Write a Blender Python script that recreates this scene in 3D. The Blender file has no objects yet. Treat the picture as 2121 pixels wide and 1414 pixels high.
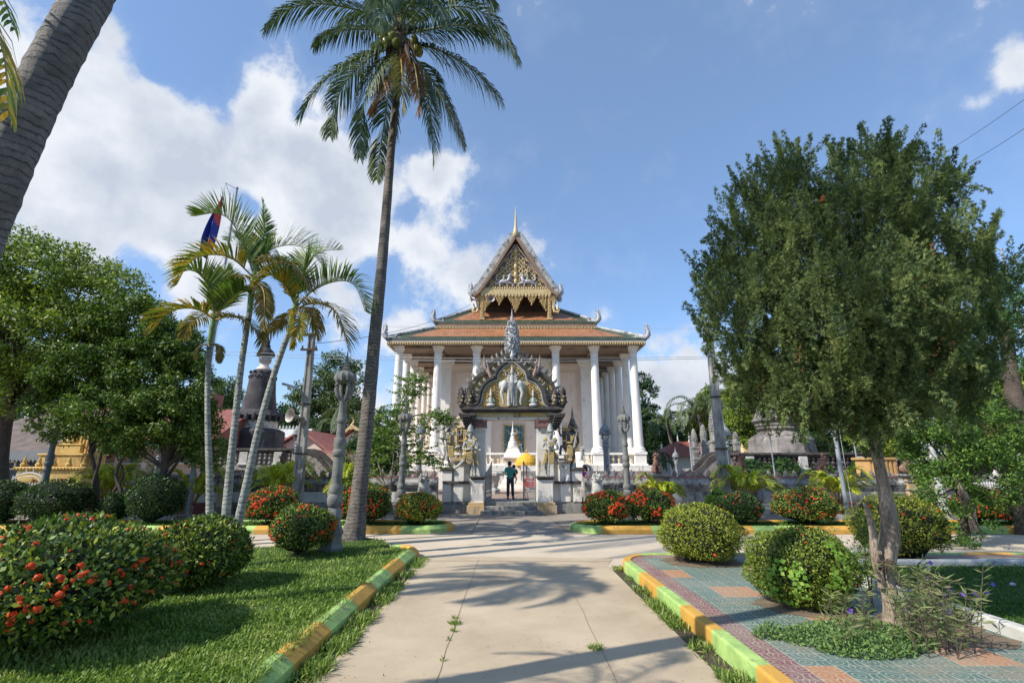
import bpy, math, random
import numpy as np
from mathutils import Vector, Matrix
R = math.radians
scene = bpy.context.scene
C = scene.collection
# ------------------------------------------------------------------ camera
F, CX, CY = 1001.0, 1060.5, 707.0            # focal length and centre in pixels of a 2121 x 1414 picture
PITCH, CAMH = R(14.2), 2.0
cam_d = bpy.data.cameras.new('camera'); cam = bpy.data.objects.new('camera', cam_d); C.objects.link(cam)
cam_d.sensor_width = 36; cam_d.lens = 36 * F / 2121; cam_d.clip_start = 0.05; cam_d.clip_end = 3000
cam.location = (0, 0, CAMH); cam.rotation_euler = (R(90) + PITCH, 0, 0)
scene.camera = cam
# ------------------------------------------------------------------ light
SUN_EL, SUN_AZ = 41.0, 27.0                  # shadows run towards (cos az, sin az)
sd = Vector((math.cos(R(SUN_AZ)) * math.cos(R(SUN_EL)), math.sin(R(SUN_AZ)) * math.cos(R(SUN_EL)), -math.sin(R(SUN_EL))))
sun_d = bpy.data.lights.new('sun', 'SUN'); sun_d.energy = 4.5; sun_d.angle = R(0.53); sun_d.color = (1, .95, .86)
sun = bpy.data.objects.new('sun', sun_d); C.objects.link(sun); sun.location = (0, 0, 60)
sun.rotation_euler = sd.to_track_quat('-Z', 'Y').to_euler()
scene.view_settings.view_transform = 'Standard'; scene.view_settings.look = 'None'
scene.view_settings.gamma = 1; scene.view_settings.exposure = 0.36
scene.cycles.max_bounces = 6; scene.cycles.transparent_max_bounces = 8; scene.cycles.use_denoising = True
def ray(px, py):
 X, Y = (px - CX) / F, -(py - CY) / F
 return X, math.cos(PITCH) - Y * math.sin(PITCH), math.sin(PITCH) + Y * math.cos(PITCH)
def P(px, py, D):                            # point seen at (px, py) standing D metres ahead
 x, y, z = ray(px, py); t = D / y
 return Vector((x * t, D, CAMH + z * t))
def G(px, py, z=0.0):                        # point of the ground seen at (px, py)
 x, y, zz = ray(px, py); t = (z - CAMH) / zz
 return Vector((x * t, y * t, z))
def S(px, D, py=960):                        # metres covered by px pixels at distance D
 return px * D / ray(CX, py)[1] / F
class NB:                                    # small helper to write node trees
 def __init__(s, tree): s.t = tree; s.n = tree.nodes; s.l = tree.links
 def new(s, typ, **kw):
  n = s.n.new(typ)
  for k, v in kw.items(): setattr(n, k, v)
  return n
 def put(s, sock, v):
  if isinstance(v, bpy.types.NodeSocket): s.l.new(v, sock)
  elif v is not None:
   if hasattr(sock, 'default_value'):
    try: sock.default_value = v
    except Exception:
     sock.default_value = (*v, 1) if len(v) == 3 else v
 def m(s, op, a, b=None, c=None, clamp=False):
  n = s.new('ShaderNodeMath', operation=op); n.use_clamp = clamp
  s.put(n.inputs[0], a); s.put(n.inputs[1], b); s.put(n.inputs[2], c)
  return n.outputs[0]
 def vm(s, op, a, b=None, scale=None):
  n = s.new('ShaderNodeVectorMath', operation=op); s.put(n.inputs[0], a); s.put(n.inputs[1], b)
  if scale is not None: s.put(n.inputs[3], scale)
  return n.outputs['Value'] if op in ('DOT_PRODUCT', 'LENGTH', 'DISTANCE') else n.outputs[0]
 def noise(s, vec, scale, detail=4, rough=.55, dist=0):
  n = s.new('ShaderNodeTexNoise'); s.put(n.inputs['Vector'], vec); n.inputs['Scale'].default_value = scale
  n.inputs['Detail'].default_value = detail; n.inputs['Roughness'].default_value = rough; n.inputs['Distortion'].default_value = dist
  return n.outputs['Fac']
 def ramp(s, fac, stops, interp='LINEAR'):
  n = s.new('ShaderNodeValToRGB'); s.put(n.inputs[0], fac); cr = n.color_ramp; cr.interpolation = interp
  while len(cr.elements) < len(stops): cr.elements.new(.5)
  for e, (p, c) in zip(cr.elements, stops): e.position = p; e.color = (*c, 1) if len(c) == 3 else c
  return n.outputs[0]
 def mix(s, fac, a, b, typ='RGBA', blend='MIX'):
  n = s.new('ShaderNodeMix', data_type='RGBA', blend_type=blend); s.put(n.inputs[0], fac)
  for sk, v in ((n.inputs[6], a), (n.inputs[7], b)):
   if isinstance(v, bpy.types.NodeSocket): s.l.new(v, sk)
   else: sk.default_value = (*v, 1) if len(v) == 3 else v
  return n.outputs[2]
 def smooth(s, v, lo, hi):
  n = s.new('ShaderNodeMapRange', interpolation_type='SMOOTHSTEP'); s.put(n.inputs[0], v)
  n.inputs[1].default_value = lo; n.inputs[2].default_value = hi
  return n.outputs[0]
# ------------------------------------------------------------------ world: daylight sky with cumulus clouds
world = bpy.data.worlds.new('World'); scene.world = world; world.use_nodes = True
w = NB(world.node_tree); w.n.clear()
sky = w.new('ShaderNodeTexSky', sky_type='NISHITA'); sky.sun_disc = False
sky.sun_elevation = R(SUN_EL); sky.sun_rotation = math.atan2(-sd.x, -sd.y); sky.air_density = 1.0; sky.dust_density = .3; sky.ozone_density = 2.5
tc = w.new('ShaderNodeTexCoord').outputs['Generated']
dirn = w.vm('NORMALIZE', tc)
n1 = w.noise(dirn, 5.0, 7, .62); n2 = w.noise(dirn, 17.0, 6, .6)
sep = w.new('ShaderNodeSeparateXYZ'); w.l.new(dirn, sep.inputs[0])
def dirpx(px, py):
 return Vector(ray(px, py)).normalized()
blobs = [(140, 350, 300, 1.0), (330, 300, 220, 1.0), (540, 190, 125, 1.0), (600, 330, 190, 1.0), (700, 460, 210, 1.0), (400, 520, 230, .9), (900, 375, 75, .9),
   (880, 520, 130, .9), (960, 560, 100, .8), (250, 60, 190, .55), (60, 140, 230, .6), (500, 640, 160, .55), (830, 680, 70, .75), (690, 620, 130, .7), (-250, 250, 500, .9),
   (1420, 790, 130, 1.0), (1350, 770, 70, .8), (1250, 655, 40, .55), (1500, 840, 200, .6), (2110, 150, 80, .75), (2060, 200, 70, .45), (640, 0, 60, .4), (760, 870, 120, .8), (2400, 900, 300, .7), (1120, 640, 60, .3)]
tot = None
for (bx, by, br, ba) in blobs:
 c = dirpx(bx, by)
 e = dirpx(bx + br, by); e2 = dirpx(bx, by + br)
 rad = ((c - e).length + (c - e2).length) / 2
 d = w.vm('DISTANCE', dirn, tuple(c))
 v = w.m('MULTIPLY', w.m('SUBTRACT', 1.0, w.m('DIVIDE', d, rad * 1.25)), ba)
 v = w.m('MAXIMUM', v, 0)
 tot = v if tot is None else w.m('MAXIMUM', tot, v)
neg = None
for (bx, by, br, ba) in [(430, 50, 150, 1.0), (340, 130, 50, .9), (520, 420, 40, .5), (620, 240, 35, .5), (770, 560, 60, .6), (700, 20, 120, .8), (300, 560, 90, .7), (1190, 450, 90, .5), (1300, 430, 90, .5), (1130, 400, 60, .5)]:
 c = dirpx(bx, by); rad = (c - dirpx(bx + br, by)).length
 v = w.m('MULTIPLY', w.m('MAXIMUM', w.m('SUBTRACT', 1.0, w.m('DIVIDE', w.vm('DISTANCE', dirn, tuple(c)), rad * 1.2)), 0), ba)
 neg = v if neg is None else w.m('MAXIMUM', neg, v)
tot = w.m('SUBTRACT', tot, neg)
dens = w.m('ADD', w.m('MULTIPLY', tot, 1.18), w.m('MULTIPLY', w.m('SUBTRACT', n1, .5), 2.2))
dens = w.m('ADD', dens, w.m('MULTIPLY', w.m('SUBTRACT', n2, .5), .75))
cov = w.smooth(dens, .22, .66)
thin = w.m('MULTIPLY', w.smooth(dens, -.1, .5), .09)
cov = w.m('MAXIMUM', cov, thin)
cov = w.m('MULTIPLY', cov, w.m('GREATER_THAN', sep.outputs[2], 0.0))
shade = w.noise(w.vm('ADD', dirn, (.3, .1, -.06)), 6.0, 5, .55)
ccol = w.ramp(w.m('ADD', shade, w.m('MULTIPLY', w.smooth(dens, .3, 1.4), -.16)), [(.28, (4.5, 5.0, 5.9)), (.55, (6.8, 7.1, 7.6))])
skyc = w.mix(1.0, sky.outputs[0], (1.05, 1.28, 1.55), blend='MULTIPLY')
gap = w.mix(.24, skyc, (4.1, 5.8, 8.0))
gap = w.mix(w.smooth(sep.outputs[2], .22, -.02), gap, (4.3, 5.6, 7.3))
col = w.mix(cov, gap, ccol)
bg = w.new('ShaderNodeBackground'); w.l.new(col, bg.inputs[0]); bg.inputs[1].default_value = 0.100
out = w.new('ShaderNodeOutputWorld'); w.l.new(bg.outputs[0], out.inputs[0])
# ------------------------------------------------------------------ materials
def mat(name):
 m = bpy.data.materials.new(name); m.use_nodes = True
 nb = NB(m.node_tree); nb.n.clear()
 b = nb.new('ShaderNodeBsdfPrincipled'); o = nb.new('ShaderNodeOutputMaterial'); nb.l.new(b.outputs[0], o.inputs[0])
 return m, nb, b, o
def pmat(name, c1, c2=None, scale=3, rough=.8, bump=.3, bscale=None, dark=None, darkamt=.5, streak=False, metal=0, spec=.4, dscale=1.2, lo=.35, hi=.65):
 """procedural surface: two-colour noise, optional patches/streaks of weathering, fine bump"""
 m, nb, b, o = mat(name)
 pos = nb.new('ShaderNodeNewGeometry').outputs['Position']
 c2 = c2 or tuple(x * .82 for x in c1)
 col = nb.ramp(nb.noise(pos, scale, 5, .6), [(lo, c2), (hi, c1)])
 if dark:
  if streak:
   mp = nb.new('ShaderNodeMapping'); nb.l.new(pos, mp.inputs[0]); mp.inputs['Scale'].default_value = (1, 1, .16)
   f1 = nb.noise(mp.outputs[0], dscale * 5, 6, .65); f2 = nb.noise(pos, dscale, 4, .6)
   f = nb.m('ADD', nb.m('MULTIPLY', f1, .6), nb.m('MULTIPLY', f2, .4))
  else:
   f = nb.noise(pos, dscale, 7, .68)
  k = nb.smooth(f, .62 - .25 * darkamt, .72 - .17 * darkamt)
  col = nb.mix(nb.m('MULTIPLY', k, .9), col, dark)
 nb.l.new(col, b.inputs['Base Color'])
 b.inputs['Roughness'].default_value = rough; b.inputs['Metallic'].default_value = metal
 b.inputs['Specular IOR Level'].default_value = spec
 if bump:
  bn = nb.new('ShaderNodeBump'); bn.inputs['Strength'].default_value = bump; bn.inputs['Distance'].default_value = .02
  nb.l.new(nb.noise(pos, bscale or scale * 8, 6, .65), bn.inputs['Height']); nb.l.new(bn.outputs[0], b.inputs['Normal'])
 return m
def leafmat(name, cols, trans=.3, rough=.45, spec=.35, patch=0, gain=1.55):
 cols = [tuple(min(.75, v * gain * (1.06 if i == 0 else 1)) for i, v in enumerate(c)) for c in cols]; rough = max(rough, .48); spec *= .7
 """leaves: every separate leaf draws its own colour from the ramp"""
 m, nb, b, o = mat(name)
 g = nb.new('ShaderNodeNewGeometry')
 r = g.outputs['Random Per Island']
 if patch:
  r = nb.m('ADD', nb.m('MULTIPLY', r, .45), nb.m('MULTIPLY', nb.smooth(nb.noise(g.outputs['Position'], patch, 4, .65), .3, .7), .55))
 n = len(cols)
 col = nb.ramp(r, [((i + .0) / max(1, n - 1), c) for i, c in enumerate(cols)])
 nb.l.new(col, b.inputs['Base Color']); b.inputs['Roughness'].default_value = rough; b.inputs['Specular IOR Level'].default_value = spec
 t = nb.new('ShaderNodeBsdfTranslucent'); nb.l.new(nb.mix(1, col, (1.0, 1.15, .5), blend='MULTIPLY'), t.inputs[0])
 mx = nb.new('ShaderNodeMixShader'); mx.inputs[0].default_value = trans
 nb.l.new(b.outputs[0], mx.inputs[1]); nb.l.new(t.outputs[0], mx.inputs[2]); nb.l.new(mx.outputs[0], o.inputs[0])
 return m
# ------------------------------------------------------------------ objects
def tag(o, label=None, cat=None, group=None, kind=None):
 if label: o['label'] = label
 if cat: o['category'] = cat
 if group: o['group'] = group
 if kind: o['kind'] = kind
 return o
def thing(name, label, cat, loc=(0, 0, 0), rz=0, group=None):
 o = bpy.data.objects.new(name, None); C.objects.link(o); o.location = loc; o.rotation_euler = (0, 0, rz); o.empty_display_size = .2
 return tag(o, label, cat, group)
def offs(p):
 v = Vector((0, 0, 0))
 while p is not None: v = v + Vector(p.location); p = p.parent
 return v
def link(name, me, mats, parent=None, smooth=False):
 if not isinstance(mats, (list, tuple)): mats = [mats]
 for m in mats: me.materials.append(m)
 if smooth: me.shade_smooth()
 o = bpy.data.objects.new(name, me); C.objects.link(o)
 if parent is not None: o.parent = parent
 return o
def kids(o): return [c for c in bpy.data.objects if c.parent == o]
def ctree(o, parent=None, **kw):
 ch = list(o.children)
 c = o.copy(); C.objects.link(c); c.parent = parent
 for q in ch: ctree(q, c)
 if parent is None:
  for k, v in kw.items():
   if k == 'loc': c.location = v
   elif k == 'rz': c.rotation_euler = (0, 0, v)
   elif k == 'scale': c.scale = (v, v, v) if not hasattr(v, '__len__') else v
   elif k == 'label': c['label'] = v
   elif k == 'group': c['group'] = v
 return c
class MB:
 def __init__(s): s.v = []; s.f = []; s.m = []; s.mi = 0
 def add(s, vs, fs, mi=None):
  b = len(s.v); s.v += [tuple(x) for x in vs]; s.f += [tuple(i + b for i in f) for f in fs]
  s.m += [s.mi if mi is None else mi] * len(fs); return s
 def box(s, x0, x1, y0, y1, z0, z1, mi=None):
  return s.add([(x0, y0, z0), (x1, y0, z0), (x1, y1, z0), (x0, y1, z0), (x0, y0, z1), (x1, y0, z1), (x1, y1, z1), (x0, y1, z1)],
      [(0, 3, 2, 1), (4, 5, 6, 7), (0, 1, 5, 4), (1, 2, 6, 5), (2, 3, 7, 6), (3, 0, 4, 7)], mi)
 def cbox(s, x, y, z, w, d, h, mi=None, taper=1.0):       # centre of base, size, top scale
  a, b = w / 2, d / 2; t = taper
  return s.add([(x - a, y - b, z), (x + a, y - b, z), (x + a, y + b, z), (x - a, y + b, z), (x - a * t, y - b * t, z + h), (x + a * t, y - b * t, z + h), (x + a * t, y + b * t, z + h), (x - a * t, y + b * t, z + h)],
      [(0, 3, 2, 1), (4, 5, 6, 7), (0, 1, 5, 4), (1, 2, 6, 5), (2, 3, 7, 6), (3, 0, 4, 7)], mi)
 def lathe(s, x, y, z, prof, n=16, mi=None, flute=0, nf=8, rot=0, sx=1, sy=1):
  vs = []; fs = []
  for k, pr in enumerate(prof):
   r, h = pr[0], pr[1]; fl = pr[2] if len(pr) > 2 else flute
   for i in range(n):
    a = 2 * math.pi * i / n + rot
    rr = r * (1 + fl * math.cos(nf * a)) if fl else r
    vs.append((x + rr * math.cos(a) * sx, y + rr * math.sin(a) * sy, z + h))
  for k in range(len(prof) - 1):
   for i in range(n):
    j = (i + 1) % n
    fs.append((k * n + i, k * n + j, (k + 1) * n + j, (k + 1) * n + i))
  fs.append(tuple(range(n - 1, -1, -1))); fs.append(tuple((len(prof) - 1) * n + i for i in range(n)))
  return s.add(vs, fs, mi)
 def tube(s, pts, rad, n=8, mi=None, caps=True):
  pts = [Vector(p) for p in pts]; vs = []; fs = []
  if not hasattr(rad, '__len__'): rad = [rad] * len(pts)
  prev = None
  for k, p in enumerate(pts):
   t = (pts[min(k + 1, len(pts) - 1)] - pts[max(k - 1, 0)]).normalized()
   if prev is None:
    u = t.cross(Vector((0, 0, 1)))
    if u.length < .05: u = t.cross(Vector((1, 0, 0)))
   else: u = prev - t * prev.dot(t)
   u.normalize(); prev = u; v = t.cross(u)
   for i in range(n):
    a = 2 * math.pi * i / n
    vs.append(p + (u * math.cos(a) + v * math.sin(a)) * rad[k])
  for k in range(len(pts) - 1):
   for i in range(n):
    j = (i + 1) % n
    fs.append((k * n + i, k * n + j, (k + 1) * n + j, (k + 1) * n + i))
  if caps: fs.append(tuple(range(n - 1, -1, -1))); fs.append(tuple((len(pts) - 1) * n + i for i in range(n)))
  return s.add(vs, fs, mi)
 def prism(s, poly, axis, d0, d1, mi=None):               # poly of (a,b); axis 'y': a=x,b=z ; 'z': a=x,b=y ; 'x': a=y,b=z
  n = len(poly)
  mk = {'y': lambda a, b, d: (a, d, b), 'z': lambda a, b, d: (a, b, d), 'x': lambda a, b, d: (d, a, b)}[axis]
  vs = [mk(a, b, d0) for a, b in poly] + [mk(a, b, d1) for a, b in poly]
  fs = [tuple(range(n)), tuple(range(2 * n - 1, n - 1, -1))] + [(i, i + n, (i + 1) % n + n, (i + 1) % n) for i in range(n)]
  return s.add(vs, fs, mi)
 def ball(s, x, y, z, rx, ry=None, rz=None, n=12, k=8, mi=None, rot=None):
  ry = ry or rx; rz = rz or rx; vs = []; fs = []
  for a in range(k + 1):
   th = math.pi * a / k
   for b in range(n):
    ph = 2 * math.pi * b / n
    p = Vector((rx * math.sin(th) * math.cos(ph), ry * math.sin(th) * math.sin(ph), rz * math.cos(th)))
    if rot is not None: p = rot @ p
    vs.append((x + p.x, y + p.y, z + p.z))
  for a in range(k):
   for b in range(n):
    c = (b + 1) % n
    fs.append((a * n + b, (a + 1) * n + b, (a + 1) * n + c, a * n + c))
  return s.add(vs, fs, mi)
 def sweep(s, path, prof, closed=False, mis=None, cap=True):
  """path (x,y) polyline, prof [(offset to the left, z)...] closed outline, mis one material index per segment"""
  pts = [Vector((p[0], p[1])) for p in path]; n = len(pts); q = len(prof); vs = []
  for k, p in enumerate(pts):
   a = pts[(k - 1) % n] if (closed or k > 0) else None; b = pts[(k + 1) % n] if (closed or k < n - 1) else None
   d1 = (p - a).normalized() if a is not None else None; d2 = (b - p).normalized() if b is not None else None
   d1 = d1 or d2; d2 = d2 or d1
   n1 = Vector((-d1.y, d1.x)); n2 = Vector((-d2.y, d2.x)); nn = (n1 + n2)
   nn = nn / max(.3, nn.length_squared / 2) if nn.length > .1 else n1
   for (o, z) in prof: vs.append((p.x + nn.x * o, p.y + nn.y * o, z))
  base = len(s.v); s.v += vs
  for k in range(n if closed else n - 1):
   k2 = (k + 1) % n
   for i in range(q):
    j = (i + 1) % q
    s.f.append((base + k * q + i, base + k2 * q + i, base + k2 * q + j, base + k * q + j)); s.m.append(mis[k] if mis else s.mi)
  if cap and not closed:
   s.f.append(tuple(base + i for i in range(q))); s.m.append(mis[0] if mis else s.mi)
   s.f.append(tuple(base + (n - 1) * q + i for i in range(q - 1, -1, -1))); s.m.append(mis[-1] if mis else s.mi)
  return s
 def build(s, name, mats, parent=None, smooth=False, bevel=0, fix=True):
  o0 = offs(parent)
  me = bpy.data.meshes.new(name); me.from_pydata([(v[0] - o0.x, v[1] - o0.y, v[2] - o0.z) for v in s.v], [], s.f)
  me.polygons.foreach_set('material_index', s.m)
  if fix:
   import bmesh
   bm = bmesh.new(); bm.from_mesh(me); bmesh.ops.recalc_face_normals(bm, faces=bm.faces); bm.to_mesh(me); bm.free()
  me.update()
  o = link(name, me, mats, parent, smooth)
  if bevel:
   md = o.modifiers.new('b', 'BEVEL'); md.width = bevel; md.segments = 1; md.limit_method = 'ANGLE'
  if smooth:
   try: me.set_sharp_from_angle(angle=R(50))
   except Exception: pass
  return o
def qmesh(name, V, mats, parent=None, smooth=False, mi=None, nv=4):
 """V (n,nv,3) array of separate faces"""
 V = np.asarray(V, dtype=np.float32); n = V.shape[0]
 o0 = offs(parent); V = V - np.array(o0, dtype=np.float32)
 me = bpy.data.meshes.new(name)
 me.vertices.add(n * nv); me.vertices.foreach_set('co', V.reshape(-1))
 me.loops.add(n * nv); me.loops.foreach_set('vertex_index', np.arange(n * nv, dtype=np.int32))
 me.polygons.add(n); me.polygons.foreach_set('loop_start', np.arange(0, n * nv, nv, dtype=np.int32))
 me.polygons.foreach_set('loop_total', np.full(n, nv, dtype=np.int32))
 if mi is not None: me.polygons.foreach_set('material_index', np.asarray(mi, dtype=np.int32))
 me.update(calc_edges=True); me.validate()
 return link(name, me, mats, parent, smooth)
def unit(a): return a / np.maximum(1e-9, np.linalg.norm(a, axis=-1, keepdims=True))
def rdirs(rng, n): return unit(rng.normal(size=(n, 3)))
def diamonds(Pc, A, B, L, W, N=None, fold=.0):
 """leaf quads: base at Pc, long axis A, side B"""
 L = np.asarray(L)[:, None]; W = np.asarray(W)[:, None]
 b = Pc; t = Pc + A * L; m = Pc + A * L * .45
 k = 0 if N is None else N * (W * fold)
 return np.stack([b, m - B * W * .5 + k, t, m + B * W * .5 + k], axis=1)
def side(rng, A, up=None):
 r = rdirs(rng, len(A)) if up is None else up
 return unit(np.cross(A, r))
# ================================================================== GROUND
rng = np.random.default_rng(7); random.seed(7)
def concrete(name, c1, c2, crack=2.6, stain=(.2, .17, .13), amt=.25, speck=1):
 m, nb, b, o = mat(name)
 pos = nb.new('ShaderNodeNewGeometry').outputs['Position']
 col = nb.ramp(nb.noise(pos, .9, 8, .62), [(.32, c2), (.66, c1)])
 col = nb.mix(nb.m('MULTIPLY', nb.smooth(nb.noise(pos, .35, 5, .6), .5, .75), amt), col, stain)
 col = nb.mix(nb.m('MULTIPLY', nb.smooth(nb.noise(pos, 38, 4, .7), .56, .8), .35), col, tuple(x * .55 for x in c2))
 if speck:
  v = nb.new('ShaderNodeTexVoronoi'); nb.l.new(pos, v.inputs[0]); v.inputs['Scale'].default_value = 9
  col = nb.mix(nb.m('MULTIPLY', nb.m('LESS_THAN', v.outputs['Distance'], .075), .7), col, (.06, .045, .035))
  col = nb.mix(nb.m('MULTIPLY', nb.smooth(nb.noise(pos, 2.2, 6, .7, 1.2), .62, .72), .35), col, tuple(min(1, x * 1.25) for x in c1))
 nb.l.new(col, b.inputs['Base Color']); b.inputs['Roughness'].default_value = .85
 bn = nb.new('ShaderNodeBump'); bn.inputs['Strength'].default_value = .35; bn.inputs['Distance'].default_value = .01
 nb.l.new(nb.noise(pos, 45, 7, .7), bn.inputs['Height']); nb.l.new(bn.outputs[0], b.inputs['Normal'])
 return m
M = {}
M['path'] = concrete('path_concrete', (.53, .425, .295), (.40, .31, .205), amt=.3)
M['road'] = concrete('road_concrete', (.62, .51, .38), (.50, .41, .30), amt=.15)
M['fore'] = concrete('forecourt_concrete', (.34, .29, .235), (.235, .195, .155), amt=.5)
M['court'] = concrete('court_floor', (.36, .26, .20), (.25, .17, .13), amt=.3)
M['soil'] = pmat('soil', (.085, .065, .042), (.055, .042, .028), 2.5, .95, .6)
M['turf'] = pmat('turf', (.055, .105, .022), (.03, .06, .014), 3.5, .95, .8, bscale=30)
M['earth'] = pmat('earth', (.16, .14, .085), (.08, .10, .04), .3, .95, .5, bscale=8)
def paint(name, c, c2):
 return pmat(name, c, c2, 5, .7, .35, dark=(.22, .18, .12), darkamt=.24, dscale=4.5)
M['ky'] = paint('yellow_paint', (.66, .36, .06), (.52, .29, .06)); M['kg'] = paint('green_paint', (.42, .60, .18), (.27, .40, .12))
M['weed'] = leafmat('weed_leaf', [(.035, .075, .012), (.08, .15, .025), (.12, .19, .035)], .25)
def plane_poly(name, poly, z, m, sub=0):
 b = MB(); b.add([(x, y, z) for x, y in poly], [tuple(range(len(poly)))])
 o = b.build(name, m, fix=False)
 if o.data.polygons[0].normal.z < 0: o.data.flip_normals()
 return tag(o, kind='structure')
def arc(cx, cy, r, a0, a1, n=8):
 return [(cx + r * math.cos(R(a0 + (a1 - a0) * i / n)), cy + r * math.sin(R(a0 + (a1 - a0) * i / n))) for i in range(n + 1)]
plane_poly('ground', [(-900, -200), (900, -200), (900, 1500), (-900, 1500)], -.03, M['earth'])
plane_poly('forecourt', [(-40, 15), (40, 15), (40, 21.6), (-40, 21.6)], 0, M['fore'])
plane_poly('road', [(-40, 10.2), (40, 10.2), (40, 15.05), (-40, 15.05)], .005, M['road'])
plane_poly('path', [(-1.86, -6), (2.16, -6), (1.94, 10.6), (2.2, 11.4), (-2.0, 11.6), (-1.86, 11)], .011, M['path'])
plane_poly('verge', [(-2.3, -6), (2.4, -6), (2.4, 11), (-2.3, 11)], 0, M['soil'])
# expansion joints and cracks of the path, as thin dark strips
b = MB()
def strip(pts, w):
 for (x0, y0), (x1, y1) in zip(pts[:-1], pts[1:]):
  d = Vector((x1 - x0, y1 - y0)).normalized(); nx, ny = -d.y * w, d.x * w
  b.add([(x0 - nx, y0 - ny, .0145), (x1 - nx, y1 - ny, .0145), (x1 + nx, y1 + ny, .0145), (x0 + nx, y0 + ny, .0145)], [(0, 1, 2, 3)])
def wob(x, y0, y1, n, a): return [(x + random.uniform(-a, a), y0 + (y1 - y0) * i / n) for i in range(n + 1)]
strip(wob(-.72, -6, 11.2, 30, .012), .0035); strip(wob(.98, -6, 8.2, 20, .012), .0035); strip([(-1.86, 2.4), (2.03, 2.4)], .006)
strip([(-1.9, 11.05), (2.1, 11.0)], .008)
strip([(-1.2, 15.1), (-1.25, 21.2)], .012); strip([(1.75, 15.1), (1.3, 21.2)], .012); strip([(-40, 15.05), (40, 15.05)], .02); strip([(-12, 18.4), (12, 18.4)], .012)
tag(b.build('path_joint', pmat('joint', (.27, .20, .14), (.16, .12, .085), 5, .95), fix=False), kind='structure')
KP = [(0, -.02), (0, .12), (-.12, .21), (-.2, .215), (-.24, .17), (-.24, -.02)]     # outline of a painted kerb, outer face first
def resample(path, step):
 pts = [Vector(p) for p in path]; L = [0]
 for a, c in zip(pts[:-1], pts[1:]): L.append(L[-1] + (c - a).length)
 return L
def kerb(name, path, seg=.98, start=0, prof=KP, flip=False, ph=0):
 L = resample(path, 0); out = [path[0]]; mis = []; k = 1
 # cut the line at colour changes
 marks = [ph + seg * i for i in range(1, int(L[-1] / seg) + 2) if 0 < ph + seg * i < L[-1]]
 cuts = sorted(set([round(x, 4) for x in L[1:]] + [round(x, 4) for x in marks]))
 def at(s):
  for i in range(len(L) - 1):
   if s <= L[i + 1] + 1e-6:
    t = (s - L[i]) / max(1e-9, L[i + 1] - L[i]); a, c = path[i], path[i + 1]
    return (a[0] + (c[0] - a[0]) * t, a[1] + (c[1] - a[1]) * t)
  return path[-1]
 prev = 0
 for s_ in cuts:
  if s_ - prev < .01: continue
  out.append(at(s_)); mis.append((int(math.floor(((s_ + prev) / 2 - ph) / seg)) + start) % 2); prev = s_
 q = [(-o if flip else o, z) for o, z in prof]
 mb = MB(); mb.sweep(out, q, mis=mis)
 o = mb.build(name, [M['kg'], M['ky']]); md = o.modifiers.new('b', 'BEVEL'); md.width = .012; md.segments = 2; md.limit_method = 'ANGLE'
 return tag(o, kind='structure')
# left lawn kerb: runs up the path and curls round the tip
lk = [(-2.12, -2.0), (-2.12, 1), (-2.12, 4), (-2.1, 7), (-2.1, 9.5), (-2.08, 11.0)] + arc(-2.65, 11.45, .6, 0, 100, 7)
kerb('kerb', lk, start=0, ph=.45, flip=True)
lawn_poly = [(-2.34, -2.0), (-2.32, 11.4)] + arc(-2.8, 11.5, .45, 0, 90, 5) + [(-3.2, 12.9), (-3.9, 13.5), (-4.9, 13.3), (-5.6, 11.9), (-6.1, 11.6), (-6.5, 12.0), (-6.7, 13.2), (-7.2, 13.7), (-10, 13.7), (-16, 13.2), (-16, -2)]
b = MB(); b.prism(lawn_poly, 'z', -.02, .15); tag(b.build('lawn', M['turf']), kind='structure')
rk = [(2.38, -2.0), (2.32, 1), (2.27, 4), (2.21, 7), (2.15, 9.6), (2.14, 10.0)] + arc(3.06, 10.0, .92, 180, 90, 8) + [(6, 10.94), (9, 10.96), (14, 10.96)]
kerb('kerb', rk, start=1, ph=.2, prof=[(0, -.02), (0, .18), (-.015, .20), (-.15, .205), (-.165, .19), (-.165, -.02)])
# far beds
fl = arc(-2.75, 16.15, .95, 90, -90, 9) + [(-8, 15.2), (-18, 15.2), (-30, 15.2)]
kerb('kerb', [(-30, 17.1), (-10, 17.1)] + fl, seg=1.45, start=0, ph=.3)
fr = arc(2.75, 16.1, .95, 90, 270, 9) + [(8, 15.15), (18, 15.15), (30, 15.15)]
kerb('kerb', [(30, 17.05), (10, 17.05)] + fr, seg=1.5, start=1, ph=.1, flip=True)
for nm, sx in (('flower_bed', -1), ('flower_bed', 1)):
 b = MB(); b.prism([(sx * 2.1, 15.5), (sx * 30, 15.4), (sx * 30, 16.95), (sx * 2.1, 16.8)], 'z', -.02, .13); tag(b.build(nm, M['turf']), kind='structure')
# tiled pavement on the right: embossed cement tiles, teal with orange ones, purple border
m, nb, bs, o_ = mat('cement_tiles')
pos = nb.new('ShaderNodeNewGeometry').outputs['Position']
sp = nb.new('ShaderNodeSeparateXYZ'); nb.l.new(pos, sp.inputs[0])
def tilepat(sz):
 u = nb.m('DIVIDE', sp.outputs[0], sz); v = nb.m('DIVIDE', sp.outputs[1], sz)
 fu = nb.m('FRACT', u); fv = nb.m('FRACT', v); iu = nb.m('FLOOR', u); iv = nb.m('FLOOR', v)
 return fu, fv, iu, iv
T = .30
fu, fv, iu, iv = tilepat(T)
def ringset(cx, cy, fr, th):
 d = nb.m('SQRT', nb.m('ADD', nb.m('POWER', nb.m('SUBTRACT', fu, cx), 2), nb.m('POWER', nb.m('SUBTRACT', fv, cy), 2)))
 return nb.m('GREATER_THAN', nb.m('SINE', nb.m('MULTIPLY', d, fr)), th - .22), d
r1, d1 = ringset(.28, .3, 44, .98); r2, d2 = ringset(.85, .75, 44, .98)
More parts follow.
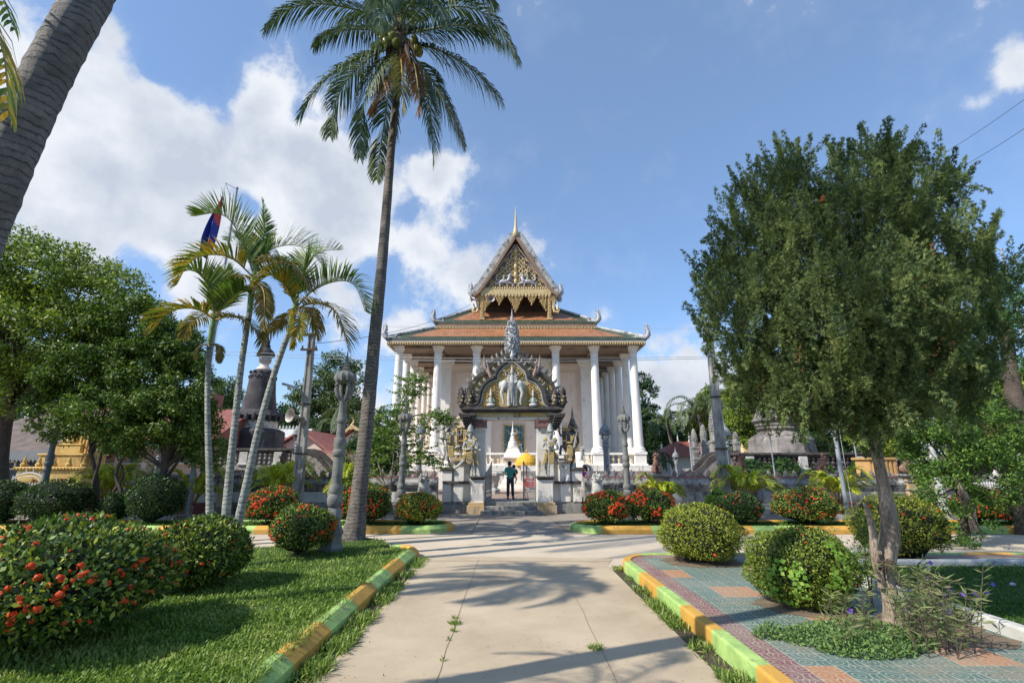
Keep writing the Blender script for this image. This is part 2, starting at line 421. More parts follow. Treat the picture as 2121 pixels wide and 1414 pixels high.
rings = nb.m('ADD', nb.m('MULTIPLY', r1, nb.m('LESS_THAN', d1, .34)), nb.m('MULTIPLY', r2, nb.m('LESS_THAN', d2, .36)))
wv = nb.m('GREATER_THAN', nb.m('SINE', nb.m('MULTIPLY', nb.m('ADD', fu, nb.m('MULTIPLY', nb.m('SINE', nb.m('MULTIPLY', fv, 9)), .05)), 32)), .82)
inn = nb.m('MULTIPLY', nb.m('GREATER_THAN', d1, .34), nb.m('GREATER_THAN', d2, .36))
lines = nb.m('ADD', rings, nb.m('MULTIPLY', wv, inn), clamp=True)
lines = nb.m('MULTIPLY', lines, .62)
ed = nb.m('MAXIMUM', nb.m('GREATER_THAN', nb.m('ABSOLUTE', nb.m('SUBTRACT', fu, .5)), .488), nb.m('GREATER_THAN', nb.m('ABSOLUTE', nb.m('SUBTRACT', fv, .5)), .488))
lines = nb.m('MAXIMUM', lines, ed)
wear = nb.noise(pos, 5, 6, .7); wear2 = nb.noise(pos, 1.3, 5, .65)
# orange squares: every third pair of tiles in staggered rows
a_ = nb.m('FLOOR', nb.m('DIVIDE', iu, 2)); c_ = nb.m('FLOOR', nb.m('DIVIDE', nb.m('ADD', iv, 1), 2))
xr_ = nb.m('SUBTRACT', sp.outputs[0], nb.m('SUBTRACT', 2.49, nb.m('MULTIPLY', sp.outputs[1], .0185)))
og = nb.m('MULTIPLY', nb.m('LESS_THAN', nb.m('MODULO', nb.m('ADD', nb.m('MULTIPLY', a_, 2), nb.m('ADD', c_, 40)), 7), .5), nb.m('GREATER_THAN', xr_, .3))
base = nb.mix(og, (.085, .155, .135), (.42, .19, .085))
base = nb.mix(nb.m('LESS_THAN', xr_, .30), base, (.21, .08, .08))
base = nb.mix(nb.m('MULTIPLY', nb.m('GREATER_THAN', sp.outputs[1], 10.45), 1), base, (.23, .085, .085))
base = nb.mix(nb.m('MULTIPLY', nb.smooth(wear2, .4, .7), .35), base, (.36, .35, .28))
col = nb.mix(nb.m('MULTIPLY', lines, nb.smooth(wear, .30, .46)), base, (.46, .44, .35))
dust = nb.m('MULTIPLY', nb.smooth(nb.noise(pos, 1.1, 9, .72), .50, .72), .7)
col = nb.mix(dust, col, (.30, .235, .16))
nb.l.new(col, bs.inputs['Base Color']); bs.inputs['Roughness'].default_value = .7
bn = nb.new('ShaderNodeBump'); bn.inputs['Strength'].default_value = .5; bn.inputs['Distance'].default_value = .006; bn.invert = True
nb.l.new(nb.m('ADD', lines, nb.m('MULTIPLY', wear, .5)), bn.inputs['Height']); nb.l.new(bn.outputs[0], bs.inputs['Normal'])
M['tiles'] = m
b = MB(); b.prism([(2.53, -2), (2.305, 10.0)] + arc(3.06, 10.0, .755, 180, 90, 6)[1:] + [(14, 10.79), (14, -2)], 'z', -.02, .18)
tag(b.build('pavement', M['tiles']), kind='structure')
M['whitekerb'] = pmat('white_kerb', (.62, .60, .55), (.45, .44, .40), 3, .8, .3, dark=(.18, .15, .1), darkamt=.35, dscale=2)
b = MB(); b.sweep([(5.55, -2), (5.55, 8.9), (6.0, 9.4), (14, 9.45)], [(0, .1), (0, .30), (.03, .32), (.13, .32), (.16, .30), (.16, .1)])
tag(b.build('lawn_edging', M['whitekerb'], bevel=.01), kind='structure')
b = MB(); b.prism([(5.7, -2), (5.7, 8.85), (6.05, 9.3), (14, 9.3), (14, -2)], 'z', -.01, .24); tag(b.build('lawn', M['turf']), kind='structure')
# ------------------------------------------------------------------ grass blades
def grass(name, n, x0, x1, y0, y1, z, h, wd, cols, inside=None, wpow=1.5, lean=.9, seed=1, patch=0, holes=None):
 r = np.random.default_rng(seed)
 u = r.random(n * 3); y = (y0 ** (1 - wpow) + u * (y1 ** (1 - wpow) - y0 ** (1 - wpow))) ** (1 / (1 - wpow)) if wpow != 1 else y0 + u * (y1 - y0)
 x = r.uniform(x0, x1, n * 3); ok = np.ones(n * 3, bool)
 if inside is not None: ok &= inside(x, y)
 if holes is not None: ok &= r.random(n * 3) < holes(x, y)
 x = x[ok][:n]; y = y[ok][:n]; n = len(x)
 # short turf clumps: heights vary in patches
 hh = h * (.55 + .9 * r.random(n)) * (1 + .35 * np.sin(x * 3.1 + np.sin(y * 2.3) * 2) * np.cos(y * 2.7 + x))
 az = r.uniform(0, 2 * np.pi, n); el = np.clip(r.normal(.85, .35, n), .15, 1.5)
 A = np.stack([np.cos(az) * np.cos(el) * lean, np.sin(az) * np.cos(el) * lean, np.sin(el)], 1); A = unit(A)
 B = unit(np.stack([-np.sin(az) + .3 * r.normal(size=n), np.cos(az), .2 * r.normal(size=n)], 1))
 Pc = np.stack([x, y, np.full(n, z)], 1)
 V = diamonds(Pc, A, B, hh, wd * (.7 + .6 * r.random(n)))
 V[:, 2, 2] -= hh * .25                   # drooping tips
 return tag(qmesh(name, V, leafmat(name + '_leaf', cols, .3, .5, patch=patch)), kind='stuff')
def inpoly(poly):
 pp = np.array(poly)
 def f(x, y):
  c = np.zeros(len(x), bool); j = len(pp) - 1
  for i in range(len(pp)):
   xi, yi = pp[i]; xj, yj = pp[j]
   c ^= ((yi > y) != (yj > y)) & (x < (xj - xi) * (y - yi) / (yj - yi + 1e-12) + xi); j = i
  return c
 return f
GC = [(.04, .08, .014), (.075, .135, .022), (.12, .19, .035), (.19, .25, .06), (.28, .31, .12)]
grass('grass', 150000, -10, -2.3, 3.6, 13.4, .145, .078, .019, GC, inpoly(lawn_poly), 2.2, seed=3, patch=1.2)
grass('grass', 60000, 5.72, 13, 4.2, 9.3, .235, .07, .013, [(.03, .075, .014), (.05, .115, .02), (.085, .16, .03)], None, 1.5, seed=4)
grass('grass', 30000, -19, -2.2, 15.45, 16.9, .125, .09, .02, [(.03, .07, .014), (.06, .125, .02), (.11, .18, .035)], None, 1, seed=5)
grass('grass', 30000, 2.2, 19, 15.4, 16.85, .125, .09, .02, [(.03, .07, .014), (.06, .125, .02), (.11, .18, .035)], None, 1, seed=6)
clump = lambda f0, f1: (lambda x, y: np.clip(.45 + .8 * np.sin(y * f0) * np.sin(y * f1 + 1), .06, 1))
grass('weeds', 7000, -2.14, -1.80, 4.0, 11.3, .0, .14, .014, GC, None, 1.6, seed=8, holes=clump(2.3, 5.1))
grass('weeds', 3600, 1.97, 2.22, 4.0, 10.4, .0, .10, .014, GC, None, 1.6, seed=9, holes=lambda x, y: np.clip(.3 + .9 * np.sin(y * 2.9 + 1) * np.sin(y * 4.7), .02, 1))
grass('weeds', 2600, -2.36, -2.2, 4.0, 11.3, .17, .11, .012, GC, None, 1.6, seed=10, holes=clump(3.1, 4.1))
r_ = np.random.default_rng(5)
def tufts(name, spots, cols=GC, h=.05, wd=.01):
 Vs = []
 for (x, y, rad, n) in spots:
  a = r_.uniform(0, 6.28, n); q = rad * np.sqrt(r_.random(n)); el = r_.uniform(.3, 1.3, n); az = r_.uniform(0, 6.28, n)
  A = np.stack([np.cos(az) * np.cos(el), np.sin(az) * np.cos(el), np.sin(el)], 1)
  Pc = np.stack([x + q * np.cos(a), y + q * np.sin(a), np.full(n, .012)], 1)
  Vs.append(diamonds(Pc, A, side(r_, A), h * (.5 + r_.random(n)), np.full(n, wd)))
 tag(qmesh(name, np.concatenate(Vs), leafmat(name + '_c', cols, .3)), kind='stuff')
tufts('weeds', [(-.72, 6.62, .035, 40), (-.73, 6.9, .07, 140), (-.76, 7.12, .03, 30), (-.74, 6.3, .02, 14), (.93, 6.05, .09, 130), (-.73, 5.7, .025, 20)])
# ================================================================== TEMPLE
M['white'] = pmat('white_plaster', (.88, .83, .75), (.80, .74, .66), 1.2, .75, .12, dark=(.40, .35, .28), darkamt=.24, streak=True, dscale=.9)
M['cream'] = pmat('cream_plaster', (.82, .67, .55), (.75, .60, .48), 1.0, .8, .12, dark=(.44, .37, .30), darkamt=.2, streak=True, dscale=.7)
M['soffit'] = pmat('brown_soffit', (.30, .225, .165), (.22, .16, .12), 1.3, .8, .2, dark=(.13, .10, .08), darkamt=.4, dscale=.9)
M['gold'] = pmat('gold_paint', (.70, .53, .27), (.50, .36, .16), 9, .45, .5, dark=(.18, .12, .06), darkamt=.3, dscale=8, spec=.6)
M['goldold'] = pmat('old_gold', (.60, .41, .13), (.36, .24, .09), 12, .55, .9, bscale=26, dark=(.34, .31, .25), darkamt=.45, dscale=9)
M['silver'] = pmat('weathered_silver', (.50, .50, .50), (.30, .30, .31), 6, .6, .8, dark=(.10, .10, .10), darkamt=.35, dscale=5)
M['silverdk'] = pmat('grey_barge', (.52, .50, .47), (.34, .33, .31), 3, .75, .6, dark=(.07, .065, .06), darkamt=.55, dscale=2.5)
M['brownwood'] = pmat('brown_bargeboard', (.30, .20, .14), (.22, .14, .09), 3, .7, .3)
M['darkwood'] = pmat('dark_wood', (.09, .055, .035), (.05, .03, .02), 3, .8, .3)
M['blackgap'] = pmat('dark_recess', (.05, .04, .045), (.03, .025, .03), 3, .9, .2)
def tilemat(name, c1, c2, c3, axis='x'):
 m, nb, b, o = mat(name)
 pos = nb.new('ShaderNodeNewGeometry').outputs['Position']
 s_ = nb.new('ShaderNodeSeparateXYZ'); nb.l.new(pos, s_.inputs[0])
 row = nb.m('DIVIDE', s_.outputs[2], .085); fr = nb.m('FRACT', row); ir = nb.m('FLOOR', row)
 u = nb.m('ADD', nb.m('DIVIDE', nb.m('ADD', s_.outputs[0], s_.outputs[1]), .17), nb.m('MULTIPLY', nb.m('MODULO', ir, 2), .5))
 fu = nb.m('FRACT', u); iu = nb.m('FLOOR', u)
 cb = nb.new('ShaderNodeCombineXYZ'); nb.l.new(iu, cb.inputs[0]); nb.l.new(ir, cb.inputs[1])
 wn = nb.new('ShaderNodeTexWhiteNoise', noise_dimensions='2D'); nb.l.new(cb.outputs[0], wn.inputs['Vector'])
 sc = nb.m('MULTIPLY', nb.m('ABSOLUTE', nb.m('SUBTRACT', fu, .5)), 2)
 edge = nb.m('GREATER_THAN', nb.m('ADD', nb.m('MULTIPLY', nb.m('POWER', sc, 3), .5), nb.m('SUBTRACT', 1, fr)), 1.12)
 col = nb.ramp(wn.outputs[0], [(0, c2), (.5, c1), (1, c3)])
 col = nb.mix(nb.m('MULTIPLY', nb.smooth(nb.noise(pos, .8, 6, .65), .5, .68), .5), col, tuple(x * .45 for x in c1))
 col = nb.mix(nb.m('MULTIPLY', edge, .75), col, tuple(x * .25 for x in c1))
 nb.l.new(col, b.inputs['Base Color']); b.inputs['Roughness'].default_value = .55
 bn = nb.new('ShaderNodeBump'); bn.inputs['Strength'].default_value = .8; bn.inputs['Distance'].default_value = .03
 nb.l.new(nb.m('SUBTRACT', 1, fr), bn.inputs['Height']); nb.l.new(bn.outputs[0], b.inputs['Normal'])
 return m
M['orange'] = tilemat('orange_roof_tiles', (.37, .15, .06), (.26, .10, .04), (.46, .21, .095))
M['green'] = tilemat('green_roof_tiles', (.045, .07, .035), (.03, .045, .025), (.08, .11, .06))
M['rooftop'] = tilemat('red_roof_tiles', (.30, .085, .06), (.24, .07, .05), (.36, .12, .08))
X0 = .30
tp = thing('temple', 'tall white colonnaded temple with tiered orange and green tiled roofs behind the gateway', 'temple', (X0, 34, .45))
D0 = 34.0; ZB = 2.78; ZT = 10.22; BAY = 2.62; HX = 8.42
cxs = [-8.42, -5.62, -2.84, 2.84, 5.62, 8.42]
# platform with mouldings
b = MB()
for (e, z0, z1) in ((1.15, .45, .62), (1.0, .62, .80), (.82, .80, .98), (.70, .98, 1.52), (.86, 1.52, 1.62), (.78, 1.62, 1.90)):
 b.box(X0 - HX - e, X0 + HX + e, D0 - e, D0 + 19 + e, z0, z1)
b.build('platform', pmat('platform_plaster', (.78, .75, .69), (.66, .63, .57), 1.2, .8, .3, dark=(.16, .14, .12), darkamt=.42, streak=True, dscale=1.6), tp, bevel=.02)
# balustrade: pedestals, rail, balusters
sides = [(x, D0) for x in cxs] + [(-HX, D0 + BAY * i) for i in range(1, 7)] + [(HX, D0 + BAY * i) for i in range(1, 7)]
ped0 = None
for (x, y) in sides:
 if ped0: o = ped0.copy(); C.objects.link(o); o.location = (x - sides[0][0], y - sides[0][1], 0); continue
 b = MB(); b.cbox(X0 + x, y, 1.9, .92, .92, .12); b.cbox(X0 + x, y, 2.02, .78, .78, .60); b.cbox(X0 + x, y, 2.62, .90, .90, .16); ped0 = b.build('pedestal', M['white'], tp, bevel=.015)
b = MB(); segs = []
for a, c in zip(cxs[:-1], cxs[1:]): segs.append((a, c))
for a, c in segs:
 b.box(X0 + a + .39, X0 + c - .39, D0 - .16, D0 + .16, 1.9, 2.02); b.box(X0 + a + .39, X0 + c - .39, D0 - .2, D0 + .2, 2.60, 2.74)
for sx in (-1, 1):
 for i in range(6):
  b.box(X0 + sx * HX - .16, X0 + sx * HX + .16, D0 + BAY * i + .39, D0 + BAY * (i + 1) - .39, 1.9, 2.02)
  b.box(X0 + sx * HX - .2, X0 + sx * HX + .2, D0 + BAY * i + .39, D0 + BAY * (i + 1) - .39, 2.60, 2.74)
b.build('balustrade_rail', M['white'], tp, bevel=.01)
balm = MB(); balm.lathe(0, 0, 0, [(.09, 0), (.09, .05), (.05, .08), (.10, .2), (.115, .27), (.06, .38), (.045, .46), (.09, .52), (.09, .58)], 10)
bal0 = None
M['balu'] = pmat('ochre_baluster', (.66, .55, .38), (.55, .45, .30), 3, .7, .1)
for a, c in segs:
 n = int((c - a - .8) / .34)
 for i in range(n):
  x = X0 + a + .4 + (c - a - .8) * (i + .5) / n
  if bal0 is None:
   bal0 = balm.build('baluster', M['balu'], None, smooth=True); bal0.parent = tp; o = bal0
  else: o = bal0.copy(); C.objects.link(o)
  o.location = (x - X0, 0, 2.02 - .45)
# columns: white tapered shafts with bases and capitals
def colprof(r, h):
 return [(r * 1.5, 0), (r * 1.5, .12), (r * 1.35, .16), (r * 1.38, .24), (r * 1.12, .32), (r * 1.06, .42), (r * 1.0, h * .3), (r * .84, h - .62), (r * .95, h - .60), (r * .95, h - .54), (r * .86, h - .52), (r * .88, h - .36), (r * 1.05, h - .30), (r * 1.25, h - .12), (r * 1.5, h - .06), (r * 1.5, h)]
cb_ = MB(); cb_.lathe(0, 0, 0, colprof(.31, ZT - ZB), 28)
col0 = None
for (x, y) in sides:
 if col0 is None: col0 = cb_.build('column', M['white'], None, smooth=True); col0.parent = tp; o = col0
 else: o = col0.copy(); C.objects.link(o)
 o.location = (x, y - 34, ZB - .45)
# inner sanctuary walls with square pilasters
WY = D0 + 3.3; WX = 5.95; ZF = 1.9
b = MB(); b.box(X0 - WX, X0 + WX, WY, WY + 14.5, ZF, ZT + .1); b.build('wall', M['cream'], tp)
for x in (-5.45, -2.3, 2.3, 5.45):
 b = MB(); b.cbox(X0 + x, WY - .10, ZF, .86, .5, ZT - ZF - .9); b.cbox(X0 + x, WY - .10, ZF, 1.1, .7, .5)
 for k, (w_, h_) in enumerate(((.95, .10), (1.08, .12), (1.28, .16), (1.45, .2))): b.cbox(X0 + x, WY - .10, ZT - .9 + [0, .10, .22, .38][k], w_, w_ * .62, h_)
 b.cbox(X0 + x, WY - .10, ZT - .32, 1.0, .6, .33); b.build('pilaster', M['white'], tp, bevel=.02)
for sx in (-1, 1):
 for i in range(5):
  y = WY + .4 + BAY * i * 1.0 + .2
  b = MB(); b.cbox(X0 + sx * (WX + .05), y, ZF, .4, .8, ZT - ZF - .9)
  for k, (w_, h_) in enumerate(((.9, .10), (1.0, .12), (1.2, .16), (1.4, .2))): b.cbox(X0 + sx * (WX + .05), y, ZT - .9 + [0, .10, .22, .38][k], w_ * .6, w_, h_)
  b.build('pilaster', M['white'], tp, bevel=.02)
b = MB()   # wall panel mouldings
for (xa, xb) in ((-4.85, -2.9), (2.9, 4.85)):
 for t in (0, .14):
  for (x0, x1, z0, z1) in ((xa + t, xb - t, 9.0 - t, 9.06 - t), (xa + t, xa + t + .05, 6.0, 9.0 - t), (xb - t - .05, xb - t, 6.0, 9.0 - t)):
   b.box(X0 + x0, X0 + x1, WY - .04 - t * .1, WY + .02, z0, z1)
b.box(X0 - WX, X0 + WX, WY - .12, WY + .01, 9.35, 9.62)
b.build('wall_moulding', M['cream'], tp)
# beams and ceiling of the gallery
b = MB(); b.box(X0 - 9.1, X0 + 9.1, D0 - .95, D0 + 17.2, ZT + .02, ZT + .12)
for i in range(0, 7): b.box(X0 - HX, X0 - WX, D0 + BAY * i - .16, D0 + BAY * i + .16, ZT - .16, ZT + .03); b.box(X0 + WX, X0 + HX, D0 + BAY * i - .16, D0 + BAY * i + .16, ZT - .16, ZT + .03)
for x in cxs[1:-1]: b.box(X0 + x - .15, X0 + x + .15, D0 + .1, WY, ZT - .16, ZT + .04)
b.box(X0 - HX - .1, X0 + HX + .1, D0 - .17, D0 + .17, ZT - .05, ZT + .045)
b.box(X0 - WX, X0 + WX, WY - .45, WY - .05, ZT - .55, ZT + .0)
b.build('ceiling', M['soffit'], tp)
# doors with arched heads, and writing over them
M['writing'] = pmat('dark_writing', (.16, .16, .15), (.12, .12, .12), 5, .8, 0)
def squiggle(mb, x0, x1, y, z, h, seed, n=None):
 """a line of rounded script letters as thin strokes"""
 r = random.Random(seed); x = x0
 while x < x1 - h * .4:
  w_ = h * r.uniform(.5, .9); k = r.choice('ocumjsl')
  st = h * .11
  def seg(ax, az, bx, bz):
   d = Vector((bx - ax, bz - az)); d.normalize(); nx, nz = -d.y * st / 2, d.x * st / 2
   mb.add([(ax - nx, y, az - nz), (bx - nx, y, bz - nz), (bx + nx, y, bz + nz), (ax + nx, y, az + nz)], [(0, 1, 2, 3)])
  if k in 'oc':
   m_ = 7 if k == 'o' else 5
   for i in range(m_):
    a0 = 2 * math.pi * i / 7 + .6; a1 = 2 * math.pi * (i + 1) / 7 + .6
    seg(x + w_ / 2 + w_ * .4 * math.cos(a0), z + h / 2 + h * .42 * math.sin(a0), x + w_ / 2 + w_ * .4 * math.cos(a1), z + h / 2 + h * .42 * math.sin(a1))
  elif k in 'um':
   seg(x, z + h, x, z); seg(x, z, x + w_ * .4, z + h * .2); seg(x + w_ * .4, z + h * .2, x + w_ * .8, z); seg(x + w_ * .8, z, x + w_ * .8, z + h)
   if k == 'm': seg(x, z + h, x + w_ * .8, z + h * 1.15)
  elif k == 'j': seg(x + w_ * .5, z + h, x + w_ * .5, z - h * .3); seg(x + w_ * .5, z - h * .3, x, z - h * .1); seg(x, z + h, x + w_ * .5, z + h)
  elif k == 's': seg(x, z + h, x + w_ * .6, z + h * .8); seg(x + w_ * .6, z + h * .8, x, z + h * .4); seg(x, z + h * .4, x + w_ * .6, z + h * .1)
  else: seg(x + w_ * .3, z, x + w_ * .3, z + h); seg(x + w_ * .3, z + h, x + w_ * .6, z + h * .7)
  x += w_ + h * .22
  if r.random() < .14: x += h * .5
for sx in (-1, 1):
 xc = X0 + sx * 3.88
 d = MB(); d.box(xc - .56, xc + .56, WY - .04, WY + .01, ZF, 4.62)
 dr = d.build('door', M['darkwood'], tp)
 d = MB()
 for x in (-.5, -.06, .06, .5): d.box(xc + x - .035, xc + x + .035, WY - .075, WY - .04, ZF + .05, 4.55)
 for z in (2.1, 2.9, 3.7, 4.5): d.box(xc - .46, xc + .46, WY - .068, WY - .04, z - .03, z + .03)
 for z in (2.5, 3.3, 4.1):
  for x in (-.28, .28): d.lathe(xc + x, WY - .05, z - .02, [(.11, 0), (.11, .04)], 8, rot=.3)
 d.build('carving', M['gold'], dr)
 d = MB()
 for s2 in (-1, 1): d.box(xc + s2 * .67 - .1, xc + s2 * .67 + .1, WY - .14, WY + .01, ZF, 4.75)
 d.box(xc - .77, xc + .77, WY - .14, WY + .01, 4.64, 4.78)
 d.build('door_frame', M['gold'], dr, bevel=.01)
 d = MB()
 pts = [(.95 * math.cos(R(a)), 4.80 + .92 * math.sin(R(a))) for a in range(0, 181, 12)]; pin = [(.80 * math.cos(R(a)), 4.80 + .77 * math.sin(R(a))) for a in range(180, -1, -12)]
 d.prism([(xc + p[0], p[1]) for p in pts + pin], 'y', WY - .10, WY - .003)
 d.build('arch_moulding', M['cream'], tp)
 d = MB(); squiggle(d, xc - .62, xc + .55, WY - .006, 4.98, .09, 3 + sx); squiggle(d, xc - .3, xc + .35, WY - .006, 4.83, .07, 13 + sx)
 d.build('inscription', M['writing'], tp, fix=False)
d = MB(); squiggle(d, X0 + 5.2, X0 + 5.8, WY - .356, 3.3, .07, 31); squiggle(d, X0 + 5.15, X0 + 5.8, WY - .356, 3.18, .07, 33); d.build('inscription', pmat('faint_green_writing', (.35, .42, .38), (.3, .38, .33), 4, .8, 0), tp, fix=False)
# mural in a gold frame: seated robed figure under trees (flat painted panel)
mx = X0 - .14; mz0, mz1 = 2.35, 4.95
mu = thing('mural', 'framed painting of a seated orange-robed figure under blue-green trees on temple wall', 'painting', (mx, WY - .05, mz0))
d = MB()
for (x0, x1, z0, z1) in ((-.86, -.74, mz0, mz1), (.74, .86, mz0, mz1), (-.74, .74, mz1 - .12, mz1), (-.74, .74, mz0, mz0 + .1)): d.box(mx + x0, mx + x1, WY - .12, WY - .005, z0, z1)
d.build('frame', M['gold'], mu)
m, nb, bs, o_ = mat('mural_ground'); pos = nb.new('ShaderNodeNewGeometry').outputs['Position']
s_ = nb.new('ShaderNodeSeparateXYZ'); nb.l.new(pos, s_.inputs[0])
leafy = nb.ramp(nb.noise(pos, 5.5, 6, .7), [(.36, (.03, .07, .075)), (.5, (.07, .14, .12)), (.6, (.24, .32, .34)), (.7, (.42, .5, .55))])
grd = nb.ramp(nb.noise(pos, 4, 4, .6), [(.4, (.38, .22, .10)), (.6, (.52, .34, .17))])
nb.l.new(nb.mix(nb.m('LESS_THAN', nb.m('ADD', s_.outputs[2], nb.m('MULTIPLY', nb.noise(pos, 3, 2), .3)), 3.08), leafy, grd), bs.inputs['Base Color']); bs.inputs['Roughness'].default_value = .5
d = MB(); d.box(mx - .74, mx + .74, WY - .055, WY - .008, mz0 + .1, mz1 - .12); d.build('canvas', m, mu)
def flat(polys, y, z0=0):
 d = MB()
 for pl in polys: d.add([(mx + a, y, z0 + c) for a, c in pl], [tuple(range(len(pl)))])
 return d
def circ(cx, cz, rx, rz=None, n=18, a0=0, a1=360): return [(cx + rx * math.cos(R(a0 + (a1 - a0) * i / n)), cz + (rz or rx) * math.sin(R(a0 + (a1 - a0) * i / n))) for i in range(n if a1 - a0 == 360 else n + 1)]
yy = WY - .060
flat([circ(0.05, 4.35, .24)], yy).build('halo', pmat('m_halo', (.72, .62, .42)), mu, fix=False)
flat([circ(.05, 3.42, .56, .13)], yy).build('cushion', pmat('m_cush', (.66, .62, .56)), mu, fix=False)
yy -= .004
flat([[(-.5, 3.5), (-.3, 3.62), (-.14, 3.75), (-.13, 4.02), (.02, 4.14), (.18, 4.12), (.28, 3.98), (.30, 3.74), (.44, 3.62), (.58, 3.5), (.3, 3.43), (-.2, 3.43)]], yy).build('robe', pmat('m_robe', (.58, .24, .04)), mu, fix=False)
yy -= .003
flat([circ(.05, 4.30, .10, .13), [(-.14, 3.9), (-.03, 4.13), (.04, 4.13), (-.02, 3.85), (-.12, 3.7)], [(-.3, 3.56), (.25, 3.62), (.3, 3.55), (-.28, 3.5)]], yy).build('skin', pmat('m_skin', (.74, .58, .42)), mu, fix=False)
yy -= .003
flat([circ(.05, 4.38, .105, .07, 12, 0, 180), circ(.05, 4.46, .045)], yy).build('hair', pmat('m_hair', (.02, .02, .025)), mu, fix=False)
flat([[(x - .05, 3.25), (x, 3.28), (x + .1 * sx, 2.95), (x + .05 * sx, 2.8), (x + .02 * sx, 3.0)] for x, sx in ((-.45, 1), (-.25, -1), (.35, 1), (.55, 1), (.12, -1))], yy).build('robe', pmat('m_small', (.68, .66, .6)), mu, fix=False)
# ---- roofs
def slope(parent, half0, y0, z0, half1, y1, z1, D1, tin=1.25, tin_top=.25, zt=.0):
 """hipped skirt roof: front slope plus the two sides; green border, orange field laid just above"""
 g = MB(); o = MB()
 a0, a1 = X0 - half0, X0 + half0; c0, c1 = X0 - half1, X0 + half1
 g.add([(a0, y0, z0), (a1, y0, z0), (c1, y1, z1), (c0, y1, z1)], [(0, 1, 2, 3)])
 yb = y0 + D1
 g.add([(a1, y0, z0), (a1, yb, z0), (c1, yb - (y1 - y0), z1), (c1, y1, z1)], [(0, 1, 2, 3)])
 g.add([(a0, yb, z0), (a0, y0, z0), (c0, y1, z1), (c0, yb - (y1 - y0), z1)], [(0, 1, 2, 3)])
 g.add([(a1, yb, z0), (a0, yb, z0), (c0, yb - (y1 - y0), z1), (c1, yb - (y1 - y0), z1)], [(0, 1, 2, 3)])
 g.add([(a0, y0, z0 - .14), (a1, y0, z0 - .14), (a1, yb, z0 - .14), (a0, yb, z0 - .14), (a0, y0, z0), (a1, y0, z0), (a1, yb, z0), (a0, yb, z0)], [(0, 1, 5, 4), (1, 2, 6, 5), (2, 3, 7, 6), (3, 0, 4, 7), (0, 3, 2, 1)])
 def pt(u, v): # u along -1..1, v 0..1 up
  h = half0 + (half1 - half0) * v
  return Vector((X0 + u * h, y0 + (y1 - y0) * v, z0 + (z1 - z0) * v + .03))
 sl = math.hypot(y1 - y0, z1 - z0); v0 = .32 / sl; v1 = 1 - tin_top / sl
 def rowx(v): h = half0 + (half1 - half0) * v; return h
 A = pt(-(rowx(v0) - tin) / rowx(v0), v0); B = pt((rowx(v0) - tin) / rowx(v0), v0); Cc = pt((rowx(v1) - tin * .55) / rowx(v1), v1); Dd = pt(-(rowx(v1) - tin * .55) / rowx(v1), v1)
 o.add([A, B, Cc, Dd], [(0, 1, 2, 3)])
 # side fields
 for sx in (-1, 1):
  def ps(y, v): h = half0 + (half1 - half0) * v; return Vector((X0 + sx * h, y, z0 + (z1 - z0) * v + .03))
  o.add([ps(y0 + 1.5, v0), ps(yb - 1.5, v0), ps(yb - (y1 - y0) - .6, v1), ps(y1 + .6, v1)], [(0, 1, 2, 3)] if sx > 0 else [(3, 2, 1, 0)])
 r_o = g.build('roof', M['green'], parent); o.build('tile_field', M['orange'], r_o, fix=False)
 for sx in (-1, 1):
  h = MB(); h.tube([(X0 + sx * half0, y0, z0 + .05), (X0 + sx * half1, y1, z1 + .08)], [.13, .11], 6)
  h.build('hip_ridge', M['silverdk'], r_o); h = MB(); h.tube([(X0 + sx * half0, yb, z0 + .05), (X0 + sx * half1, yb - (y1 - y0), z1 + .08)], [.13, .11], 6); h.build('hip_ridge', M['silverdk'], r_o)
 return r_o
slope(tp, 9.22, 33.0, 10.62, 6.35, 36.1, 12.18, 19.8)
slope(tp, 6.32, 35.9, 12.66, 3.3, 38.9, 14.68, 14.2, 1.0, .0)
def fascia(parent, half, y0, z0, z1, D1, scal, hs, mname='gold', top='cream', sy=.02):
 f = MB()
 f.box(X0 - half, X0 + half, y0 - .02, y0 + .06, z0, z1); f.box(X0 - half, X0 - half + .08, y0 + .065, y0 + D1, z0, z1); f.box(X0 + half - .08, X0 + half, y0 + .065, y0 + D1, z0, z1)
 fa = f.build('fascia', M[top], parent)
 s_ = MB(); n = int(half * 2 / scal)
 for i in range(n):
  x = X0 - half + half * 2 * (i + .5) / n; k = scal * .46
  s_.prism([(x - k, z0 + hs * .25), (x - k, z0), (x - k * .5, z0 - hs * .45), (x, z0 - hs), (x + k * .5, z0 - hs * .45), (x + k, z0), (x + k, z0 + hs * .25)], 'y', y0 - .05, y0 - .021)
 n2 = int(D1 / scal)
 for sx in (-1, 1):
  for i in range(n2):
   y = y0 + D1 * (i + .5) / n2; k = scal * .46
   s_.prism([(y - k, z0 + hs * .25), (y - k, z0), (y, z0 - hs), (y + k, z0), (y + k, z0 + hs * .25)], 'x', X0 + sx * (half + .004), X0 + sx * (half + .03))
 s_.build('fringe', M[mname], fa)
M['bluefas'] = pmat('blue_grey_fascia', (.33, .35, .42), (.25, .26, .32), 9, .7, .4)
fascia(tp, 9.1, 33.05, 10.32, 10.48, 19.6, .17, .22, 'gold', 'bluefas')
fascia(tp, 6.2, 35.95, 12.22, 12.52, 14.0, .24, .12, 'gold', 'brownwood')
b = MB(); b.box(X0 - 6.15, X0 + 6.15, 36.05, 49.8, 11.9, 12.22); b.build('roof_step', M['silver'], tp)
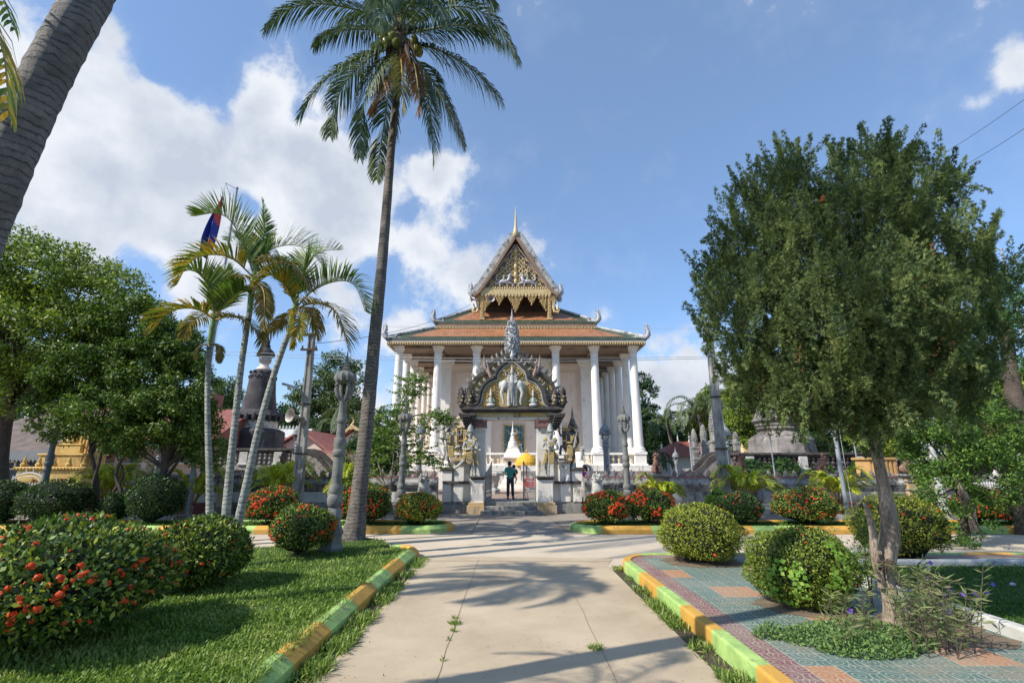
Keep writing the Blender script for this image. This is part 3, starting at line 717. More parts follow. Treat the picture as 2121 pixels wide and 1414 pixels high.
# naga finials on the corners
def nagaf(mb, x, y, z, h, sx):
 pts = [(x, z), (x + sx * .10 * h, z + .12 * h), (x + sx * .17 * h, z + .36 * h), (x + sx * .07 * h, z + .62 * h), (x + sx * .12 * h, z + h)]
 mb.tube([(p[0], y, p[1]) for p in pts], [.15 * h, .17 * h, .14 * h, .09 * h, .01], 8)
 for i, t in enumerate((.15, .3, .45, .6, .75)):
  for s2 in (-1, 1):
   xx = x + sx * .12 * h + s2 * (.15 - .1 * t) * h; zz = z + t * h
   mb.tube([(xx - s2 * .06 * h, y, zz), (xx + s2 * .05 * h, y, zz + .04 * h), (xx + s2 * .03 * h, y, zz + .15 * h)], [.05 * h, .045 * h, .005], 5)
 mb.tube([(x - sx * .9 * h, y + .3, z + .10 * h), (x - sx * .4 * h, y + .1, z + .05 * h), (x, y, z + .02)], [.03 * h, .08 * h, .14 * h], 6)
 mb.ball(x - sx * .55 * h, y + .15, z + .12 * h, .09 * h, .06 * h, .12 * h, 6, 4)
for (hx, y, z) in ((9.15, 33.0, 10.62), (6.28, 35.95, 12.68)):
 for sx in (-1, 1):
  b = MB(); nagaf(b, X0 + sx * hx, y, z, 1.12, sx); b.build('corner_finial', M['silver'], tp, smooth=True)
# porch gable
GY = 36.55
def gpt(px, py, D=GY): v = P(px, py, D); return (v.x, v.z)
gz0 = 15.35
# steep roof behind the gable
prof = [(3.25, 15.0), (2.75, 15.6), (1.75, 17.1), (.82, 18.75), (0, 20.05)]
b = MB(); L = [(X0 + x, z) for x, z in prof]; Rr = [(X0 - x, z) for x, z in prof[::-1][1:]]
outl = L + Rr; inn = [(x, z - .22) for x, z in outl[::-1]]
b.prism(outl + inn, 'y', GY - .25, GY + 12.5); b.build('roof', M['orange'], tp)
def band(mb, pl, w0, w1, y0, y1, mi=None):
 """ribbon following polyline pl, w0/w1 offsets towards its left side"""
 n = len(pl); A = []; B = []
 for i in range(n):
  a = Vector(pl[max(0, i - 1)]); c = Vector(pl[min(n - 1, i + 1)]); d = (c - a).normalized(); nn = Vector((-d.y, d.x)); p = Vector(pl[i])
  A.append(p + nn * w0); B.append(p + nn * w1)
 for i in range(n - 1):
  mb.prism([tuple(A[i]), tuple(A[i + 1]), tuple(B[i + 1]), tuple(B[i])], 'y', y0, y1, mi)
for sx in (-1, 1):
 pl = [(X0 + sx * x, z + .06) for x, z in [(3.38, 14.88), (3.05, 15.12), (2.7, 15.62), (1.75, 17.12), (.82, 18.78), (0, 20.1)]]
 bb = MB(); band(bb, pl, -sx * .02, sx * .20, GY - .55, GY - .02); bg_ = bb.build('bargeboard', M['brownwood'], tp)
 bb = MB(); band(bb, pl, -sx * .42, -sx * .025, GY - .50, GY + .12)
 for i in range(34):   # crest spikes along the slope
  t = (i + .5) / 34 * 4.55 + .3; k = int(min(4, t)); f = t - k; a = Vector(pl[k]); c = Vector(pl[k + 1]); p = a.lerp(c, f); d = (c - a).normalized(); nn = Vector((-d.y, d.x)) * -sx
  q = p + nn * .40; bb.tube([(q.x, GY - .2, q.y), (q.x + nn.x * .12 + d.x * .05, GY - .2, q.y + nn.y * .12 + d.y * .05), (q.x + nn.x * .14 + d.x * .18, GY - .2, q.y + nn.y * .14 + d.y * .18)], [.07, .055, .008], 5)
 bb.build('crest', M['silverdk'], bg_)
 b = MB(); nagaf(b, X0 + sx * 3.45, GY - .25, 14.95, 1.15, sx); b.build('corner_finial', M['silver'], tp, smooth=True)
 # row of white beads
 bb = MB(); q0 = Vector((X0 + sx * 2.50, 15.62)); q1 = Vector((X0 + sx * .08, 19.25))
 for i in range(46): p = q0.lerp(q1, i / 45); bb.ball(p.x, GY - .32, p.y, .032, n=6, k=4)
 bb.build('beading', pmat('white_beads', (.8, .8, .78)), bg_)
# tympanum: dark ground with gold scrollwork in relief
b = MB(); b.prism([(X0 - 2.72, 15.45), (X0 + 2.72, 15.45), (X0, 19.6)], 'y', GY - .02, GY + .1); ty = b.build('gable_panel', pmat('violet_recess', (.20, .17, .19), (.13, .10, .10), 6), tp)
def scroll(mb, x, z, r, y, sx, turns=1.5, w=.05, th=.07):
 pts = []
 for i in range(11):
  a = turns * 2 * math.pi * i / 10; rr = r * (1 - i / 11.5)
  pts.append((x + sx * rr * math.cos(a), y - .02 * math.sin(i), z + rr * math.sin(a)))
 mb.tube(pts, [w * (1 - .05 * i) for i in range(11)], 5)
 for k in (0, 2, 4, 6):
  p = pts[k]; a = math.atan2(p[2] - z, p[0] - x); mb.ball(p[0] + math.cos(a) * w, y, p[2] + math.sin(a) * w, w * .9, .04, w * 1.5, 6, 4)
b = MB(); rr = random.Random(4)
row = 0; z = 15.72
while z < 19.1:
 half = 2.7 * (1 - (z - 15.45) / 4.15) - .28; r = .24
 x = r * .9
 while x < half:
  for sx in (-1, 1):
   scroll(b, X0 + sx * x, z, r * rr.uniform(.8, 1.05), GY - .08, sx * rr.choice((1, 1, -1)), 1.4, .055)
  x += r * 1.75
 z += r * 1.55; row += 1
for zz in (16.2, 16.8, 17.5, 18.2, 18.8): b.ball(X0, GY - .12, zz, .16, .1, .26, 8, 6); b.lathe(X0, GY - .12, zz + .2, [(.05, 0), (.16, .1), (.02, .2)], 8)
b.build('scrollwork', M['gold'], ty, smooth=True)
# two pale prancing beasts with riders
b = MB(); rd = MB()
for sx in (-1, 1):
 c = X0 + sx * .95; y = GY - .2; k = -sx
 b.ball(c, y, 16.15, .42, .14, .17, 10, 6); b.tube([(c + k * .32, y, 16.2), (c + k * .45, y, 16.5), (c + k * .40, y, 16.7)], [.15, .13, .09], 8); b.ball(c + k * .52, y, 16.7, .15, .1, .09, 8, 6)
 for (dx, dz, ex) in ((.33, -.05, .62), (.22, -.1, .1), (-.3, -.05, -.55), (-.25, -.08, -.15)):
  b.tube([(c + k * dx, y, 16.1 + dz), (c + k * (dx + ex) * .8, y, 15.95), (c + k * (dx + ex * .6), y, 15.74)], [.10, .06, .05], 6)
 b.tube([(c - k * .4, y, 16.2), (c - k * .62, y, 16.3), (c - k * .6, y, 16.6), (c - k * .5, y, 16.75)], [.05, .06, .05, .02], 6)
 rd.tube([(c, y, 16.25), (c, y, 16.6), (c + k * .02, y, 16.8)], [.13, .11, .07], 8); rd.ball(c, y, 16.9, .09); rd.lathe(c, y, 16.95, [(.1, 0), (.05, .1), (.01, .28)], 8)
 rd.tube([(c, y - .05, 16.65), (c + k * .2, y - .08, 16.55), (c + k * .3, y - .05, 16.7)], [.05, .045, .04], 6)
b.build('beast_relief', pmat('pale_relief', (.56, .53, .56), (.42, .40, .44), 5, .6, .3), ty, smooth=True); rd.build('rider_relief', pmat('rider_relief', (.30, .29, .22), (.22, .26, .16), 5, .6, .3), ty, smooth=True)
# entablature with leaf fringe, hanging pendants, carved posts and brackets
b = MB(); b.box(X0 - 2.85, X0 + 2.85, GY - .35, GY + .12, 15.12, 15.36); b.box(X0 - 2.8, X0 + 2.8, GY - .30, GY + .10, 15.36, 15.52)
for i in range(30): b.ball(X0 - 2.75 + 5.5 * i / 29, GY - .30, 15.56, .07, .05, .1, 6, 4)
for i in range(21):
 x = X0 - 2.65 + 5.3 * i / 20
 b.prism([(x - .12, 15.12), (x + .12, 15.12), (x + .11, 14.95), (x, 14.78), (x - .11, 14.95)], 'y', GY - .38, GY - .30)
en = b.build('entablature', M['gold'], tp, bevel=.01)
def carved(mb, poly, y0, y1, seed):
 """lattice of little scrolls filling a polygon (x,z)"""
 pp = poly; r = random.Random(seed); f = inpoly(pp)
 xs = [p[0] for p in pp]; zs = [p[1] for p in pp]; st = .105
 z = min(zs)
 while z < max(zs):
  x = min(xs)
  while x < max(xs):
   if f(np.array([x]), np.array([z]))[0] and r.random() < .93:
    mb.tube([(x - .05, (y0 + y1) / 2, z - .02), (x, y0, z + .045), (x + .055, (y0 + y1) / 2, z)], [.036, .044, .02], 5)
   x += st
  z += st * .85
b = MB()
for (c, hw, dz) in ((0, .66, 1.45), (-1.28, .44, .85), (1.28, .44, .85)):
 pl = [(X0 + c - hw, 14.92), (X0 + c + hw, 14.92), (X0 + c + hw * .45, 14.92 - dz * .5), (X0 + c, 14.92 - dz), (X0 + c - hw * .45, 14.92 - dz * .5)]
 carved(b, pl, GY - .33, GY - .20, int(c * 3) + 9)
for sx in (-1, 1):
 pl = [(X0 + sx * 2.4, 14.92), (X0 + sx * 1.75, 14.92), (X0 + sx * 2.0, 14.3), (X0 + sx * 2.25, 13.9), (X0 + sx * 2.4, 13.6)]; carved(b, pl, GY - .33, GY - .20, 5)
 pl = [(X0 + sx * 2.75, 14.95), (X0 + sx * 3.25, 15.0), (X0 + sx * 3.1, 14.5), (X0 + sx * 2.95, 14.0)]; carved(b, pl, GY - .3, GY - .18, 7)
 b.tube([(X0 + sx * 3.1, GY - .25, 14.5), (X0 + sx * 2.95, GY - .25, 14.0), (X0 + sx * 3.05, GY - .25, 13.6), (X0 + sx * 3.3, GY - .25, 13.55), (X0 + sx * 3.42, GY - .25, 13.75), (X0 + sx * 3.28, GY - .25, 13.9)], [.07, .1, .12, .12, .08, .04], 7)
 b.tube([(X0 + sx * 3.3, GY - .25, 13.75), (X0 + sx * 3.28, GY - .25, 14.05), (X0 + sx * 3.38, GY - .25, 14.35)], [.12, .09, .01], 6)
b.build('pendant_carving', M['gold'], tp, smooth=True)
for sx in (-1, 1):
 b = MB(); x = X0 + sx * 2.66
 b.cbox(x, GY - .15, 12.95, .42, .42, .12); b.cbox(x, GY - .15, 13.07, .26, .26, 2.1)
 for i in range(17): b.lathe(x, GY - .15, 13.15 + i * .12, [(.17, 0), (.21, .04), (.17, .08)], 8, rot=.39)
 b.build('porch_post', M['gold'], tp)
b = MB(); b.box(X0 - 2.6, X0 + 2.6, GY + 1.5, GY + 1.6, 14.05, 15.3); b.box(X0 - 2.8, X0 + 2.8, GY - .1, GY + 1.6, 15.2, 15.3); b.build('porch_back', M['darkwood'], tp)
b = MB(); b.lathe(X0, GY - .45, 19.95, [(.02, -.1), (.16, .0), (.24, .22), (.20, .5), (.11, .9), (.085, 1.5), (.05, 2.0), (.012, 2.75)], 12); b.build('spire', M['gold'], tp, smooth=True)
# stair cheek with a small white lion and steps at the right, another at the left
for sx, xx in ((1, X0 + 4.15), (-1, X0 - 4.55)):
 b = MB(); b.prism([(31.6, .45), (33.4, .45), (33.4, 2.78), (33.05, 2.78), (32.3, 1.7), (31.6, 1.5)], 'x', xx - .18, xx + .18)
 b.cbox(xx, 31.5, .45, .62, .62, 1.15); b.cbox(xx, 31.5, 1.6, .74, .74, .1)
 b.build('stair_cheek', M['white'], tp, bevel=.02)
# loudspeakers hung under the gable
M['horn'] = pmat('dull_horn_metal', (.42, .38, .36), (.34, .28, .25), 4, .45, .1, metal=.3)
def horn(label, x, y, z, d, r=.24, L=.5):
 t = thing('loudspeaker', label, 'loudspeaker', (x, y, z)); t.rotation_euler = Vector(d).to_track_quat('Z', 'Y').to_euler()
 t2 = MB(); t2.lathe(0, 0, 0, [(.07, -.12), (.08, 0), (.05, .02), (.06, L * .4), (.11, L * .7), (r, L), (r + .02, L + .01), (r * .97, L - .01), (.1, L * .7 - .01), (.03, L * .4)], 18)
 o = t2.build('horn', M['horn'], None, smooth=True); o.parent = t
 t3 = MB(); t3.box(-.03, .03, -.25, .0, -.05, .0); o = t3.build('bracket', M['darkwood'], None); o.parent = t
 return t
horn('horn loudspeaker pointing sideways under left end of temple gable', X0 - 3.1, GY - .3, 14.55, (-1, -.3, 0))
horn('round horn loudspeaker facing forward beside left gold post of temple gable', X0 - 1.98, GY - .45, 14.55, (.1, -1, -.15), .27)
horn('horn loudspeaker under right end of temple gable', X0 + 3.15, GY - .3, 14.5, (.5, -1, .0), .27)
# ================================================================== FIGURES
def skin(name, J, E, m, parent, root=None, sub=1, flat=1.0):
 """continuous surface grown round connected joints; J name -> (x,y,z,r)"""
 o0 = offs(parent); keys = list(J); idx = {k: i for i, k in enumerate(keys)}
 me = bpy.data.meshes.new(name)
 me.from_pydata([(J[k][0] - o0.x, J[k][1] - o0.y, J[k][2] - o0.z) for k in keys], [(idx[a], idx[b]) for a, b in E], [])
 o = link(name, me, m, parent)
 md = o.modifiers.new('s', 'SKIN'); md.use_smooth_shade = True
 for i, k in enumerate(keys):
  r = J[k][3]; me.skin_vertices[0].data[i].radius = (r, r * flat) if not isinstance(r, tuple) else r
 me.skin_vertices[0].data[idx[root or keys[0]]].use_root = True
 s_ = o.modifiers.new('u', 'SUBSURF'); s_.levels = sub; s_.render_levels = sub
 return o
BODY_E = [('pel', 'wai'), ('wai', 'che'), ('che', 'nec'), ('nec', 'hea'), ('hea', 'top'), ('che', 'shl'), ('shl', 'ell'), ('ell', 'wrl'), ('wrl', 'hal'), ('che', 'shr'), ('shr', 'elr'), ('elr', 'wrr'), ('wrr', 'har'),
    ('pel', 'hil'), ('hil', 'knl'), ('knl', 'anl'), ('anl', 'tol'), ('pel', 'hir'), ('hir', 'knr'), ('knr', 'anr'), ('anr', 'tor')]
def V3(p, y=0): return (p[0], p[1], p[2])
def body(J2, s=1.0, rs=None):
 """J2: name -> (x,y,z). returns joints with human radii scaled by s"""
 RR = dict(pel=.135, wai=.12, che=.15, nec=.058, hea=.095, top=.06, shl=.062, ell=.045, wrl=.032, hal=.036, shr=.062, elr=.045, wrr=.032, har=.036, hil=.088, knl=.062, anl=.042, tol=.04, hir=.088, knr=.062, anr=.042, tor=.04)
 RR.update(rs or {})
 return {k: (v[0], v[1], v[2], RR[k] * s) for k, v in J2.items()}
def fingers(mb, hand, wrist, s, curl=.5):
 h = Vector(hand); d = (h - Vector(wrist)).normalized(); u = d.cross(Vector((0, 1, 0))); u = u.normalized() if u.length > .1 else Vector((1, 0, 0)); v = d.cross(u)
 for i, L in enumerate((.06, .07, .066, .052)):
  b0 = h + u * (.018 * (i - 1.5)) * s; mb.tube([b0, b0 + (d * .6 + v * curl * .3) * L * s, b0 + (d * .8 + v * curl) * L * s * 1.2], [.009 * s, .008 * s, .006 * s], 6)
 b0 = h - d * .03 * s - u * .03 * s; mb.tube([b0, b0 + (d * .4 - u * .7) * .035 * s, b0 + (d * .9 - u * .8 + v * .3) * .055 * s], [.011 * s, .009 * s, .007 * s], 6)
# ================================================================== GATEWAY
M['gatewhite'] = pmat('gate_plaster', (.84, .79, .71), (.66, .61, .54), 1.1, .8, .3, dark=(.15, .13, .11), darkamt=.38, streak=True, dscale=1.3)
M['ochre'] = pmat('ochre_base', (.55, .36, .14), (.48, .38, .28), 2.2, .85, .4, dark=(.17, .14, .11), darkamt=.45, streak=True)
M['blackst'] = pmat('blackened_stone', (.11, .095, .085), (.045, .04, .037), 4, .9, .9, bscale=14, dark=(.40, .35, .27), darkamt=.10, dscale=3)
M['greyst'] = pmat('grey_stone', (.33, .32, .29), (.19, .18, .165), 3, .9, .8, bscale=18, dark=(.06, .055, .05), darkamt=.42, dscale=1.8, streak=True)
M['lampst'] = pmat('grey_painted_stone', (.24, .235, .21), (.13, .125, .115), 4, .85, .6, bscale=25, dark=(.10, .10, .09), darkamt=.38, dscale=2.5)
M['maroon'] = pmat('maroon_carving', (.28, .13, .12), (.16, .08, .075), 14, .7, .9, dark=(.55, .5, .45), darkamt=.15, dscale=12)
M['flame'] = pmat('flame_stone', (.36, .36, .33), (.12, .115, .11), 9, .8, .9, bscale=30)
M['steel'] = pmat('grey_gate_paint', (.25, .27, .28), (.20, .21, .22), 4, .5, .1)
GX = .0; GD = 21.2
gt = thing('temple_gateway', 'ornate gateway with flaming arched pediment, elephant relief and silver spire', 'gateway', (0, GD, 0))
b = MB()
for i in range(3): b.box(-1.28 + (0 if i < 2 else .08), 1.20 - (0 if i < 2 else .1), GD - .55 + .36 * i, GD + 2.2, .0 + .15 * i, .15 + .15 * i)
b.build('steps', M['greyst'], gt, bevel=.012)
for sx in (-1, 1):
 xi = 1.16 if sx < 0 else 1.06      # inner edge
 def X(a): return sx * a
 b = MB()
 def bx(a0, a1, y0, y1, z0, z1): b.box(min(X(a0), X(a1)), max(X(a0), X(a1)), y0, y1, z0, z1)
 bx(xi, xi + 1.72, GD + .35, GD + 1.15, .45, 2.05)                     # broad wall behind the figures
 bx(xi, 1.92, GD + .30, GD + 1.05, 2.05, 2.5)
 bx(xi + .02, 1.80, GD + .25, GD + 1.0, .45, 3.82)                     # tall pier
 bx(xi + .02, 1.72, GD - .10, GD + .34, .42, 1.36)                    # front post carrying the standing guard
 bx(2.05, 2.48, GD + .18, GD + .9, .45, 2.02)
 b.build('pier', M['gatewhite'], gt, bevel=.015)
 b = MB(); bx(xi + .0, 1.74, GD - .16, GD + .345, 1.36, 1.42); bx(xi - .04, 1.80, GD - .22, GD + .36, 1.42, 1.50); bx(1.82, 2.95, GD + .10, GD + .345, 1.18, 1.29)
 b.build('cap', M['blackst'], gt, bevel=.02)
 b = MB(); bx(xi - .02, 1.86, GD - .26, GD + .34, .0, .34); bx(xi - .0, 1.80, GD - .2, GD + .34, .34, .45); b.build('base', M['ochre'], gt, bevel=.012)
 b = MB(); bx(1.87, 2.98, GD + .12, GD + 1.2, 0, .36); bx(1.81, 2.92, GD + .2, GD + 1.2, .36, .45); b.build('plinth', M['greyst'], gt, bevel=.015)
 # small plinth with moulded capital for the outer guard's raised foot and stand
 b = MB(); bx(2.02, 2.52, GD + .10, GD + .95, 2.02, 2.10); bx(1.96, 2.58, GD + .04, GD + 1.0, 2.12, 2.24); b.build('cap', M['ochre'], gt, bevel=.015)
 b = MB(); bx(2.50, 3.05, GD + .05, GD + .9, 1.72, 1.86); b.build('cap', M['blackst'], gt, bevel=.02)
 b = MB(); bx(2.55, 3.0, GD + .12, GD + .85, 1.29, 1.72); bx(2.6, 2.95, GD + .17, GD + .85, .45, 1.18); b.build('pier', M['gatewhite'], gt, bevel=.015)
 # carved dark bracket capital and maroon cornice
 b = MB()
 for k in range(6): bx(1.62 - .01 * k, 1.98 + .065 * k, GD + .0 - .05 * k, GD + .9, 3.45 + .115 * k, 3.45 + .115 * (k + 1) - .02)
 for k in range(5):
  for j in range(4): b.lathe(X(1.72 + .1 * j + .03 * k), GD - .02 - .05 * k, 3.48 + .11 * k, [(.03, 0), (.055, .03), (.045, .07), (.01, .1)], 6)
 b.build('bracket', M['blackst'], gt)
 b = MB(); bx(xi - .03, 1.62, GD + .1, GD + 1.05, 3.55, 3.86)
 for j in range(5): b.prism([(X(xi + .03 + .1 * j), 3.86), (X(xi + .03 + .1 * j + .09), 3.86), (X(xi + .03 + .1 * j + .045), 3.76)], 'y', GD + .06, GD + .098)
 b.build('cornice', M['maroon'], gt)
 b = MB(); squiggle(b, X(1.4) - .27, X(1.4) + .28, GD + .246, 3.36, .05, 8 + sx); squiggle(b, X(1.4) - .2, X(1.4) + .2, GD + .246, 3.28, .045, 18 + sx); b.build('inscription', M['writing'], gt, fix=False)
# lintel: ochre stained band, white soffit
b = MB(); b.box(-1.9, 1.9, GD + .12, GD + 1.0, 3.88, 3.97); b.box(-1.85, 1.85, GD + .2, GD + 1.0, 3.97, 4.2); b.build('lintel', M['gatewhite'], gt, bevel=.01)
b = MB(); b.box(-1.55, 1.55, GD + .176, GD + .21, 3.96, 4.18); b.build('lintel_band', pmat('stained_ochre_band', (.62, .42, .13), (.66, .58, .42), 1.6, .8, .3, dark=(.15, .12, .08), darkamt=.25, streak=True), gt)
b = MB()
for (hw, z0, z1, o) in ((2.05, 4.19, 4.27, .05), (2.25, 4.27, 4.36, .12), (2.12, 4.36, 4.42, .06)): b.box(-hw, hw, GD - o, GD + 1.1 + o, z0, z1)
b.build('entablature', M['blackst'], gt, bevel=.02)
# pediment: gold relief field in a multi-lobed arch
PZ = 4.40
inner = [(0, 2.09), (.16, 1.93), (.34, 1.78), (.52, 1.62), (.60, 1.45), (.62, 1.27), (.66, 1.20), (.80, 1.17), (.98, 1.08), (1.13, .93), (1.24, .74), (1.29, .55), (1.31, .38), (1.36, .20), (1.45, .08), (1.58, .0)]
PY = GD + .12
full = [(-x, z + PZ) for x, z in inner[::-1]] + [(x, z + PZ) for x, z in inner[1:]]
b = MB(); b.prism(full, 'y', PY + .0, PY + .25); pd = b.build('pediment', pmat('gold_field', (.56, .38, .10), (.40, .30, .14), 10, .6, .9, bscale=22, dark=(.42, .42, .36), darkamt=.42, dscale=6), gt)
b = MB(); rr = random.Random(8); fin = inpoly(full)
z = PZ + .1
while z < PZ + 1.95:
 x = .12
 while x < 1.5:
  if fin(np.array([x + .07]), np.array([z + .05]))[0] and not (x < .62 and PZ + .05 < z < PZ + 1.35):
   for sx in (-1, 1): scroll(b, sx * x, z, .085, PY - .03, sx * rr.choice((1, -1)), 1.3, .026)
  x += .165
 z += .15
b.build('scrollwork', M['goldold'], pd, smooth=True)
blue = pmat('pale_blue_edge', (.45, .49, .52), (.36, .39, .42), 4, .7, .2)
b = MB(); band(b, full, -.005, .035, PY - .08, PY + .1); b.build('edging', blue, pd)
b = MB(); band(b, full, .035, .11, PY - .10, PY + .2); band(b, full, .11, .20, PY - .16, PY + .2); b.build('arch_band', M['blackst'], pd)
outer = [(0, 2.42), (.35, 2.25), (.75, 2.02), (1.02, 1.80), (1.12, 1.62), (1.14, 1.52), (1.35, 1.44), (1.58, 1.26), (1.76, 1.0), (1.86, .72), (1.88, .45), (1.84, .28), (1.95, .12), (2.25, .05)]
ofull = [(-x, z + PZ) for x, z in outer[::-1]] + [(x, z + PZ) for x, z in outer[1:]]
b = MB(); b.prism([(-2.2, PZ)] + ofull[1:-1] + [(2.2, PZ)], 'y', PY + .255, PY + .55); b.build('back_panel', M['goldold'], pd)
b = MB(); band(b, ofull, -.02, .16, PY + .12, PY + .6); b.build('arch_band', M['blackst'], pd)
def flame(mb, x, z, dx, dz, h, y, w=.075):
 px_, pz_ = -dz, dx; up = (0, 1); s_ = 1 if dx * 1 >= 0 else -1
 p = [(x, z), (x + dx * h * .35 + s_ * .04 * h, z + dz * h * .35), (x + dx * h * .7, z + dz * h * .6 + .10 * h), (x + dx * h * .75 - s_ * .05 * h, z + dz * h * .6 + .45 * h)]
 mb.tube([(q[0], y, q[1]) for q in p], [w * .75, w, w * .7, .006], 6)
flb = None
def along(pl, n, h, y, skip=None):
 L = [0]; pv = [Vector(p) for p in pl]
 for a, c in zip(pv[:-1], pv[1:]): L.append(L[-1] + (c - a).length)
 for i in range(n):
  s_ = L[-1] * (i + .5) / n
  for k in range(len(pv) - 1):
   if s_ <= L[k + 1]: break
  t = (s_ - L[k]) / (L[k + 1] - L[k]); p = pv[k].lerp(pv[k + 1], t); d = (pv[k + 1] - pv[k]).normalized(); nn = Vector((-d.y, d.x))
  if nn.y < -.2: continue
  fq = MB(); flame(fq, p.x + nn.x * .16, p.y + nn.y * .14, nn.x, max(nn.y, .1), h, y); fq.build('flame', M['flame'], pd, smooth=True)
along(full[2:-2], 24, .27, PY + .06); along(ofull[2:-2], 26, .30, PY + .36)
for sx in (-1, 1):      # tall pinkish horns at the cusps, naga heads at the ends
 b = MB(); b.tube([(sx * .95, PY + .2, PZ + 1.45), (sx * 1.12, PY + .2, PZ + 1.62), (sx * 1.25, PY + .2, PZ + 1.95), (sx * 1.27, PY + .2, PZ + 2.42)], [.08, .10, .075, .008], 8)
 b.tube([(sx * .80, PY, PZ + 1.25), (sx * .95, PY, PZ + 1.38), (sx * 1.05, PY, PZ + 1.65), (sx * 1.10, PY, PZ + 1.98)], [.07, .09, .065, .008], 8)
 b.build('horn', pmat('pinkish_stone', (.42, .30, .27), (.24, .17, .155), 9, .8, .8), pd, smooth=True)
 for k, (x, h) in enumerate(((2.22, .95), (1.86, .80))):
  b = MB(); y = PY + (.1 if k == 0 else -.02)
  b.tube([(sx * (x - .25), y, PZ + .08), (sx * x, y, PZ + .10), (sx * (x + .06), y, PZ + .3), (sx * x, y, PZ + .5 * h), (sx * (x + .02), y, PZ + .8 * h), (sx * (x + .08), y, PZ + h)], [.10, .15, .17, .13, .10, .01], 8)
  for t in (.2, .4, .6, .75):
   for s2 in (-1, 1): b.tube([(sx * x + s2 * .1, y, PZ + t * h), (sx * x + s2 * (.22 - .1 * t), y, PZ + t * h + .06), (sx * x + s2 * (.2 - .1 * t), y, PZ + t * h + .16)], [.05, .05, .006], 5)
  b.ball(sx * x, y - .14, PZ + .3, .07, .05, .06, 6, 4, mi=1); b.ball(sx * x + .05, y - .12, PZ + .48, .05, .05, .05, 6, 4, mi=1); b.ball(sx * x - .05, y - .12, PZ + .16, .06, .05, .04, 6, 4, mi=1)
  b.build('naga_head', [M['blackst'], M['goldold']], pd, smooth=True)
# elephant with three heads and a rider, two kneeling figures
ewhite = pmat('white_relief', (.62, .61, .57), (.42, .41, .39), 5, .6, .3, dark=(.25, .25, .25), darkamt=.15, dscale=3)
egrey = pmat('grey_relief', (.18, .18, .18), (.40, .40, .39), 4, .7, .4)
y = PY - .10
b = MB()
b.ball(0, y + .05, PZ + .86, .34, .16, .28);
for sx in (-1, 1):
 b.tube([(sx * .14, y, PZ + .75), (sx * .15, y - .02, PZ + .4), (sx * .14, y - .02, PZ + .06)], [.11, .085, .10], 10)
 b.ball(sx * .34, y - .02, PZ + .98, .17, .14, .22); b.ball(sx * .20, y - .06, PZ + .92, .11, .04, .19)
 b.tube([(sx * .38, y - .08, PZ + .88), (sx * .46, y - .1, PZ + .62), (sx * .40, y - .1, PZ + .40), (sx * .36, y - .08, PZ + .22), (sx * .40, y - .08, PZ + .12)], [.10, .08, .06, .045, .035], 8)
 b.ball(sx * .49, y + .02, PZ + .98, .10, .03, .17)
eb = b.build('elephant_relief', ewhite, pd, smooth=True)
b = MB(); b.ball(0, y - .08, PZ + .98, .15, .13, .22); b.tube([(0, y - .16, PZ + .9), (0, y - .2, PZ + .65), (.01, y - .17, PZ + .4), (0, y - .14, PZ + .16)], [.12, .085, .06, .03], 8)
b.build('middle_head', egrey, eb, smooth=True)
b = MB(); b.tube([(0, y, PZ + 1.12), (0, y - .03, PZ + 1.3), (0, y, PZ + 1.45)], [.14, .12, .06], 8); b.ball(0, y - .03, PZ + 1.53, .075); b.lathe(0, y - .03, PZ + 1.58, [(.08, 0), (.06, .06), (.04, .12), (.01, .32)], 8)
for sx in (-1, 1):
 b.tube([(sx * .1, y, PZ + 1.38), (sx * .22, y - .05, PZ + 1.28), (sx * .16, y - .1, PZ + 1.2)], [.045, .04, .035], 6); b.tube([(sx * .1, y, PZ + 1.4), (sx * .26, y - .02, PZ + 1.42), (sx * .3, y - .05, PZ + 1.58)], [.04, .032, .028], 6)
 b.tube([(sx * .06, y - .04, PZ + 1.14), (sx * .24, y - .1, PZ + 1.12), (sx * .1, y - .14, PZ + 1.05)], [.06, .06, .04], 6)
 b.tube([(sx * .12, y - .1, PZ + 1.05), (sx * .14, y - .1, PZ + 1.55)], .012, 4)
b.lathe(-.33, y - .06, PZ + 1.60, [(.06, 0), (.06, .03)], 10)
b.build('rider_relief', ewhite, pd, smooth=True)
for sx in (-1, 1):
 b = MB(); x = sx * .93
 b.ball(x, y - .02, PZ + .1, .19, .12, .09); b.tube([(x, y, PZ + .12), (x, y - .02, PZ + .36), (x, y, PZ + .44)], [.10, .085, .04], 8, mi=1); b.ball(x, y - .02, PZ + .52, .06); b.lathe(x, y - .02, PZ + .56, [(.06, 0), (.045, .08), (.008, .3)], 8)
 for s2 in (-1, 1): b.tube([(x + s2 * .08, y, PZ + .38), (x + s2 * .16, y - .03, PZ + .26), (x + s2 * .02, y - .1, PZ + .22)], [.035, .032, .025], 6, mi=1)
 b.build('seated_relief', [ewhite, pmat('green_relief', (.20, .30, .25), (.5, .5, .46), 4, .7, .2)], pd, smooth=True)
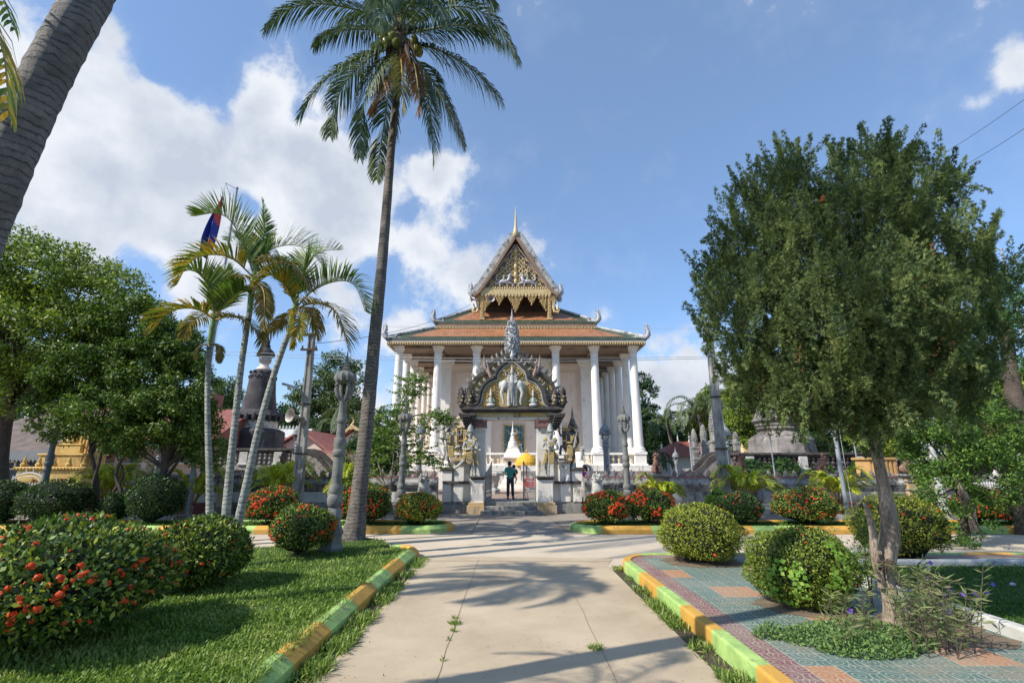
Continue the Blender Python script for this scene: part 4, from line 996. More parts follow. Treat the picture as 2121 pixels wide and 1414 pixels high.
# the spire over the pediment
b = MB(); sz = PZ + 2.2; y = PY + .35
b.lathe(0, y, sz, [(.13, -.2), (.18, .0), (.22, .25), (.28, .6), (.30, .85), (.26, 1.15), (.22, 1.4), (.13, 1.6), (.10, 1.75), (.115, 1.83), (.07, 2.0), (.035, 2.2), (.006, 2.5)], 14)
rr = random.Random(3); pr = [(.18, .0), (.24, .25), (.31, .6), (.33, .85), (.28, 1.15), (.24, 1.4), (.15, 1.6), (.12, 1.85)]
for i in range(250):
 t = rr.random(); zz = t * 1.85;
 for k in range(len(pr) - 1):
  if zz <= pr[k + 1][1]: break
 rad = pr[k][0] + (pr[k + 1][0] - pr[k][0]) * (zz - pr[k][1]) / (pr[k + 1][1] - pr[k][1]); a = rr.uniform(0, 6.283)
 cx, cy = math.cos(a), math.sin(a)
 b.tube([(cx * rad * .9, y + cy * rad * .9, sz + zz), (cx * (rad + .06), y + cy * (rad + .06), sz + zz + .02), (cx * (rad + .07), y + cy * (rad + .07), sz + zz + .09)], [.03, .034, .004], 5)
 if i % 3 == 0: b.ball(cx * (rad + .03), y + cy * (rad + .03), sz + zz, .035, n=6, k=4)
b.build('spire', M['silver'], pd, smooth=True)
b = MB(); b.ball(0, PY - .12, PZ + 2.28, .09, .07, .16); b.tube([(0, PY - .1, PZ + 2.4), (0, PY - .1, PZ + 2.6)], [.06, .01], 6); b.build('crest_figure', ewhite, pd, smooth=True)
# gate leaves: left seen nearly edge on, right opened inward with lattice foot
def gateleaf(x, ang, sx):
 g = thing('gate_leaf', None, None); del_ = g
 g.name = 'gate_leaf'; g.parent = gt; g.location = (x, .5, .45); g.rotation_euler = (0, 0, ang)
 W = 1.02
 q = MB()
 q.box(0, .05, -.02, .02, 0, 1.2); q.box(W - .05, W, -.02, .02, 0, 1.65)
 for z in (.02, .42, .80): q.box(.05, W - .05, -.015, .015, z, z + .04)
 q.tube([(0.02, 0, 1.2), (.25 * W, 0, 1.2), (.55 * W, 0, 1.35), (.85 * W, 0, 1.5), (W - .02, 0, 1.66)], .022, 6)
 for i in range(1, 9):
  xx = .05 + (W - .1) * i / 9; q.box(xx - .01, xx + .01, -.01, .01, .44, 1.22 + .38 * (i / 9) ** 1.3)
 for i in range(7):
  xx = .08 + i * .13; q.tube([(xx, 0, .06), (min(W - .06, xx + .1), 0, .40)], .009, 4); q.tube([(xx, 0, .40), (min(W - .06, xx + .1), 0, .06)], .009, 4)
 o = q.build('grille', M['steel'], None); o.parent = g
gateleaf(-1.14, R(78), -1); gateleaf(.99, R(118), 1)
# ---- guardian statues
stoneg = pmat('dark_weathered_skin', (.20, .21, .19), (.42, .42, .38), 5, .75, .7, bscale=16, dark=(.06, .055, .05), darkamt=.4, dscale=3.5)
stonepale = pmat('pale_weathered_skin', (.50, .50, .46), (.26, .29, .27), 6, .75, .7, bscale=16, dark=(.12, .10, .09), darkamt=.38, dscale=4)
stonedk = pmat('blackened_skin', (.17, .155, .15), (.08, .07, .07), 5, .8, .7, bscale=16, dark=(.42, .30, .12), darkamt=.12, dscale=3)
robe = pmat('faded_yellow_cloth', (.50, .36, .13), (.36, .27, .12), 7, .8, .6, dark=(.16, .14, .11), darkamt=.5, dscale=4)
def guard(kind, sx, label, bm):
 q = (lambda x: x) if sx < 0 else (lambda x: 2115.0 - x)
 y0 = GD - .05 if kind == 'in' else GD + .35
 def p(x, z, dy=0): v = P(q(x), z, y0); return (v.x, y0 + dy, v.z)
 if kind == 'in':
  J = dict(pel=p(974, 938), wai=p(974.5, 930), che=p(974.7, 918), nec=p(974.7, 909), hea=p(974.7, 898.5), top=p(974.7, 893), shl=p(965.5, 912), ell=p(958.8, 930, -.05), wrl=p(970, 931, -.22), hal=p(976.5, 929, -.27),
     shr=p(985, 912), elr=p(992.5, 928, -.03), wrr=p(984, 931, -.2), har=p(979, 930.5, -.26), hil=p(969, 941), knl=p(959, 957, -.18), anl=p(945, 968, -.05), tol=p(940.5, 971.5, -.12), hir=p(979, 942), knr=p(985, 962, -.06), anr=p(984, 984), tor=p(983, 988, -.16))
  st = P(q(978), 990.5, y0 - .2); sc = 1.28
  club = [(P(q(977.5), 924, y0 - .3)), (P(q(978.5), 989.5, y0 - .12))]
 else:
  J = dict(pel=p(936, 926), wai=p(934, 917), che=p(931, 903), nec=p(929, 894), hea=p(929, 884.5), top=p(929, 878), shl=p(920, 898), ell=p(917, 915, .02), wrl=p(923, 926, -.12), hal=p(926.5, 929, -.18),
     shr=p(940, 896), elr=p(954, 903, -.04), wrr=p(957.5, 892, -.06), har=p(957.5, 887, -.08), hil=p(930, 929), knl=p(927, 944, -.12), anl=p(931.5, 962), tol=p(933, 967, -.14), hir=p(941, 929), knr=p(954, 923, -.2), anr=p(955, 938, -.08), tor=p(955, 941.5, -.18))
  st = None; sc = 1.22
  club = [P(q(918.5), 885, y0 - .25), P(q(927), 930, y0 - .22)]
 base = Vector(J['anr' if kind == 'in' else 'anl'])
 t = thing('guardian_statue', label, 'statue', (base.x, y0, base.z))
 J2 = body(J, sc); skin('body', J2, BODY_E, bm, t, 'pel', 1)
 mb = MB(); fingers(mb, J['hal'], J['wrl'], 1.3); fingers(mb, J['har'], J['wrr'], 1.3); mb.build('fingers', bm, t, smooth=True)
 pel, wai, che = Vector(J['pel']), Vector(J['wai']), Vector(J['che'])
 # loin cloth with hanging front and side panels
 mb = MB(); mb.lathe(pel.x, pel.y, pel.z, [(.22, -.14), (.21, -.02), (.18, .08), (.17, .12)], 14, sy=.85)
 mb.prism([(pel.x - .12, pel.z + .05), (pel.x + .12, pel.z + .05), (pel.x + .14, pel.z - .36), (pel.x, pel.z - .48), (pel.x - .14, pel.z - .36)], 'y', pel.y - .30, pel.y - .24)
 if kind == 'in':
  for s2 in (-1, 1): mb.prism([(pel.x + s2 * .12, pel.z + .02), (pel.x + s2 * .27, pel.z - .02), (pel.x + s2 * .42, pel.z - .55), (pel.x + s2 * .22, pel.z - .40)], 'y', pel.y - .2, pel.y - .15)
 mb.build('loincloth', robe, t, bevel=.02)
 mb = MB(); mb.prism([(che.x - .13, che.z + .12), (che.x, che.z + .02), (che.x + .13, che.z + .12), (che.x + .08, che.z - .05), (wai.x, wai.z - .05), (che.x - .08, che.z - .05)], 'y', che.y - .235, che.y - .19)
 mb.lathe(wai.x, wai.y, wai.z - .02, [(.21, 0), (.22, .03), (.21, .06)], 14)
 for s2 in ('l', 'r'):   # shoulder and arm ornaments, anklets
  v = Vector(J['sh' + s2]); mb.lathe(v.x, v.y, v.z - .02, [(.09, 0), (.11, .04), (.08, .09), (.02, .15)], 8)
  for nm in ('wr' + s2, 'an' + s2): v = Vector(J[nm]); mb.ball(v.x, v.y, v.z, .075, .075, .045, 8, 5)
 mb.build('ornament', robe, t, bevel=.0)
 h = Vector(J['hea']); hd = MB()
 hd.lathe(h.x, h.y, h.z + .075, [(.14, 0), (.16, .04), (.15, .08), (.13, .10), (.135, .13), (.12, .18), (.125, .20), (.085, .27), (.09, .29), (.055, .36), (.04, .48), (.03, .62), (.006, .85)], 14)
 for s2 in (-1, 1): hd.prism([(h.x + s2 * .13, h.z - .08), (h.x + s2 * .20, h.z + .0), (h.x + s2 * .19, h.z + .12), (h.x + s2 * .13, h.z + .05)], 'y', h.y - .04, h.y + .03)
 hd.build('headdress', bm, t, smooth=True)
 f = MB(); fy = h.y - .115
 for s2 in (-1, 1):
  f.ball(h.x + s2 * .05, fy - .01, h.z + .015, .032, .022, .02, 8, 5, mi=0); f.ball(h.x + s2 * .05, fy - .03, h.z + .015, .013, .01, .013, 6, 4, mi=1)
  f.tube([(h.x + s2 * .015, fy, h.z + .045), (h.x + s2 * .09, fy + .01, h.z + .06)], .010, 5, mi=1)
 f.tube([(h.x, fy + .01, h.z + .02), (h.x, fy - .035, h.z - .03)], [.014, .028], 6, mi=2)
 f.tube([(h.x - .06, fy + .01, h.z - .06), (h.x, fy - .01, h.z - .068), (h.x + .06, fy + .01, h.z - .06)], [.012, .02, .012], 6, mi=0)
 f.build('face', [ewhite, M['blackgap'], bm], t, smooth=True)
 cl = MB(); a, c = Vector(club[0]), Vector(club[1]); n = 16
 pts = [a.lerp(c, i / n) for i in range(n + 1)]; cl.tube(pts, [(.030 if i % 2 else .042) for i in range(n + 1)], 7); cl.ball(a.x, a.y, a.z, .06)
 cl.build('club', M['silver'] if sx > 0 else bm, t)
 return t
guard('in', -1, 'standing guardian statue holding a club on left gate pier, one leg raised outward', stonepale)
guard('in', 1, 'standing yellow-robed guardian statue with pale twisted club on right gate pier', stonepale)
guard('out', -1, 'striding pale guardian statue on outer plinth left of the gateway', stoneg)
guard('out', 1, 'blackened striding guardian statue on outer plinth right of the gateway', stonedk)
# ================================================================== BOUNDARY WALL
M['wallgrey'] = pmat('mouldy_wall', (.50, .48, .44), (.13, .125, .12), 1.7, .9, .6, bscale=12, dark=(.035, .035, .035), darkamt=.62, streak=True, dscale=1.3)
M['wallpanel'] = pmat('pale_panel', (.52, .52, .50), (.17, .17, .165), 1.3, .85, .4, dark=(.05, .05, .05), darkamt=.5, streak=True, dscale=.8)
M['wallwhite'] = pmat('white_panel', (.78, .77, .74), (.60, .59, .56), 1.0, .85, .3, dark=(.16, .15, .14), darkamt=.18, streak=True, dscale=1.0)
M['crest'] = pmat('crest_stone', (.30, .28, .27), (.13, .10, .10), 7, .85, .8, dark=(.30, .13, .11), darkamt=.3, dscale=5)
fin_src = None
def leaf_finial():
 q = MB()
 q.lathe(0, 0, 0, [(.10, 0), (.11, .05), (.13, .10), (.115, .2), (.07, .30), (.01, .42)], 8, sy=.55)
 for s2 in (-1, 1):
  for k in range(3): q.tube([(s2 * .06, -.02, .05 + .08 * k), (s2 * (.15 - .03 * k), -.02, .09 + .08 * k), (s2 * (.14 - .03 * k), -.02, .18 + .08 * k)], [.04, .035, .005], 5)
 return q
def bwall(name, label, xa, xb, pil, y=20.85, panel='wallpanel'):
 t = thing(name, label, 'wall', ((xa + xb) / 2, y, 0))
 prof = [(-.02, 0), (-.02, .26), (.05, .30), (.05, .42), (.09, .46), (.09, 1.02), (.05, 1.06), (.05, 1.14), (-.01, 1.18), (-.01, 1.24), (-.06, 1.29), (-.06, 1.38), (-.02, 1.40), (.04, 1.50), (.04, 1.58), (.42, 1.58), (.42, 0)]
 q = MB(); q.sweep([(xb, y), (xa, y)], [(-o, z * .9) for o, z in prof]); wl = q.build('wall_body', M['wallgrey'], t)
 o_ = MB()
 cuts = sorted([xa] + [x for x in pil if xa < x < xb] + [xb])
 for a, c in zip(cuts[:-1], cuts[1:]):
  n = max(1, round((c - a) / 2.6))
  for i in range(n):
   u0 = a + (c - a) * i / n + .25; u1 = a + (c - a) * (i + 1) / n - .25
   o_.box(u0, u1, y + .076, y + .094, .47, .88)
 o_.build('wall_panel', M[panel], t)
 for x in pil:
  q = MB(); q.cbox(x, y + .1, .0, .62, .5, .32, mi=1); q.cbox(x, y + .1, .32, .50, .42, 1.28, mi=0); q.cbox(x, y + .1, 1.05, .60, .52, .07, mi=1); q.cbox(x, y + .1, 1.42, .60, .52, .06, mi=1); q.cbox(x, y + .1, 1.60, .60, .55, .07, mi=1); q.cbox(x, y + .1, 1.67, .78, .7, .10, mi=1)
  q.v = [(a_, b_, c_ * .9) for a_, b_, c_ in q.v]
  q.build('pilaster', [M['ochre'], M['greyst']], t, bevel=.012)
 q = MB(); q.box(xa, xb, y + .12, y + .30, 1.42, 1.49); q.build('crest_rail', M['maroon'], t)
 q = MB(); k = 0; x = xa + .12       # small knobs between the leaf finials
 while x < xb: q.ball(x, y + .2, 1.52, .05, .05, .055, 6, 4); x += .17
 kn = q.build('crest_knobs', M['crest'], t); kn['kind'] = 'stuff'
 src = None; x = xa + .22; n = 0
 while x < xb - .15:
  if all(abs(x - p_) > .42 for p_ in pil):
   if src is None: src = leaf_finial().build('leaf_finial', M['crest'], None, smooth=True); src.parent = t; o = src
   else: o = src.copy(); C.objects.link(o)
   o.location = (x - t.location.x, .2, 1.49); o.scale = (.72, .72, random.uniform(.62, .74)); o.rotation_euler = (0, 0, random.uniform(-.15, .15))
  x += .36; n += 1
 return t
def xat(px, D, py=1000): return P(px, py, D).x
pr_ = [xat(1362, 20.9), xat(1538, 20.9), xat(1707, 20.9), xat(1886, 20.9)]
bwall('boundary_wall', 'mould-stained grey wall with leaf-shaped crest right of the gateway', 3.0, pr_[-1] + .3, pr_)
pl_ = [xat(470, 20.9), xat(584, 20.9), xat(372, 20.9), xat(255, 20.9)]
bwall('boundary_wall', 'weathered wall with white panels and dark leaf crest left of the gateway', xat(240, 20.9), -3.1, pl_, panel='wallwhite')
# seated lions
def lion(label, x, y, z, s, m, face=1, ang=0, grp=None, cat='statue', name='lion_statue', fat=1.0):
 t = thing(name, label, cat, (x, y, z), ang, grp)
 f = fat
 J = dict(hip=(0, .22, .20, .17 * f), bel=(0, .10, .34, .17 * f), che=(0, -.08, .52, .19 * f), nec=(0, -.14, .72, .15 * f), hed=(0, -.20, .86, .15), snt=(0, -.34, .82, .09),
    fl1=(.12, -.16, .38, .07 * f), fl2=(.13, -.22, .14, .055 * f), fl3=(.13, -.30, .04, .06), fr1=(-.12, -.16, .38, .07 * f), fr2=(-.13, -.22, .14, .055 * f), fr3=(-.13, -.30, .04, .06),
    hl1=(.17, .12, .16, .11 * f), hl2=(.18, -.04, .06, .06), hr1=(-.17, .12, .16, .11 * f), hr2=(-.18, -.04, .06, .06), tl1=(0, .38, .2, .04), tl2=(.03, .44, .42, .035), tl3=(0, .38, .58, .03))
 J = {k: (v[0] * s, v[1] * s, v[2] * s, v[3] * s) for k, v in J.items()}
 Ed = [('hip', 'bel'), ('bel', 'che'), ('che', 'nec'), ('nec', 'hed'), ('hed', 'snt'), ('che', 'fl1'), ('fl1', 'fl2'), ('fl2', 'fl3'), ('che', 'fr1'), ('fr1', 'fr2'), ('fr2', 'fr3'), ('hip', 'hl1'), ('hl1', 'hl2'), ('hip', 'hr1'), ('hr1', 'hr2'), ('hip', 'tl1'), ('tl1', 'tl2'), ('tl2', 'tl3')]
 o = skin('body', J, Ed, m, None, 'hip', 1); o.parent = t
 q = MB()
 for s2 in (-1, 1): q.lathe(s2 * .10 * s, -.16 * s, .96 * s, [(.05 * s, 0), (.045 * s, .04 * s), (.01 * s, .11 * s)], 6); q.ball(s2 * .07 * s, -.32 * s, .90 * s, .03 * s)
 for i in range(12):
  a = R(-60 + 300 * i / 11); q.ball(.16 * s * math.sin(a), -.12 * s, (.82 + .16 * math.cos(a)) * s, .05 * s, .06 * s, .055 * s, 6, 4)
 q.lathe(0, -.1 * s, 1.0 * s, [(.06 * s, 0), (.03 * s, .05 * s), (.008 * s, .12 * s)], 6)
 o = q.build('mane', m, None, smooth=True); o.parent = t
 q = MB(); q.tube([(-.07 * s, -.40 * s, .80 * s), (0, -.43 * s, .785 * s), (.07 * s, -.40 * s, .80 * s)], .012 * s, 5); q.ball(0, -.43 * s, .85 * s, .03 * s); o = q.build('mouth', M['blackgap'], None); o.parent = t
 return t
redst = pmat('reddish_statue', (.32, .15, .10), (.16, .10, .085), 7, .75, .6, dark=(.06, .05, .05), darkamt=.35, dscale=5)
whst = pmat('weathered_white_statue', (.58, .57, .52), (.40, .39, .35), 5, .8, .5, dark=(.14, .13, .11), darkamt=.35, dscale=4)
lion('white lion statue in front of wall left of the gate, above an orange flowered bush', xat(879, 20.2), 20.2, .45, 1.12, pmat('grey_lion', (.42, .42, .39), (.28, .28, .26), 5, .8, .5, dark=(.12, .11, .10), darkamt=.3, dscale=4), fat=1.25)
lion('pale lion statue with cracked paint right of the gate beside the pink-dressed woman', xat(1237, 20.2), 20.2, .45, 1.12, whst, ang=R(-12), fat=1.25)
for xx in (879, 1237):
 q = MB(); x = xat(xx, 20.2); q.cbox(x, 20.2, 0, .75, .9, .36); q.cbox(x, 20.2, .36, .85, 1.0, .09); tag(q.build('lion_pedestal', M['greyst'], bevel=.02), 'low grey stone pedestal under the ' + ('white lion left' if xx < 1000 else 'pale lion right') + ' of the gate', 'pedestal')
for i, x in enumerate(pr_):
 lion(['reddish-brown lion statue on first wall pilaster right of the gate', 'reddish lion statue on wall pilaster beside the leaning power pole', 'pinkish-brown lion statue on wall pilaster in front of the vine-covered terrace', 'dark lion statue on last pilaster at end of right wall'][i], x, 20.95, 1.60, .80, redst, ang=R([0, 15, 60, 75][i]), name='lion_statue')
lion('dark reddish lion statue on the left wall beside concrete power pole', pl_[1], 20.95, 1.60, .80, redst, ang=R(-20))
v = P(1222, 958, 31.5)
lion('small white lion statue on temple stair cheek right of the gateway', X0 + 4.15, 31.5, 2.16, .85, whst, fat=.85)
lion('small pale lion statue on temple stair cheek left of the gateway', X0 - 4.55, 31.5, 2.16, .85, whst, fat=.85)
# courtyard and the things inside
b = MB(); b.prism([(-40, 21.25), (-3.2, 21.25), (-3.2, 21.9), (3.1, 21.9), (3.1, 21.25), (40, 21.25), (40, 90), (-40, 90)], 'z', -.02, .445); tag(b.build('courtyard', M['court']), kind='structure')
sp_ = P(1062, 1006, 31.0); spx = sp_.x
t = thing('small_stupa', 'small white spired shrine with arched niche seen through the gateway', 'shrine', (spx, 30.6, .445))
b = MB(); yy = 30.6
for (w_, z0, z1) in ((1.9, .445, .62), (1.6, .62, .74), (1.35, .74, .95), (1.15, .95, 1.05), (1.0, 1.05, 2.25), (1.16, 2.25, 2.33), (1.28, 2.33, 2.42)): b.cbox(spx, yy, z0, w_, w_, z1 - z0)
b.cbox(spx, yy, 2.42, 1.1, 1.1, .5, taper=.62); b.cbox(spx, yy, 2.92, .62, .62, .08)
b.build('body', M['white'], t, bevel=.012)
b = MB(); b.prism([(spx - .2, 1.2), (spx + .2, 1.2), (spx + .2, 1.85), (spx, 2.15), (spx - .2, 1.85)], 'y', yy - .505, yy - .49); b.build('niche', M['cream'], t)
b = MB(); b.lathe(spx, yy, 3.0, [(.30, 0), (.33, .06), (.27, .1), (.26, .3), (.17, .42), (.19, .46), (.13, .55), (.14, .6), (.09, .7), (.12, .76), (.14, .82), (.06, .9), (.07, .95), (.05, 1.1), (.025, 1.3), (.006, 1.75)], 14); b.build('spire', M['white'], t, smooth=True)
for xx, lab in ((xat(1020, 27.5), 'carved stone urn plinth in courtyard at left of gateway opening'),):
 b = MB(); b.lathe(xx, 27.5, .445, [(.45, 0), (.45, .2), (.3, .3), (.34, .5), (.42, .75), (.40, .9), (.62, .95), (.62, 1.08), (.5, 1.15)], 8, rot=.39); tag(b.build('stone_plinth', whst), lab, 'plinth')
b = MB()
for (x0, x1) in ((-3.2, -.75), (-.3 + .9, 3.4)):
 for (e, z0, z1) in ((0, .445, .62), (.1, .62, .75), (.2, .75, .95), (.06, .95, 1.1)): b.box(x0 + e, x1 - e, 31.2 + e, 31.8 - e, z0, z1)
tag(b.build('moulded_kerb', M['white'], bevel=.02), 'low white moulded stone kerb in front of the temple platform', 'kerb wall')
# umbrella and table
ux = P(1091, 960, 29.8)
t = thing('ceremonial_umbrella', 'yellow scalloped umbrella on red pole seen through the gateway', 'umbrella', (ux.x, 29.8, .445))
b = MB(); ztop = 2.72
b.lathe(ux.x, 29.8, 2.05, [(.66, .0), (.68, .05), (.58, .24), (.38, .42), (.17, .53), (.03, .60)], 24)
for i in range(24):
 a = 2 * math.pi * i / 24; a1 = 2 * math.pi * (i + 1) / 24; am = (a + a1) / 2
 f = lambda an, r, z: (ux.x + r * math.cos(an), 29.8 + r * math.sin(an), z)
 b.add([f(a, .68, 2.10), f(a1, .68, 2.10), f(a1, .68, 1.95), f(am, .68, 1.88), f(a, .68, 1.95)], [(0, 1, 2, 3, 4)])
b.build('canopy', pmat('yellow_cloth', (.78, .45, .04), (.66, .36, .03), 5, .7, .3), t, fix=False)
b = MB(); b.tube([(ux.x, 29.8, .45), (ux.x, 29.8, 2.75)], .025, 8); b.build('pole', pmat('red_pole', (.38, .10, .06)), t)
b = MB(); b.lathe(ux.x, 29.8, 2.70, [(.04, 0), (.06, .05), (.02, .12), (.006, .25)], 8); b.build('finial', M['gold'], t)
tx = P(1101, 990, 29.0).x
t = thing('offering_table', 'small table under a red cloth beside the yellow umbrella', 'table', (tx, 29.0, .445))
b = MB(); b.box(tx - .42, tx + .55, 28.7, 29.3, 1.13, 1.17)
for i in range(14):
 x0 = tx - .42 + .97 * i / 14; x1 = x0 + .97 / 14; dy = .03 * math.sin(i * 1.9); dz = .16 * abs(math.sin(i * .55 + 1.1))
 b.add([(x0, 28.68 + dy, 1.15), (x1, 28.68 + .03 * math.sin((i + 1) * 1.9), 1.15), (x1, 28.64, .62 + dz), (x0, 28.64, .60 + dz)], [(0, 1, 2, 3)])
b.add([(tx - .42, 28.69, 1.15), (tx - .42, 29.3, 1.15), (tx - .42, 29.3, .62), (tx - .42, 28.69, .62)], [(0, 1, 2, 3)])
b.build('tablecloth', pmat('red_cloth', (.62, .04, .03), (.5, .03, .03), 5, .7, .3), t, fix=False)
b = MB()
for (x, y) in ((-.38, .28), (.5, .28), (-.38, -.25), (.5, -.25)): b.cbox(tx + x, 29 + y, .445, .05, .05, .69)
b.build('leg', M['darkwood'], t)
for i, (dx, lab, mm, pr) in enumerate(((-.2, 'small orange offering cup on red table', robe, [(.06, 0), (.08, .04), (.04, .1), (.09, .2), (.10, .22)]), (.18, 'dark incense bowl on red table', M['darkwood'], [(.08, 0), (.13, .06), (.10, .12), (.03, .18), (.01, .3)]))):
 b = MB(); b.lathe(tx + dx, 28.95, 1.172, pr, 12); tag(b.build('offering_bowl', mm, smooth=True), lab, 'bowl')
# sandals
for k, (px, lab, mm) in enumerate(((1018, 'pair of dark sandals left on top step at left of gate opening', M['darkwood']), (1074, 'pair of small green sandals on top step near the standing man', pmat('green_rubber', (.08, .22, .18))))):
 v = P(px, 1034, 22.6); b = MB()
 for dx in (-.09, .09):
  b.prism([(v.x + dx + .045 * math.cos(a), 22.6 + .12 * math.sin(a)) for a in np.linspace(0, 6.28, 12, endpoint=False)], 'z', .452, .475); b.tube([(v.x + dx - .04, 22.55, .475), (v.x + dx, 22.53, .51), (v.x + dx + .04, 22.55, .475)], .01, 5)
 tag(b.build('sandals', mm), lab, 'sandals')
# ================================================================== PEOPLE
skinm = pmat('skin', (.42, .25, .16), (.38, .22, .14), 4, .55, 0); hairm = pmat('black_hair', (.012, .011, .012), (.02, .018, .018), 20, .45, .3)
teal = pmat('teal_shirt', (.045, .27, .235), (.035, .21, .19), 5, .8, .3, dark=(.22, .22, .10), darkamt=.30, dscale=3.5); jean = pmat('dark_jeans', (.035, .045, .07), (.025, .03, .05), 8, .8, .3)
my = 23.0; z0 = .452; mx_ = P(1057, 1030, my).x
def man(k, x, y, z): return (mx_ + x, my + y, z0 + z)
J = dict(pel=(0, 0, .90), wai=(-.01, 0, 1.04), che=(-.03, .02, 1.27), nec=(-.04, .01, 1.42), hea=(-.035, .0, 1.54), top=(-.03, .0, 1.60), shl=(-.20, .02, 1.33), ell=(-.26, -.10, 1.10), wrl=(-.05, -.24, 1.02), hal=(.04, -.27, 1.03),
   shr=(.14, .02, 1.33), elr=(.26, -.03, 1.08), wrr=(.22, -.2, 1.0), har=(.16, -.27, .98), hil=(-.085, 0, .86), knl=(-.10, -.01, .48), anl=(-.11, .04, .09), tol=(-.12, -.12, .035), hir=(.085, 0, .86), knr=(.10, -.02, .48), anr=(.12, .0, .09), tor=(.17, -.15, .035))
# he has his back to the camera: turn the depth round
J = {k: (mx_ + v[0], my + (-v[1]), z0 + v[2]) for k, v in J.items()}
t = thing('person', 'man in teal patterned shirt and dark jeans carrying a child in the gateway', 'person', (mx_, my, z0))
Jb = body(J, .92, dict(che=.135, wai=.11, pel=.12)); skin('body', Jb, BODY_E, skinm, t, 'pel', 2)
sh = {k: Jb[k] for k in ('pel', 'wai', 'che', 'shl', 'shr')}; sh['pel'] = (J['pel'][0], J['pel'][1], J['pel'][2] - .02, .150); sh['wai'] = (*J['wai'], .140); sh['che'] = (*J['che'], .158); sh['nck'] = (J['nec'][0], J['nec'][1], J['nec'][2] - .04, .075)
for s2, e in (('shl', 'ell'), ('shr', 'elr')): sh[s2] = (*J[s2], .082); m_ = Vector(J[s2]).lerp(Vector(J[e]), .75); sh[e] = (*m_, .072)
skin('shirt', sh, [('pel', 'wai'), ('wai', 'che'), ('che', 'nck'), ('che', 'shl'), ('shl', 'ell'), ('che', 'shr'), ('shr', 'elr')], teal, t, 'wai', 2)
tr = {'pel': (*J['pel'], .145), 'hil': (*J['hil'], .100), 'knl': (*J['knl'], .078), 'anl': (*J['anl'], .070), 'hir': (*J['hir'], .100), 'knr': (*J['knr'], .078), 'anr': (*J['anr'], .070)}
skin('trousers', tr, [('pel', 'hil'), ('hil', 'knl'), ('knl', 'anl'), ('pel', 'hir'), ('hir', 'knr'), ('knr', 'anr')], jean, t, 'pel', 2)
def headparts(t, h, dirv, s=1.0, hair='short', eyes=True):
 h = Vector(h); d = Vector(dirv).normalized(); u = Vector((-d.y, d.x, 0)).normalized(); q = MB()
 bk = h - d * .02 * s
 if hair == 'short': q.ball(bk.x, bk.y, bk.z + .035 * s, .095 * s, .10 * s, .105 * s, 14, 10)
 else:
  q.ball(bk.x, bk.y, bk.z + .03 * s, .10 * s, .105 * s, .11 * s, 14, 10); c = bk - d * .04 * s
  q.tube([c + Vector((0, 0, .06 * s)), c - d * .04 * s - Vector((0, 0, .08 * s)), c - d * .05 * s - Vector((0, 0, .22 * s)), c - d * .03 * s - Vector((0, 0, .34 * s))], [.08 * s, .095 * s, .08 * s, .03 * s], 10)
 q.build('hair', hairm, t, smooth=True)
 f = MB(); c = h + d * .078 * s
 for k in (-1, 1):
  e = c + u * .032 * s * k + Vector((0, 0, .0)); f.ball(e.x, e.y, e.z, .013 * s, .013 * s, .008 * s, 8, 5, mi=1); e2 = e + d * .008 * s; f.ball(e2.x, e2.y, e2.z, .006 * s, n=6, k=4, mi=2)
  e3 = h + u * .085 * s * k; f.ball(e3.x, e3.y, e3.z - .01 * s, .014 * s, .02 * s, .03 * s, 6, 5, mi=0)
 a = c + Vector((0, 0, .01 * s)); f.tube([a, a + d * .022 * s - Vector((0, 0, .04 * s))], [.009 * s, .015 * s], 6, mi=0)
 a = c - Vector((0, 0, .062 * s)); f.tube([a - u * .025 * s, a + d * .008 * s, a + u * .025 * s], [.006 * s, .009 * s, .006 * s], 6, mi=3)
 f.build('face', [skinm, ewhite, hairm, pmat('lips', (.36, .12, .10))], t, smooth=True)
headparts(t, J['hea'], (-.1, 1, -.05))
q = MB(); fingers(q, J['hal'], J['wrl'], 1); fingers(q, J['har'], J['wrr'], 1); q.build('fingers', skinm, t, smooth=True)
q = MB()
for k in ('l', 'r'): a, c = Vector(J['an' + k]), Vector(J['to' + k]); q.tube([a + Vector((0, -.05, -.05)), a.lerp(c, .5) + Vector((0, 0, -.02)), c], [.045, .05, .04], 8)
q.build('shoes', jean, t, smooth=True)
# child on his arm
c0 = Vector((mx_ + .17, my + .16, z0 + 1.0))
J = dict(pel=(0, 0, 0), wai=(.01, -.01, .10), che=(.01, -.03, .23), nec=(-.01, -.03, .31), hea=(-.02, -.03, .39), top=(-.02, -.03, .44), shl=(-.08, -.04, .27), ell=(-.14, -.10, .19), wrl=(-.22, -.14, .25), hal=(-.26, -.15, .27),
   shr=(.10, -.03, .27), elr=(.16, .02, .14), wrr=(.10, .08, .08), har=(.07, .1, .06), hil=(-.06, 0, -.03), knl=(-.12, -.20, -.06), anl=(-.17, -.16, -.28), tol=(-.20, -.18, -.33), hir=(.06, .02, -.03), knr=(.12, .12, -.12), anr=(.06, .16, -.3), tor=(.04, .2, -.34))
J = {k: tuple(c0 + Vector(v)) for k, v in J.items()}
t = thing('person', 'small child in dark clothes held on the arm of the teal-shirted man', 'person', tuple(c0))
Jb = body(J, .58); skin('body', Jb, BODY_E, skinm, t, 'pel', 2); headparts(t, J['hea'], (-.6, .8, 0), .9)
dk = pmat('dark_olive_shirt', (.03, .045, .035), (.02, .03, .025), 6, .8, .2)
sh = {'pel': (*J['pel'], .10), 'wai': (*J['wai'], .095), 'che': (*J['che'], .10), 'shl': (*J['shl'], .055), 'ell': (*J['ell'], .045), 'shr': (*J['shr'], .055), 'elr': (*J['elr'], .045)}
skin('shirt', sh, [('pel', 'wai'), ('wai', 'che'), ('che', 'shl'), ('shl', 'ell'), ('che', 'shr'), ('shr', 'elr')], dk, t, 'pel', 2)
